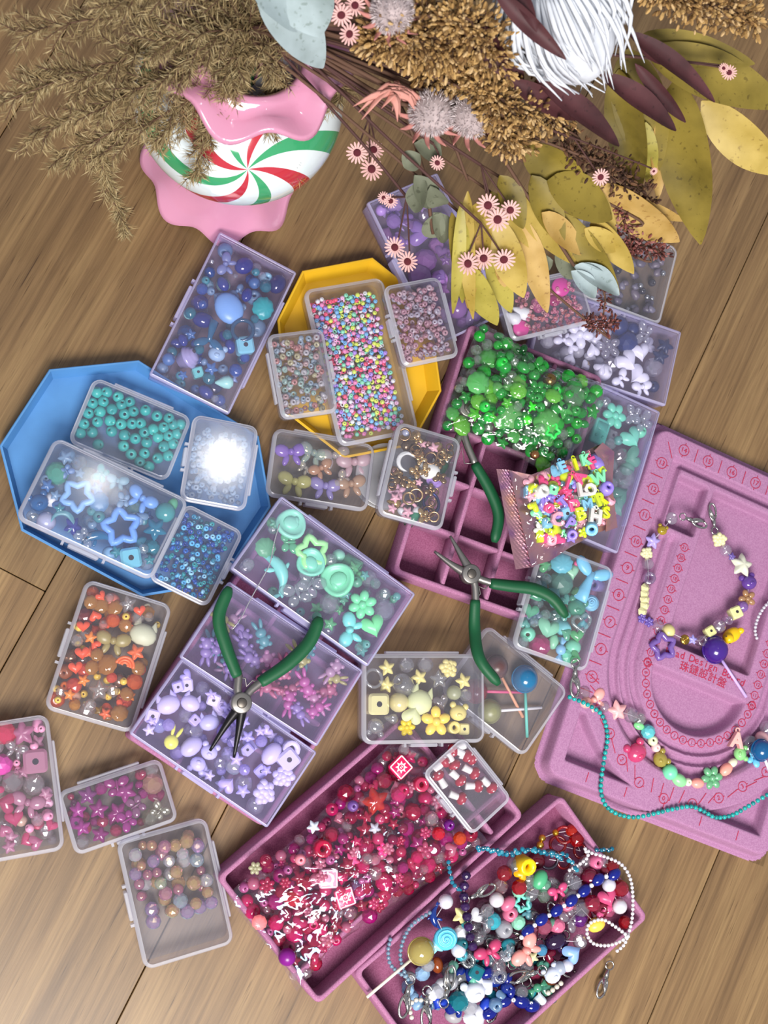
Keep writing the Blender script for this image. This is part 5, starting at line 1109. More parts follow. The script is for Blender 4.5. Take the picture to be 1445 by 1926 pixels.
# ------------------------------------------------------------------ bracelets
def thread_tube(root, pts, r=.0004, col='c8c0c8'):
    runs = [[pts[0]]]
    for p in pts[1:]:
        if (p - runs[-1][-1]).length < .024: runs[-1].append(p)
        else: runs.append([p])
    m = MB()
    for q in runs:
        if len(q) > 1: m.tube(q, r, 5)
    if not m.v: return
    m.xf(root.matrix_world.inverted()); obj('string', m, mat('bead_string', col, .4), root)
def clasp(root, x, y, z, ang, s=1.0):
    """lobster clasp: body, lever ring"""
    p = at(x, y, z); M = root.matrix_world.inverted() @ Matrix.Translation(p) @ RZ(ang) @ S3(s); sm = mat('nickel', 'b8b4b0', .18, 1.0)
    m = MB(); o_ = []
    m.tube([(.0045 * math.cos(a) * .75, .0075 * math.sin(a) + .006, 0) for a in [-1.2 + (TAU - .5) * i / 20 for i in range(21)]], .0010, 8); m.tube([(0, -.002, 0), (0, -.008, 0)], [.0024, .0014], 8); m.tube([(.001, -.001, .0004), (-.0022, .006, .0006), (-.0034, .0105, .0004)], [.0018, .0014, .0008], 8); m.ell((.0, -.0, .0), (.0026, .004, .0016), 10, 6)
    b = len(m.v); m.xf(M); c_ = obj('clasp', m, sm, root)
    m = MB(); m.tube([(.0032 * math.cos(a), -.0112 + .0032 * math.sin(a), 0) for a in [TAU * i / 16 for i in range(17)]], .0006, 6); m.xf(M); obj('clasp_ring', m, sm, c_)
def bracelet(label, text, z, clasps=(), string=True, group='bead bracelets', extra=()):
    its = [i.split() for i in text.split(';') if i.split()]; p0 = at(float(its[0][0]), float(its[0][1]), z)
    root = empty('bead_bracelet', Matrix.Translation((p0.x, p0.y, p0.z - .004))); tag(root, label, 'bracelet', group); bpy.context.view_layer.update(); pts = []
    for f in its:
        x, y, px = map(float, f[:3]); shape, mk, cn, hx = f[3:7]; turn = math.radians(float(f[7])) if len(f) > 7 and f[7] != '-' else RND.uniform(0, 6); zz = float(f[8]) if len(f) > 8 else z
        bead_mesh(shape, mk); size = px * mpp(x, y, zz); p = at(x, y, zz); pts.append(p)
        o = bead(shape, mk, cn, hx, Matrix.Translation(p) @ RZ(turn) @ rotM('X', RND.uniform(-.3, .3)), size, '', '', NAMEW.get(shape, shape + '_bead'), parent=root); o['label'] = (MKW[mk] + cn.replace('_', ' ') + ' ' + WORD.get(shape, shape) + ' bead').replace('clear clear', 'clear')
    if string: thread_tube(root, pts)
    for c_ in clasps: clasp(root, *c_)
    for e in extra: strand_beads(root, *e)
    return root
def strand_beads(root, path, d, shape, mk, cols, jit=0.0, string=True, alt=None):
    """beads strung touching one another along a path of (x, y, z)"""
    pp = smooth_path(pxpath(path), 400); acc = 0; out = [pp[0]]; last = pp[0]
    for a, b_ in zip(pp[:-1], pp[1:]):
        acc += (b_ - a).length
        if acc >= d * 1.02: out.append(b_); acc = 0
    bead_mesh(shape, mk)
    for i, p in enumerate(out):
        t = (out[min(i + 1, len(out) - 1)] - out[max(0, i - 1)]).normalized(); q = t.to_track_quat('Z', 'Y').to_matrix().to_4x4(); cn, hx = cols[i % len(cols)] if alt is None else RND.choice(cols)
        pj = p + Vector((RND.uniform(-jit, jit), RND.uniform(-jit, jit), RND.uniform(-jit, jit)))
        bead(shape, mk, cn, hx, Matrix.Translation(pj) @ q, d, '', '', 'strung_bead', parent=root)
    if string: thread_tube(root, out)
def strand(label, path, d, shape, mk, cols, **k):
    p0 = at(*path[0]); root = empty('bead_strand', Matrix.Translation(p0)); tag(root, label, 'bracelet', 'bead bracelets'); bpy.context.view_layer.update(); cl = k.pop('clasps', ()); ex = k.pop('extra', ())
    strand_beads(root, path, d, shape, mk, cols, **k)
    for c_ in cl: clasp(root, *c_)
    for e in ex: strand_beads(root, *e)
    return root
bracelet('lilac and cream charm bracelet with star and bear beads on the board', '''1264 975 24 disc crystal clear e0d4e8; 1246 997 26 bear tint yellow d8c030 -20; 1228 1018 36 star opaque lilac ac9cdc -10; 1216 1040 27 lump opaque cream d8d4a8; 1219 1061 23 facet crystal clear e4d4e8; 1220 1088 26 tube crystal lilac c8a4e4 90; 1214 1106 19 bicone opaque cream dcd8a4; 1213 1116 19 bicone opaque cream dcd8a4; 1213 1127 20 bicone opaque cream dcd8a4; 1213 1138 20 bicone opaque cream dcd8a4; 1209 1150 20 bicone opaque cream dcd8a4; 1208 1163 20 flower6 tint lilac 9c80e0; 1221 1170 20 flower6 tint lilac 9c80e0; 1238 1178 24 facet crystal clear dcd0ec; 1257 1187 27 pearl opaque cream dcd08c; 1289 1203 20 rose metal gold b08c40; 1303 1203 22 star opaque lilac a49ce4; 1318 1205 22 tube crystal mauve c8a0c0; 1335 1188 22 cube opaque cream dcdc98 30; 1353 1178 26 facet crystal clear dcc8e4; 1368 1167 18 tube crystal lilac c4a0d8; 1383 1153 26 cube opaque cream e0e0a0 20; 1397 1141 22 facet tint lilac b084d4; 1406 1126 36 flower5 tint peach dcb080; 1409 1095 40 bear tint violet 8c5cc8 15; 1395 1063 54 star opaque cream d4d4c0 -10; 1377 1047 20 star tint lilac 9c84dc; 1365 1035 24 facet crystal clear e4d4ec; 1353 1015 32 lump opaque cream e0d8a8''', 1.55, ((1305, 980, 1.8, -1.9, 1.05), (1342, 975, 1.8, .1, 1.05)))
o = bead('starframe', 'tint', 'lilac', 'a884dc', Matrix.Translation(at(1248, 1216, 2.0)) @ RZ(.2), 62 * mpp(1248, 1216, 2), '', '', 'star_charm'); tag(o, 'clear lilac open star charm lying below the board bracelet', 'charm', 'loose charms on the board')
bracelet('pink and green charm bracelet lying in the curved board channel', '''1098 1303 26 facet crystal clear e8d4d4; 1116 1316 56 bow opaque salmon_pink f0a8a0 30; 1136 1330 22 pearl crystal clear e0dce0; 1161 1337 48 star opaque pale_pink f0b0b0 10; 1187 1345 30 facet crystal clear e8e0ec; 1203 1352 26 facet crystal clear dce4dc; 1202 1365 22 oval opaque green 84e090 -20; 1219 1376 28 facet opaque teal 5cb8c0; 1228 1393 20 round opaque cream dce0bc; 1234 1406 18 round opaque pale_pink f0c8c8; 1243 1428 40 bear tint yellow d8c860 -60; 1260 1452 30 pearl opaque mint 74d8a8; 1277 1467 34 oval opaque green 8cd494 -30; 1294 1471 16 round opaque cream e0e4c8; 1312 1473 28 oval opaque salmon f09c90 0; 1339 1463 46 flower6 pearl green 6cb080; 1366 1447 30 oval opaque salmon f0a090 40; 1378 1435 22 oval opaque cream e4e0c4 30; 1393 1417 36 bear opaque green 88cc80; 1412 1400 34 disc crystal mauve b8a0b8; 1433 1388 26 pearl opaque pale_pink ecb4b8; 1443 1370 30 facet crystal clear e4dcec; 1420 1425 34 butterfly opaque sky_blue 6cc0e4; 1197 1415 54 bear jelly hot_pink f85c98 25''', 1.5, ((1082, 1276, 4.4, 3.1, 1.2),))
strand('long strand of small turquoise beads trailing over the bead board edge', [(1072, 1311, 2.2), (1105, 1325, 2.4), (1133, 1346, 2.2), (1143, 1385, 2.0), (1138, 1420, 1.9), (1132, 1460, 1.9), (1131, 1490, 1.95), (1140, 1515, 1.9), (1162, 1531, 1.6), (1195, 1537, 1.5), (1232, 1530, 1.8), (1265, 1522, 1.95), (1300, 1517, 1.95), (1325, 1526, 1.95), (1345, 1537, 1.9), (1375, 1534, 1.6), (1405, 1518, 1.6), (1445, 1494, 1.9)], .0043, 'round', 'opaque', [('turquoise', '18a09c'), ('turquoise', '1ca8a4'), ('turquoise', '148c8c')])
strand('silvery white seed bead strand with blue beads at the right board edge', [(1460, 1120, 1.2), (1438, 1142, 1.2), (1425, 1165, 1.2), (1421, 1190, 1.2), (1432, 1212, 1.2), (1460, 1228, 1.2)], .0034, 'round', 'pearl', [('silver', 'd0ccd8')])
o = link('letter_charm', letter_mesh('A')); o.matrix_world = Matrix.Translation(at(1385, 1393, 2.1)) @ RZ(-.2) @ S3(30 * mpp(1385, 1393, 2)); o.color = C('ecb0a8'); tag(o, 'pale pink plastic letter A charm on the lower bead board', 'charm')
# the heap in the tray
P7 = lambda x, y: (660 + x * .4014, 1480 + y * .4014)
Z7 = 3.0
def s7(pts, z=Z7): return [P7(p[0], p[1]) + ((p[2] if len(p) > 2 else z),) for p in pts]
blue_items = '; '.join('%.1f %.1f 29 oval tint royal_blue 0c28b0 %d %.1f' % (P7(x, y) + (38, 3.6)) for x, y in [(1235, 410), (1160, 435), (1095, 487), (1035, 533), (965, 580), (895, 622), (830, 675)]) + '; ' + '; '.join('%.1f %.1f 9 round opaque white e8e8ee - 3.7' % P7(x, y) for x, y in [(1197, 420), (1128, 462), (1065, 510), (1000, 556), (930, 602), (862, 648), (800, 705)])
bracelet('royal blue oval bead bracelet crossing the top of the heap', blue_items, 3.6, string=False)
bracelet('royal blue round bead bracelet at the bottom of the heap', '; '.join('%.1f %.1f %d oval tint royal_blue 0a24a8 %d 2.9' % (P7(x, y) + (s, a)) for x, y, s, a in [(650, 1060, 32, 20), (720, 1005, 30, 20), (800, 1005, 36, -20), (850, 1028, 32, 0), (750, 960, 26, 80), (640, 870, 30, 30), (735, 900, 24, 60)]) + '; %.1f %.1f 9 round opaque white e8e8ee - 3.1; %.1f %.1f 9 round opaque white e8e8ee - 3.1' % (P7(762, 998) + P7(845, 1015)), 2.8, string=False)
strand('white pearl seed strand looping over the right of the tray', s7([(1025, 390, 3.0), (1075, 360, 3.2), (1112, 325, 3.4), (1095, 290, 3.3), (1130, 310, 3.4), (1200, 330, 3.6), (1270, 365, 3.7), (1310, 430, 3.8), (1322, 520, 3.8), (1318, 620, 3.7), (1300, 690, 3.6), (1280, 740, 3.3), (1240, 775, 3.2)]), .0034, 'round', 'pearl', [('white', 'e0dce0')], extra=((s7([(1300, 700, 3.9), (1240, 655, 3.8), (1180, 622, 3.7), (1120, 640, 3.7), (1108, 690, 3.7), (1140, 735, 3.7), (1210, 742, 3.7), (1270, 720, 3.8), (1300, 695, 3.9)]), .0034, 'round', 'pearl', [('white', 'e4e0e4')]),))
strand('sparkling aqua twisted seed strand crossing the top of both trays', s7([(600, 280, 4.2), (700, 300, 4.0), (760, 312, 3.9), (830, 288, 3.9), (900, 305, 3.8), (960, 312, 3.6), (1015, 325, 3.4), (1045, 360, 3.2), (1055, 400, 3.0)]), .0044, 'facet', 'tint', [('aqua', '2cb0d0'), ('teal', '1890b0'), ('aqua', '50c8e0')], jit=.0016, extra=((s7([(610, 290, 4.1), (720, 312, 3.9), (790, 300, 3.9), (860, 300, 3.8), (930, 318, 3.6), (1005, 335, 3.4)]), .0040, 'facet', 'tint', [('aqua', '48c0dc'), ('teal', '1484a8')], .0016), (s7([(458, 355, 4.0), (470, 420, 3.9), (495, 470, 3.7), (525, 490, 3.5)]), .0040, 'facet', 'tint', [('aqua', '38a8c8')], .001), (s7([(1150, 300, 3.2), (1195, 290, 3.2), (1240, 300, 3.1)]), .0042, 'facet', 'tint', [('teal', '1890b0')], .0016)))
strand('dark purple faceted bead strand hanging into the tray', s7([(540, 415, 3.8), (530, 480, 3.8), (532, 540, 3.8), (545, 610, 3.7), (555, 680, 3.6), (572, 750, 3.4)]), .0085, 'facet', 'opaque', [('dark_purple', '281040'), ('dark_purple', '34184c')], string=True)
strand('pale ice blue seed strand looping at the left tray corner', s7([(370, 590, 3.6), (320, 620, 3.7), (280, 655, 3.7), (245, 720, 3.6), (232, 790, 3.6), (245, 850, 3.5), (270, 905, 3.4)]), .0036, 'round', 'tint', [('ice_blue', '9cc0d8')], clasps=((P7(260, 985)[0], P7(260, 985)[1], 3.3, 2.9, 1.25),), extra=((s7([(185, 715, 3.3), (175, 770, 3.4), (185, 830, 3.5), (225, 870, 3.5), (268, 895, 3.4)]), .0036, 'round', 'tint', [('ice_blue', 'a4c4dc')]),))
def heapb(label, items, clasps=(), z=2.6):
    txt = '; '.join('%.1f %.1f %s' % (P7(f[0], f[1]) + (' '.join(map(str, f[2:])),)) for f in items); return bracelet(label, txt, z, [(P7(c[0], c[1]) + tuple(c[2:])) for c in clasps])
heapb('pearl and teal swirl bracelet at the left of the heap', [(445, 537, 29, 'pearl', 'pearl', 'white', 'd8d4e0', '-', 3.4), (400, 610, 46, 'dolphin', 'tint', 'blue', '1848b0', 100, 3.5), (445, 712, 46, 'rose', 'opaque', 'aqua', '58bcdc', '-', 3.3), (400, 745, 36, 'star', 'opaque', 'pale_blue', '90d0e8', '-', 2.9), (505, 765, 29, 'pearl', 'pearl', 'white', 'd8d8e4', '-', 3.0), (480, 840, 34, 'drop', 'frost', 'mint', '90d8c0', '-', 2.4), (545, 810, 30, 'tube', 'crystal', 'grey', 'b8c4cc', '-', 2.7), (585, 865, 30, 'cube', 'tint', 'teal', '1c98a8', 60, 2.9), (580, 960, 56, 'bear', 'opaque', 'white', 'dce0ec', 20, 3.0), (640, 930, 34, 'heart', 'opaque', 'white', 'd8dcec', '-', 2.9), (505, 1005, 40, 'facet', 'tint', 'teal', '1898a8', '-', 2.7), (590, 1085, 48, 'heart', 'opaque', 'white', 'dcdce4', 30, 2.6), (480, 1075, 36, 'oval', 'opaque', 'grey', '9c989c', '-', 2.3)], ((455, 935, 3.3, -.25, 1.25),))
heapb('red and yellow bracelet with a yellow bear at the top of the heap', [(720, 405, 30, 'facet', 'tint', 'red', 'b02838', '-', 3.2), (700, 465, 32, 'facet', 'crystal', 'pink', 'e8b0b8', '-', 2.8), (815, 365, 36, 'tube', 'opaque', 'yellow', 'f0c408', 30, 3.6), (800, 410, 28, 'heart', 'opaque', 'orange_yellow', 'f0a810', '-', 3.4), (790, 470, 30, 'facet', 'tint', 'red', 'c02030', '-', 3.4), (850, 500, 34, 'oval', 'crystal', 'clear', 'd4d8e0', 50, 3.2), (905, 512, 26, 'facet', 'crystal', 'pale_green', 'b8d4b8', '-', 3.2), (885, 435, 40, 'oval', 'opaque', 'green_swirl', '4ca878', 60, 3.2), (835, 430, 26, 'facet', 'crystal', 'pale_green', 'b0c8a8', '-', 3.0), (770, 370, 34, 'pearl', 'crystal', 'pale_blue', 'b8d0d8', '-', 2.8), (683, 530, 29, 'pearl', 'pearl', 'white', 'dcd4dc', '-', 3.2), (805, 545, 40, 'starframe', 'opaque', 'mint', '68c8b8', '-', 3.0), (830, 580, 36, 'bow', 'frost', 'aqua', '80c8d8', '-', 2.8), (640, 580, 26, 'facet', 'crystal', 'clear', 'd4d4dc', '-', 3.1), (640, 645, 32, 'heart', 'crystal', 'clear', 'd8c8d4', '-', 3.2), (520, 600, 46, 'star', 'opaque', 'cream', 'd4cc90', '-', 2.6), (600, 715, 22, 'facet', 'crystal', 'clear', 'd0d0d8', '-', 3.2)], ((600, 500, 3.4, -1.2, 1.2),))
heapb('raspberry bow and pearl bracelet along the right of the heap', [(970, 485, 42, 'bow', 'opaque', 'raspberry', 'c84878', 20, 3.4), (1050, 450, 28, 'facet', 'crystal', 'clear', 'd8dcec', '-', 3.2), (1120, 425, 36, 'pearl', 'tint', 'crimson', 'a02048', '-', 2.8), (1130, 545, 32, 'facet', 'tint', 'rose_red', 'b83050', '-', 3.3), (1205, 520, 40, 'heart', 'opaque', 'raspberry', 'c44874', 20, 3.4), (1185, 580, 36, 'bow', 'opaque', 'raspberry', 'c85080', '-', 3.3), (1210, 460, 27, 'pearl', 'pearl', 'white', 'dcd8e4', '-', 3.4), (1260, 560, 29, 'pearl', 'pearl', 'white', 'dcd8e0', '-', 3.4), (1265, 475, 32, 'facet', 'tint', 'red', 'b02038', '-', 3.3), (1225, 370, 28, 'facet', 'tint', 'dark_red', 'a01020', '-', 3.2), (1285, 635, 26, 'facet', 'tint', 'red', 'b81020', '-', 3.0), (1150, 645, 38, 'oval', 'opaque', 'yellow', 'ecc850', 20, 3.0), (1080, 570, 34, 'facet', 'crystal', 'clear', 'd0ccd8', '-', 3.0), (1030, 620, 46, 'butterfly', 'crystal', 'clear', 'd4ccdc', '-', 3.0), (1075, 620, 30, 'facet', 'tint', 'purple', '803098', '-', 2.8), (960, 720, 46, 'oval', 'tint', 'plum', '402050', 20, 2.8), (1075, 725, 28, 'facet', 'crystal', 'clear', 'd4d4dc', '-', 3.0)], ())
heapb('pink bow and white bear bracelet in the middle of the heap', [(645, 770, 58, 'bow', 'opaque', 'raspberry', 'b83c68', 25, 3.4), (690, 840, 32, 'pearl', 'crystal', 'mauve', 'c8a8b8', '-', 3.2), (745, 770, 32, 'star', 'crystal', 'clear', 'd8e0f0', '-', 3.4), (715, 800, 26, 'star', 'crystal', 'clear', 'd8e0f0', '-', 3.3), (820, 765, 70, 'bow', 'opaque', 'salmon_pink', 'f09c94', 55, 3.7), (690, 880, 34, 'barrel', 'crystal', 'clear', 'd8dcf0', '-', 3.1), (1040, 780, 40, 'heart', 'opaque', 'powder_blue', '88ace0', '-', 3.2), (1015, 838, 24, 'pearl', 'pearl', 'white', 'd4d4e4', '-', 3.1), (945, 880, 44, 'bear', 'opaque', 'white', 'd4dcf0', 30, 3.0), (980, 850, 26, 'pearl', 'frost', 'white', 'd4dcec', '-', 3.0), (875, 942, 38, 'candy', 'jelly', 'mint', '68c8a0', 30, 3.0), (885, 995, 30, 'heart', 'opaque', 'white', 'd8e0ec', '-', 2.7), (895, 765, 22, 'facet', 'tint', 'sky_blue', '60b4e0', '-', 3.2), (850, 800, 30, 'star', 'opaque', 'pale_yellow', 'd8d0a0', '-', 2.9), (930, 790, 28, 'heart', 'tint', 'wine', '90103c', '-', 2.6), (800, 960, 28, 'facet', 'crystal', 'clear', 'd0ccdc', '-', 2.8)], ((825, 880, 3.1, 1.75, 1.3),))
strand('cream tiny bead strand by the left clasps', s7([(285, 1080, 3.0), (275, 1030, 3.0), (300, 1000, 3.0), (345, 1000, 3.0), (395, 1010, 3.0)]), .0042, 'round', 'opaque', [('cream', 'd4ccc0')], clasps=(P7(355, 1035) + (3.1, 3.1, 1.25),), extra=((s7([(925, 965, 2.9), (955, 945, 2.9), (985, 920, 2.9)]), .0046, 'round', 'opaque', [('cream', 'd0c8b8')]),))
heapb('red ring bead bracelet with gold rounds in the top tray corner', [(1000, 225, 34, 'ring', 'tint', 'red', 'c81818', '-', 1.6), (1058, 245, 30, 'facet', 'tint', 'red', 'b01018', '-', 1.8), (970, 270, 34, 'ring', 'tint', 'red', 'b81418', '-', 1.4), (1075, 300, 30, 'ring', 'tint', 'dark_red', '900c14', '-', 1.8), (1035, 205, 24, 'facet', 'tint', 'orange_red', 'd83018', '-', 1.6), (960, 215, 13, 'pearl', 'metal', 'gold', 'e0a830', '-', 1.4), (897, 240, 14, 'pearl', 'metal', 'gold', 'e0b048', '-', 1.4), (888, 272, 15, 'pearl', 'metal', 'gold', 'e0b048', '-', 1.4), (870, 345, 34, 'pearl', 'tint', 'wine', '801830', '-', 1.8), (1000, 350, 30, 'ring', 'tint', 'red', 'a01420', '-', 2.0), (930, 340, 40, 'ring', 'metal', 'dark_grey', '58505c', '-', 2.0)])
rb = random.Random(12)                                   # more bracelets lower in the heap
for bi, (lab, cx, cy, rx, ry, cols) in enumerate((('tangled clear and grey crystal bracelet deep in the heap', 720, 640, 150, 90, [('clear', 'd0ccd4'), ('smoky', '8c848c'), ('clear', 'dcd8e4')]), ('mixed green and teal bracelet under the heap', 760, 900, 180, 90, [('teal', '208c98'), ('sea_green', '68b8a0'), ('brown', '8c4820')]), ('wine red and purple bracelet under the heap', 900, 780, 120, 100, [('wine', '701838'), ('purple', '482058'), ('clear', 'c8c0d0')]), ('orange and brown bracelet near the left corner', 400, 930, 130, 90, [('orange', 'b85820'), ('pale_blue', '8cb0d4'), ('grey', '888890')]), ('clear and teal bracelet filling the middle of the heap', 620, 720, 120, 100, [('clear', 'd8d8e4'), ('teal', '3098a8'), ('white', 'd4d4dc')]), ('blue and white bracelet low at the front of the heap', 560, 960, 170, 80, [('pale_blue', '90b8e0'), ('white', 'd8d8e0'), ('royal_blue', '1c3cb0')]), ('green and clear bracelet in the upper heap', 880, 560, 130, 110, [('clear', 'd4d8dc'), ('mint', '88c8ac'), ('rose', 'c86888')]), ('pink and red bracelet low on the right', 1130, 480, 110, 120, [('crimson', '982040'), ('pink', 'd06890'), ('clear', 'd4ccd8')]))):
    its = []
    for i in range(17):
        a = TAU * i / 17; c_ = rb.choice(cols); its.append((cx + rx * math.cos(a) + rb.uniform(-18, 18), cy + ry * math.sin(a) + rb.uniform(-18, 18), rb.randint(22, 34), rb.choice(['facet', 'round', 'heart', 'oval', 'facet']), 'crystal' if c_[0] in ('clear', 'smoky') else rb.choice(['tint', 'opaque']), c_[0], c_[1], '-', round(rb.uniform(1.4, 2.6) if bi < 4 else rb.uniform(2.2, 3.0), 2)))
    heapb(lab, its, ((cx + rx * .7, cy + ry * .6, 2.2, rb.uniform(0, 6), 1.3),) if bi < 7 else ((1190, 905, .6, 2.75, 1.2),), z=2.0)
# ------------------------------------------------------------------ vase
VB = at(418, 318, 0); VH = .205
vase = empty('candy_vase', T(VB.x, VB.y, 0)); tag(vase, 'glossy ceramic vase with red and green peppermint swirl and pink frilled foot', 'vase')
pinkg = mat('pink_glaze', 'cc8ca8', .12, coat=.6, vary=(18, .95, 1.04))
LEAN = .075
def frill(prof, k, amp, ph=0.0):
    m = MB()
    def wob(r, z, a, i):
        w = (i % len(prof)); t = prof[w][2]; return r * (1 + amp * t * math.cos(k * a + ph)), z + amp * .10 * t * (1 + math.cos(k * a + ph + 2.6))
    m.lathe([(p[0], p[1]) for p in prof], 120, closed=True, wob=wob)
    m.v = [Vector((v.x - LEAN * v.z, v.y, v.z)) for v in m.v]; return m
obj('frilled_foot', frill([(.036, .105, 0), (.038, .080, .05), (.044, .045, .25), (.056, .020, .65), (.066, .006, 1), (.069, .004, 1), (.067, .0008, 1), (.053, .012, .65), (.040, .038, .25), (.034, .075, .05), (.030, .100, 0)], 8, .055), pinkg, vase)
obj('frilled_mouth', frill([(.036, .200, 0), (.042, .218, .1), (.052, .230, .5), (.068, .240, 1), (.071, .244, 1), (.068, .248, 1), (.054, .243, .6), (.045, .250, .2), (.041, .254, .1), (.037, .251, 0), (.035, .225, 0), (.031, .200, 0)], 7, .065, .6), pinkg, vase)
BC = Vector((-.0125, .0, .155)); RX, RZ_ = .082, .064
# pole of the swirl: where the pixel (466, 316) meets the body
o_ = CAM - (VB + BC); d_ = ray(466, 316); sc = Vector((1 / RX, 1 / RX, 1 / RZ_)); oo = Vector((o_.x * sc.x, o_.y * sc.y, o_.z * sc.z)); dd = Vector((d_.x * sc.x, d_.y * sc.y, d_.z * sc.z))
A_, B_, C_ = dd.dot(dd), 2 * oo.dot(dd), oo.dot(oo) - 1; disc_ = max(0, B_ * B_ - 4 * A_ * C_); tt = (-B_ - math.sqrt(disc_)) / (2 * A_); pole = (o_ + d_ * tt)
qz = pole.normalized().to_track_quat('Z', 'Y')
m = MB(); m.ell((0, 0, 0), (RX, RX, RZ_), 72, 40)
for i, v in enumerate(m.v):
    m.v[i] = Vector((v.x, v.y, RZ_ * math.copysign(abs(v.z / RZ_) ** .9, v.z)))
m.xf(qz.to_matrix().to_4x4().inverted())
t = NT('peppermint_glaze'); b = t.n('BsdfPrincipled'); b.inputs['Roughness'].default_value = .1; b.inputs['Coat Weight'].default_value = .5
tc = t.n('TexCoord'); sx = t.n('SeparateXYZ'); t.l(tc.outputs['Object'], sx.inputs[0])
at2 = t.n('Math', operation='ARCTAN2'); t.l(sx.outputs[1], at2.inputs[0]); t.l(sx.outputs[0], at2.inputs[1])
ln = t.n('VectorMath', operation='LENGTH'); nm = t.n('VectorMath', operation='NORMALIZE'); t.l(tc.outputs['Object'], nm.inputs[0]); s2 = t.n('SeparateXYZ'); t.l(nm.outputs[0], s2.inputs[0])
ac = t.n('Math', operation='ARCCOSINE'); t.l(s2.outputs[2], ac.inputs[0])
ma = t.n('Math', operation='MULTIPLY_ADD'); t.l(ac.outputs[0], ma.inputs[0]); ma.inputs[1].default_value = .9; t.l(at2.outputs[0], ma.inputs[2])
sc2 = t.n('Math', operation='MULTIPLY'); t.l(ma.outputs[0], sc2.inputs[0]); sc2.inputs[1].default_value = 4 / TAU
fr = t.n('Math', operation='FRACT'); t.l(sc2.outputs[0], fr.inputs[0])
cr = t.n('ValToRGB'); t.l(fr.outputs[0], cr.inputs[0]); cr.color_ramp.interpolation = 'CONSTANT'; e = cr.color_ramp.elements
e[0].position = 0; e[0].color = C('b8303e'); e[1].position = .2; e[1].color = C('dce6ea')
for p_, c_ in ((.5, '3c9c68'), (.70, 'dce6ea')): q = e.new(p_); q.color = C(c_)
t.l(cr.outputs[0], b.inputs['Base Color']); pm = t.done(b.outputs[0])
obj('vase_body', m, pm, vase, T(*BC) @ qz.to_matrix().to_4x4())
MO = VB + Vector((-.018, 0, .245))                      # middle of the vase's mouth

# ------------------------------------------------------------------ dried flowers
rf = random.Random(31)
def stem_from_mouth(x, y, z, lift=.5, sag=0.0, n=14):
    e = at(x, y, z); a = MO + Vector((rf.uniform(-.012, .012), rf.uniform(-.012, .012), -.06)); b_ = MO + Vector((rf.uniform(-.014, .014), rf.uniform(-.014, .014), .02)) + (e - MO) * .12
    mid = b_.lerp(e, .55) + Vector((0, 0, lift * (e - b_).length * .2)); return smooth_path([a, b_, mid, e], n)
twig = mat('brown_twig', '5c4030', .8); twig2 = mat('dark_twig', '4a2c28', .8)
def thing(name, label, cat, group): o = empty(name, Matrix.Translation((MO.x, MO.y, MO.z - .05))); tag(o, label, cat, group); return o
def wobj(name, m, mt, root, **k):
    m.xf(root.matrix_world.inverted()); return obj(name, m, mt, root, **k)
NEED = attrmat('dry_needles', .85)
def needle(m, p, d, L, w, col):
    d = d.normalized(); s = d.orthogonal().normalized(); s = Quaternion(d, rf.uniform(0, 6)) @ s; u = d.cross(s); m.cur = col
    a = p + d * L * .4; m.add([p, a + s * w, a - s * w * .5 + u * w * .8, a - s * w * .5 - u * w * .8, p + d * L], [(0, 2, 1), (0, 3, 2), (0, 1, 3), (4, 1, 2), (4, 2, 3), (4, 3, 1)])
def fern(label, path, side, dens=1.0, bare=.3):
    """feathery dried spray: a wiry stem, side shoots, thousands of needles"""
    root = thing('fern_spray', label, 'dried fern', 'dried fern sprays'); n = 46
    pts = smooth_path([MO + Vector((rf.uniform(-.012, .012), rf.uniform(-.012, .012), -.05)), MO + Vector((rf.uniform(-.012, .012), rf.uniform(-.012, .012), .01))] + [at(*p) for p in path], n)
    st = MB(); st.tube(pts, [.0011 * (1 - .7 * i / n) for i in range(n)], 5); nd = MB()
    tones = [C(h) for h in ('8c7650', '9a845c', 'a8946a', '74603f', 'b2a078', '82704c')]
    i0 = int(n * bare)
    for i in range(i0, n):
        t = (pts[min(i + 1, n - 1)] - pts[i - 1]).normalized(); fr_ = (i - i0) / (n - i0)
        for k in range(2):
            ax = Quaternion(t, rf.uniform(0, TAU)) @ t.orthogonal(); d = (t * .75 + ax.normalized() * rf.uniform(.5, .9)).normalized(); L = side * (1 - .65 * fr_) * rf.uniform(.6, 1.1); q = pts[i]; sp = [q]
            for s in range(7): d = (d + Vector((rf.uniform(-.1, .1), rf.uniform(-.1, .1), rf.uniform(-.14, .04)))).normalized(); sp.append(sp[-1] + d * L / 7)
            st.tube(sp, .0004, 3, cap=False)
            for s in range(7):
                for r in range(max(1, int(5 * dens))):
                    p = sp[s].lerp(sp[s + 1], rf.random()); a2 = Quaternion(d, rf.uniform(0, TAU)) @ d.orthogonal().normalized(); needle(nd, p, d * .8 + a2, rf.uniform(.005, .011), .00034, rf.choice(tones))
        for r in range(6): a2 = Quaternion(t, rf.uniform(0, TAU)) @ t.orthogonal().normalized(); needle(nd, pts[i], t * .7 + a2, rf.uniform(.005, .01), .00036, rf.choice(tones))
    wobj('stem', st, twig, root); o = wobj('needles', nd, NEED, root, color=True, smooth=False); o['kind'] = 'stuff'; return root
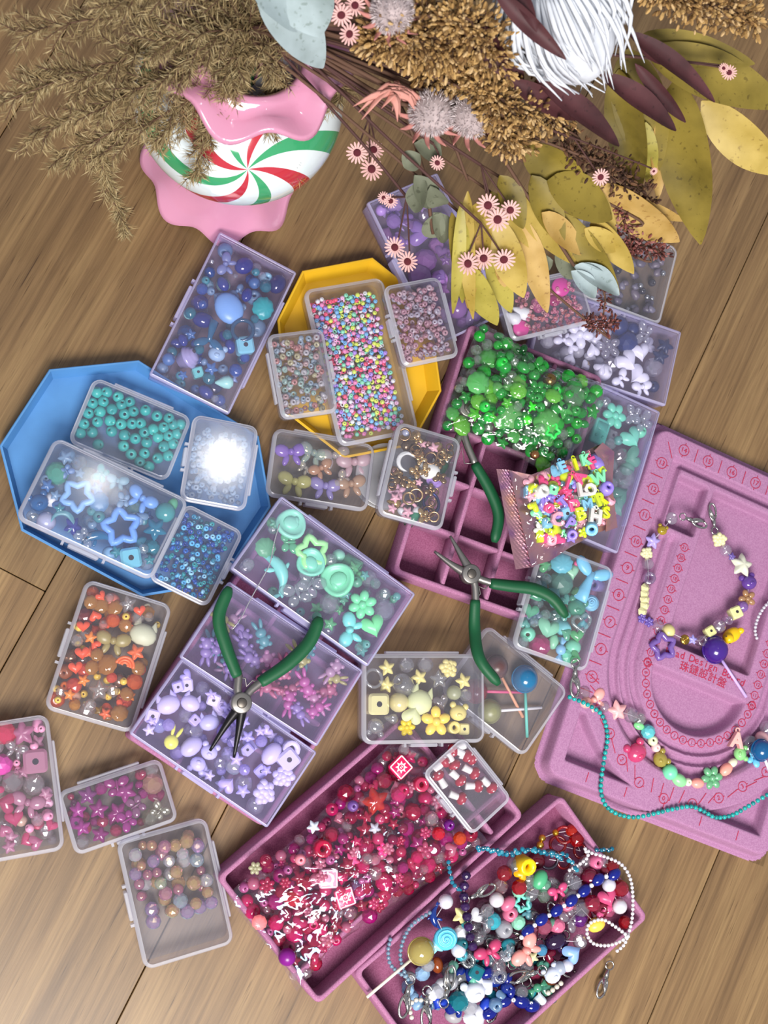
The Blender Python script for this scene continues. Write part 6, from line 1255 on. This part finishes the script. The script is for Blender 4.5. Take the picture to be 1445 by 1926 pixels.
FERN = [([(430, 20, 27), (280, -20, 30), (90, -30, 32)], .05, 'along the top edge far left'), ([(420, 60, 26), (250, 30, 27), (30, 60, 27)], .05, 'reaching the upper left corner'), ([(400, 90, 25), (230, 110, 26), (10, 190, 25)], .05, 'reaching the left edge'), ([(400, 110, 25), (250, 170, 25), (60, 250, 23)], .045, 'second below the top edge'), ([(380, 120, 25), (240, 230, 23), (110, 300, 20)], .04, 'above the bent twig'), ([(330, 200, 24), (205, 280, 21), (195, 330, 18), (235, 430, 14)], .022, 'bent down toward the bare floor'), ([(430, 130, 25), (360, 200, 24), (300, 270, 22)], .036, 'over the left of the swirl vase'), ([(440, 140, 25), (400, 220, 23), (365, 330, 20)], .028, 'hanging before the red stripe'), ([(440, 130, 25), (420, 180, 24), (380, 250, 21)], .02, 'hanging before the white glaze'), ([(520, 150, 25), (500, 220, 22), (555, 330, 17)], .012, 'thin and drooping over the right of the vase'), ([(470, 60, 27), (390, 60, 29), (300, 80, 29)], .05, 'dense and nearest the mouth'), ([(480, 80, 26), (440, 110, 27), (430, 165, 26)], .035, 'short tuft over the pink frill'), ([(450, -10, 28), (380, -40, 31), (200, 10, 31)], .055, 'thick at the top left'), ([(330, 60, 26), (180, 140, 26), (60, 150, 25)], .05, 'fanning left in the middle'), ([(430, 50, 28), (330, 130, 27), (180, 210, 25)], .045, 'crossing the others'), ([(640, 160, 24), (600, 200, 22), (545, 220, 20)], .02, 'small and right of the frill')]
for i, (p, s, t_) in enumerate(FERN): fern('dried olive brown fern spray ' + t_, p, s, 1.0 if s > .03 else .8, .22 if s > .03 else .35)

LEAFM = {}
def leafmat(name, c1, c2, spot, rough=.5):
    if name in LEAFM: return LEAFM[name]
    t = NT(name); b = t.n('BsdfPrincipled'); tc = t.n('TexCoord'); n1 = t.n('TexNoise'); n1.inputs['Scale'].default_value = 26; n1.inputs['Detail'].default_value = 5; t.l(tc.outputs['Object'], n1.inputs['Vector'])
    cr = t.n('ValToRGB'); t.l(n1.outputs[0], cr.inputs[0]); cr.color_ramp.elements[0].position = .35; cr.color_ramp.elements[0].color = C(c1); cr.color_ramp.elements[1].position = .62; cr.color_ramp.elements[1].color = C(c2)
    n2 = t.n('TexNoise'); n2.inputs['Scale'].default_value = 240; n2.inputs['Detail'].default_value = 2; t.l(tc.outputs['Object'], n2.inputs['Vector']); c3 = t.n('ValToRGB'); t.l(n2.outputs[0], c3.inputs[0]); c3.color_ramp.elements[0].position = .30; c3.color_ramp.elements[0].color = C(spot); c3.color_ramp.elements[1].position = .37; c3.color_ramp.elements[1].color = (1, 1, 1, 1)
    mx = t.n('MixRGB', blend_type='MULTIPLY'); mx.inputs[0].default_value = .45; t.l(cr.outputs[0], mx.inputs[1]); t.l(c3.outputs[0], mx.inputs[2]); t.l(mx.outputs[0], b.inputs['Base Color']); b.inputs['Roughness'].default_value = rough
    tl = t.n('BsdfTranslucent'); t.l(mx.outputs[0], tl.inputs[0]); ms = t.n('MixShader'); ms.inputs[0].default_value = .25; t.l(b.outputs[0], ms.inputs[1]); t.l(tl.outputs[0], ms.inputs[2])
    LEAFM[name] = t.done(ms.outputs[0]); return LEAFM[name]
def leaf(root, base, tip, wpx, mt, curl=.15, bend=.1, blunt=.8, name='leaf'):
    """lance-shaped leaf with a folded midrib and some thickness; base, tip = (x, y, z)"""
    a, b_ = at(*base), at(*tip); ax = (b_ - a); L = ax.length; ax.normalize(); view = (CAM - (a + b_) / 2).normalized(); side = ax.cross(view).normalized(); up = side.cross(ax)
    side = (Quaternion(ax, rf.uniform(-.5, .5)) @ side); up = side.cross(ax); w = wpx * mpp((base[0] + tip[0]) / 2, (base[1] + tip[1]) / 2, (base[2] + tip[2]) / 2) / 2; n = 14; m = MB()
    for sh in (0, -.0005):
        vs = []
        for i in range(n + 1):
            t = i / n; ww = w * (math.sin(PI * t ** blunt) ** .75 if 0 < t < 1 else .02) + .0003; c_ = a + ax * L * t + up * (L * bend * math.sin(PI * t) + sh)
            for s in (-1, -.5, 0, .5, 1): vs.append(c_ + side * ww * s + up * (curl * ww * abs(s) ** 1.5 + .06 * ww * math.sin(9 * t + s * 2)))
        fs = [(i * 5 + j, i * 5 + j + 1, (i + 1) * 5 + j + 1, (i + 1) * 5 + j) for i in range(n) for j in range(4)]; m.add(vs, fs if sh == 0 else [f[::-1] for f in fs])
    return wobj(name, m, mt, root)
OL = leafmat('olive_leaf', '746422', '9a8636', '5c4420'); YL = leafmat('yellow_leaf', 'a88e38', 'cab05c', '8c6c30'); GL = leafmat('gold_leaf', 'b08c44', 'd2b06c', 'a07838'); LM = leafmat('lime_leaf', '988c34', 'bcae50', '807028')
def leafy(label, spine, leaves):
    root = thing('leaf_branch', label, 'dried branch', 'dried leafy branches'); pts = smooth_path([MO + Vector((0, 0, -.05)), MO + Vector((.005, 0, .03))] + [at(*p) for p in spine], 24); m = MB(); m.tube(pts, [.0022 * (1 - .5 * i / 24) for i in range(24)], 7); wobj('stem', m, twig, root)
    for base, tip, w, mt in leaves: leaf(root, base, tip, w, mt, rf.uniform(.1, .35), rf.uniform(-.02, .1))
leafy('dried branch with large olive leaves hanging at the far right', [(800, 60, 30), (1000, 60, 32), (1180, 90, 30)], [((1270, 150, 29), (1318, 460, 23), 104, OL), ((1215, 95, 31), (1480, 200, 29), 90, OL), ((1320, 190, 29), (1475, 330, 27), 78, YL), ((1180, 90, 30), (1235, 330, 24), 100, OL), ((1165, 130, 29), (1200, 370, 23), 80, OL), ((1200, 70, 31), (1420, 120, 31), 60, OL), ((1240, 220, 27), (1238, 375, 23), 36, GL), ((1215, 230, 27), (1222, 350, 23), 34, LM)])
leafy('dried branch with golden yellow leaves above the white bead box', [(760, 100, 29), (900, 190, 29), (990, 270, 27)], [((985, 275, 27), (1105, 355, 25), 74, OL), ((1030, 340, 26), (1152, 412, 24), 82, OL), ((1130, 345, 25), (1278, 455, 22), 74, GL), ((1160, 370, 25), (1290, 416, 23), 26, GL), ((970, 370, 25), (1118, 508, 21), 66, YL), ((1060, 400, 24), (1165, 555, 20), 52, OL), ((1115, 410, 24), (1192, 515, 21), 50, YL), ((1100, 430, 24), (1165, 470, 22), 40, YL), ((1000, 330, 26), (1060, 460, 23), 56, OL), ((1020, 400, 25), (1100, 480, 22), 44, GL), ((1085, 340, 25), (1160, 440, 23), 48, YL)])
leafy('dried branch with narrow yellow leaves over the lavender box', [(740, 120, 28), (830, 220, 27), (880, 340, 25)], [((975, 405, 24), (1030, 588, 19), 50, GL), ((930, 405, 24), (985, 560, 20), 60, YL), ((885, 500, 22), (935, 612, 18), 52, LM), ((920, 480, 22), (962, 588, 18), 42, LM), ((868, 380, 25), (852, 590, 19), 24, LM), ((880, 360, 25), (890, 600, 19), 30, YL), ((900, 380, 25), (905, 500, 21), 50, YL), ((925, 360, 25), (940, 480, 22), 50, OL), ((850, 400, 24), (862, 540, 20), 26, OL), ((945, 470, 22), (950, 540, 20), 40, GL), ((955, 370, 25), (1010, 470, 22), 56, YL), ((905, 440, 23), (880, 580, 19), 34, GL), ((940, 330, 26), (985, 430, 24), 50, OL), ((875, 420, 24), (870, 570, 19), 28, LM)])
# white protea with maroon leaves
pro = thing('protea_flower', 'large dried white protea head with furry petals at the top', 'dried flower', None); pc = at(1035, -10, 36); ptip = at(1105, 130, 33)
m = MB(); m.tube(smooth_path([MO + Vector((0, 0, -.05)), MO + Vector((.004, .004, .03)), MO.lerp(pc, .6) + Vector((0, 0, .04)), pc], 16), .003, 8); wobj('stem', m, twig, pro)
axp = (ptip - pc).normalized(); PWm = mat('protea_white', 'd4d8e0', .8, vary=(60, .86, 1.05)); e1 = axp.orthogonal().normalized(); e2 = axp.cross(e1); RP = 150 * mpp(1070, 60, 34)
m = MB(); m.ell((0, 0, 0), (RP * .62, RP * .62, RP * .9), 20, 12, axp.to_track_quat('Z', 'Y').to_matrix()); m.xf(Matrix.Translation(pc.lerp(ptip, .3))); wobj('flower_core', m, PWm, pro)
for i in range(290):
    a = i * 2.39996; f = (i + .5) / 290; r0 = RP * .55; base = pc + (e1 * math.cos(a) + e2 * math.sin(a)) * r0 * (.5 + .6 * f) - axp * RP * .3 * f
    out = (e1 * math.cos(a + .25) + e2 * math.sin(a + .25)); p1 = base + axp * RP * (.35 + .45 * rf.random()) + out * RP * .26 * (f + .15); p2 = p1 + axp * RP * (.25 + .5 * rf.random()) - out * RP * (.1 + .45 * rf.random()) + Vector((rf.uniform(-.006, .006), rf.uniform(-.006, .006), rf.uniform(-.006, .006)))
    m = MB(); pp = smooth_path([base, p1, p2], 8); m.tube(pp, [(w * RP, .0007) for w in (.018, .03, .034, .032, .028, .022, .014, .004)], 6); wobj('petal', m, PWm, pro)
MAR = leafmat('maroon_leaf', '3c1c20', '5a3034', '281418', .6)
mar = thing('maroon_leaf_branch', 'dark maroon narrow leaves around the white protea', 'dried branch', 'dried leafy branches'); m = MB(); m.tube(smooth_path([MO + Vector((0, .003, -.05)), MO + Vector((0, .003, .03)), at(760, 60, 33), at(930, 30, 35)], 14), .0022, 7); wobj('stem', m, twig2, mar)
for base, tip, w in [((930, -20, 40), (1065, 112, 39), 34), ((880, 20, 36), (965, 150, 34), 50), ((915, 60, 34), (985, 150, 32), 40), ((1180, 60, 35), (1345, 192, 32), 36), ((1130, 140, 33), (1272, 246, 30), 42), ((1010, 150, 33), (1165, 275, 29), 44), ((1200, 80, 34), (1270, 120, 33), 30), ((960, 150, 33), (1090, 225, 30), 40), ((970, -30, 40), (1010, 60, 40), 26), ((1195, 120, 33), (1290, 230, 30), 26)]: leaf(mar, base, tip, w, MAR, .5, .05)
# tan plumes
PLUME = attrmat('dry_plume', .9)
def plume(label, spine, rad, n, tones, stemz=None, blob=(.0011, .0027), name='seed_plume', grp='dried seed plumes'):
    root = thing(name, label, 'dried flower', grp); P = [at(*p) for p in spine]; pts = smooth_path([MO + Vector((rf.uniform(-.01, .01), rf.uniform(-.01, .01), -.05)), MO + Vector((rf.uniform(-.01, .01), rf.uniform(-.01, .01), .03))] + P, 30); m = MB(); m.tube(pts, [.0016 * (1 - .6 * i / 30) for i in range(30)], 6)
    body = smooth_path(P, 40) if len(P) > 1 else [P[0]] * 40; fl = MB()
    for i in range(n):
        t = rf.random(); c_ = body[int(t * 39)]; r = rad * (.35 + .65 * math.sin(PI * min(1, .15 + .85 * (1 - t)))) * rf.random() ** .5; d = Vector((rf.gauss(0, 1), rf.gauss(0, 1), rf.gauss(0, 1))).normalized(); p = c_ + d * r; s = rf.uniform(*blob); fl.cur = C(rf.choice(tones))
        q = Quaternion(Vector((0, 0, 1)).cross(d).normalized() if abs(d.z) < .99 else Vector((1, 0, 0)), math.acos(max(-1, min(1, d.z)))).to_matrix(); fl.ell(p, (s * .55, s * .55, s * 1.2), 5, 4, q)
        if i % 9 == 0: m.tube([c_, p], .0003, 3, cap=False)
    wobj('stem', m, twig, root); o = wobj('florets', fl, PLUME, root, color=True, smooth=False); o['kind'] = 'stuff'
TAN = ['8c6c40', 'a07c48', 'b8945c', '785830', 'c4a474']; RED = ['5c2c28', '7c443c', '94605c', '482420']; DKB = ['4c3020', '64442c', '3c2418']
plume('golden tan plume spreading across the top middle', [(690, 80, 32), (780, 60, 34), (880, 100, 33)], .030, 1500, TAN)
plume('golden tan plume left of the white protea', [(830, 30, 36), (900, 60, 36), (940, 130, 34)], .024, 1000, TAN)
plume('golden tan plume drooping below the white protea', [(880, 140, 32), (960, 200, 31), (1070, 215, 29)], .024, 1100, TAN)
plume('tan plume hanging over the olive leaves', [(900, 180, 31), (950, 250, 29), (990, 270, 27)], .02, 700, TAN)
plume('pale tan plume in the upper right corner', [(1200, -30, 38), (1310, 0, 37), (1430, 40, 36)], .022, 1200, TAN)
plume('tan plume above the pale thistles', [(770, 110, 31), (830, 130, 30), (900, 160, 30)], .022, 800, TAN)
plume('dark brown seed sprig between the yellow leaves', [(1030, 230, 29), (1100, 290, 27), (1190, 360, 25)], .016, 300, DKB, blob=(.0012, .0026))
plume('dark brown seed sprig at the right of the maroon leaves', [(1060, 280, 28), (1150, 310, 26), (1230, 380, 24)], .014, 240, DKB, blob=(.0012, .0026))
plume('rusty red dried tuft hanging over the white bead box', [(1075, 470, 22), (1135, 545, 20), (1132, 612, 18)], .007, 90, RED, blob=(.001, .002)); plume('rusty red dried cluster above the white bead box', [(1100, 600, 18.5), (1130, 612, 18.3), (1160, 604, 18)], .010, 150, RED, blob=(.001, .0022))
plume('rusty red dried cluster over the amethyst box', [(1170, 470, 22), (1210, 460, 22), (1250, 480, 21.5)], .011, 220, RED, blob=(.001, .0022)); plume('reddish dried twig cluster under the yellow leaves', [(1160, 390, 24), (1180, 430, 23), (1190, 480, 22)], .010, 160, RED, blob=(.001, .0022))
# fluffy pale thistles with pink bracts
FUZZ = attrmat('fuzz', .95)
def thistle(label, x, y, z, rpx):
    root = thing('thistle_flower', label, 'dried flower', 'fluffy pale thistles'); c_ = at(x, y, z); R_ = rpx * mpp(x, y, z); m = MB(); m.tube(smooth_path([MO + Vector((rf.uniform(-.01, .01), 0, -.05)), MO + Vector((rf.uniform(-.01, .01), 0, .03)), MO.lerp(c_, .7), c_], 12), .0018, 6); wobj('stem', m, twig, root)
    m = MB(); m.ell(c_, R_ * .86, 20, 12); wobj('flower_head', m, mat('thistle_grey', 'b0a0a0', .95, vary=(140, .75, 1.1)), root); nd = MB()
    for i in range(900):
        d = Vector((rf.gauss(0, 1), rf.gauss(0, 1), rf.gauss(0, 1))).normalized(); needle(nd, c_ + d * R_ * .82, d + Vector((rf.uniform(-.4, .4),) * 3), R_ * .26, .0003, C(rf.choice(['c8bcbc', 'd8cccc', 'a89898', 'bcb0b4'])))
    o = wobj('fuzz', nd, FUZZ, root, color=True, smooth=False); o['kind'] = 'stuff'
    for i in range(12):
        a = TAU * i / 12; d = Vector((math.cos(a), math.sin(a), -.2)); b_ = c_ - Vector((0, 0, R_ * .5)); pp = smooth_path([b_, b_ + d * R_ * .9, b_ + d * R_ * 1.5 + Vector((0, 0, R_ * .5))], 7); m = MB(); m.tube(pp, [(R_ * k, .0006) for k in (.10, .14, .15, .13, .1, .06, .01)], 6); wobj('bract', m, mat('pink_bract', 'c08078', .8), root)
thistle('fluffy grey pink thistle head on the left of the pair', 812, 212, 29, 44); thistle('fluffy grey pink thistle head on the right of the pair', 888, 216, 29, 44); thistle('fluffy pale pink thistle head at the top edge', 738, 22, 35, 42)
spk = thing('pink_spike_leaves', 'salmon pink spiky bracts left of the thistles', 'dried flower', None)
for i in range(16):
    a = rf.uniform(-2.6, -.3); b_ = at(735 + rf.uniform(-10, 10), 165 + rf.uniform(-12, 12), 30); L = rf.uniform(50, 95); e_ = at(735 + L * math.cos(a), 165 - L * .8 * math.sin(a), 29); m = MB(); m.tube(smooth_path([b_, b_.lerp(e_, .5) + Vector((0, 0, .006)), e_], 7), [(k * .001, .0005) for k in (2.2, 3, 3, 2.4, 1.8, 1, .3)], 6); wobj('bract', m, mat('salmon_bract', 'c4887c', .8), spk)
m = MB(); m.tube(smooth_path([MO + Vector((0, 0, -.05)), MO + Vector((.01, 0, .03)), at(735, 165, 30)], 8), .0016, 6); wobj('stem', m, twig, spk)
# pink paper daisies
PET = mat('daisy_pink', 'd8a8a4', .75, vary=(200, .85, 1.08)); CEN = mat('daisy_centre', '64202c', .9, bump=(1500, .6, .001))
def daisy_mesh():
    m = MB()
    for i in range(16):
        a = TAU * i / 16; M = RZ(a); pp = [M @ Vector((r, 0, z)) for r, z in ((.22, 0), (.5, .08), (.8, .12), (1.0, .1))]; s = M @ Vector((0, 1, 0)); vs = []
        for p, w in zip(pp, (.05, .085, .095, .05)): vs += [p - s * w, p + s * w, p + s * w - Vector((0, 0, .04)), p - s * w - Vector((0, 0, .04))]
        m.add(vs, [(4 * k + j, 4 * k + (j + 1) % 4, 4 * k + 4 + (j + 1) % 4, 4 * k + 4 + j) for k in range(3) for j in range(4)] + [(12, 13, 14, 15)])
    return m.mesh('daisy', (PET,), False)
DM = daisy_mesh(); m = MB(); m.ell((0, 0, .06), (.36, .36, .14), 12, 6); DC = m.mesh('daisy_centre', (CEN,))
def daisies(label, heads, mid):
    root = thing('paper_daisy_sprig', label, 'dried flower', 'pink paper daisy sprigs'); mp = at(*mid); m = MB(); m.tube(smooth_path([MO + Vector((rf.uniform(-.01, .01), 0, -.05)), MO + Vector((rf.uniform(-.01, .01), 0, .03)), MO.lerp(mp, .6) + Vector((0, 0, .015)), mp], 14), .0012, 5)
    for x, y, z, r in heads:
        p = at(x, y, z); view = (CAM - p).normalized() + Vector((rf.uniform(-.5, .5), rf.uniform(-.6, .2), 0)); m.tube(smooth_path([mp, mp.lerp(p, .6) - view * .004, p - view.normalized() * .006, p], 10), .0007, 5); M = Matrix.Translation(p) @ view.to_track_quat('Z', 'Y').to_matrix().to_4x4() @ RZ(rf.random()) @ S3(r * mpp(x, y, z))
        o = link('flower', DM); o.parent = root; o.matrix_parent_inverse = root.matrix_world.inverted(); o.matrix_world = M; o.matrix_basis = M
        c_ = link('flower_centre', DC); c_.parent = o
    wobj('stem', m, twig2, root)
daisies('pink paper daisies in a trio right of the vase', [(672, 287, 22, 21), (703, 281, 22, 20), (699, 318, 21, 22)], (695, 220, 26)); daisies('pink paper daisies at the top beside the pale leaf', [(657, 64, 33, 21), (642, 28, 34, 22), (628, 12, 34, 20), (668, 10, 34, 20)], (660, 90, 30)); daisies('pink paper daisies in a trio on the yellow leaves', [(918, 386, 26, 22), (960, 395, 26, 20), (936, 413, 26, 23)], (905, 310, 27)); daisies('pink paper daisies in a row low over the yellow leaves', [(880, 496, 23, 22), (910, 486, 23, 21), (948, 488, 23, 22)], (905, 420, 25)); daisies('pink paper daisies over the lavender bead box', [(743, 465, 18, 20), (767, 492, 17, 20), (735, 378, 20, 14), (722, 372, 20, 12)], (765, 370, 22)); daisies('single small pink daisy under the thistles', [(823, 306, 26, 15)], (815, 270, 27)); daisies('single small pink daisy above the golden leaf', [(1130, 333, 28, 17), (1230, 322, 27, 8)], (1080, 260, 29)); daisies('tiny pink daisy before the large olive leaf', [(1372, 136, 33, 15), (1362, 128, 33, 10)], (1230, 110, 33))
# grey green leaves
GG = leafmat('grey_green_leaf', '6c705c', '868a74', '5c5c48', .7); PB = leafmat('pale_blue_leaf', '94a4a4', 'b8c8cc', 'a0a898', .7)
gg = thing('grey_green_sprig', 'dried sprig of round grey green leaves over the lavender box', 'dried branch', 'dried leafy branches'); m = MB(); m.tube(smooth_path([MO + Vector((0, 0, -.05)), MO + Vector((0, 0, .03)), at(720, 160, 27), at(790, 300, 25), at(815, 440, 22)], 20), .0014, 6); wobj('stem', m, twig, gg)
for base, tip, w in [((780, 330, 25), (815, 390, 23), 46), ((800, 340, 25), (780, 400, 23), 42), ((810, 350, 25), (835, 385, 23), 40), ((815, 400, 23), (838, 455, 21), 44), ((830, 400, 23), (800, 445, 21), 42), ((780, 270, 26), (830, 300, 25), 44), ((790, 290, 26), (760, 315, 25), 40), ((1045, 475, 21), (1095, 520, 20), 40), ((1040, 490, 21), (1010, 500, 20), 34)]: leaf(gg, base, tip, w, GG, .4, .12, .9)
pl = thing('pale_leaf_sprig', 'broad pale blue grey leaves over the vase mouth', 'dried branch', 'dried leafy branches'); m = MB(); m.tube(smooth_path([MO + Vector((0, 0, -.05)), MO + Vector((0, 0, .03)), at(560, -20, 33)], 10), .002, 6); wobj('stem', m, twig, pl)
for base, tip, w in [((490, -50, 35), (608, 128, 29), 96), ((560, -60, 36), (600, 70, 33), 110), ((470, -60, 36), (560, 60, 33), 80)]: leaf(pl, base, tip, w, PB, .25, .08, .7)
pb_ = thing('pale_leaf_sprig', 'pale crumpled leaf above the white bead box', 'dried branch', 'dried leafy branches'); m = MB(); m.tube(smooth_path([MO + Vector((0, 0, -.05)), MO + Vector((0, 0, .03)), at(850, 200, 29), at(1000, 380, 25), at(1080, 500, 22)], 18), .0014, 6); wobj('stem', m, twig, pb_)
for base, tip, w in [((1080, 500, 22), (1165, 555, 20.5), 40), ((1075, 510, 22), (1120, 560, 20.5), 34), ((1090, 495, 22), (1140, 520, 21), 30)]: leaf(pb_, base, tip, w, PB, .5, .1, .8)
pst = thing('stem_bundle', 'bundle of purple stems inside the vase mouth', 'dried branch', None)
for i in range(14):
    a = rf.uniform(0, TAU); r = .02 * rf.random() ** .5; m = MB(); b_ = MO + Vector((r * math.cos(a), r * math.sin(a), -.05)); m.tube([b_, b_ + Vector((rf.uniform(-.01, .012), rf.uniform(-.006, .012), .065))], .0011, 6); wobj('stem', m, mat('purple_stem', '5c2448', .6), pst)
bpy.context.view_layer.update()
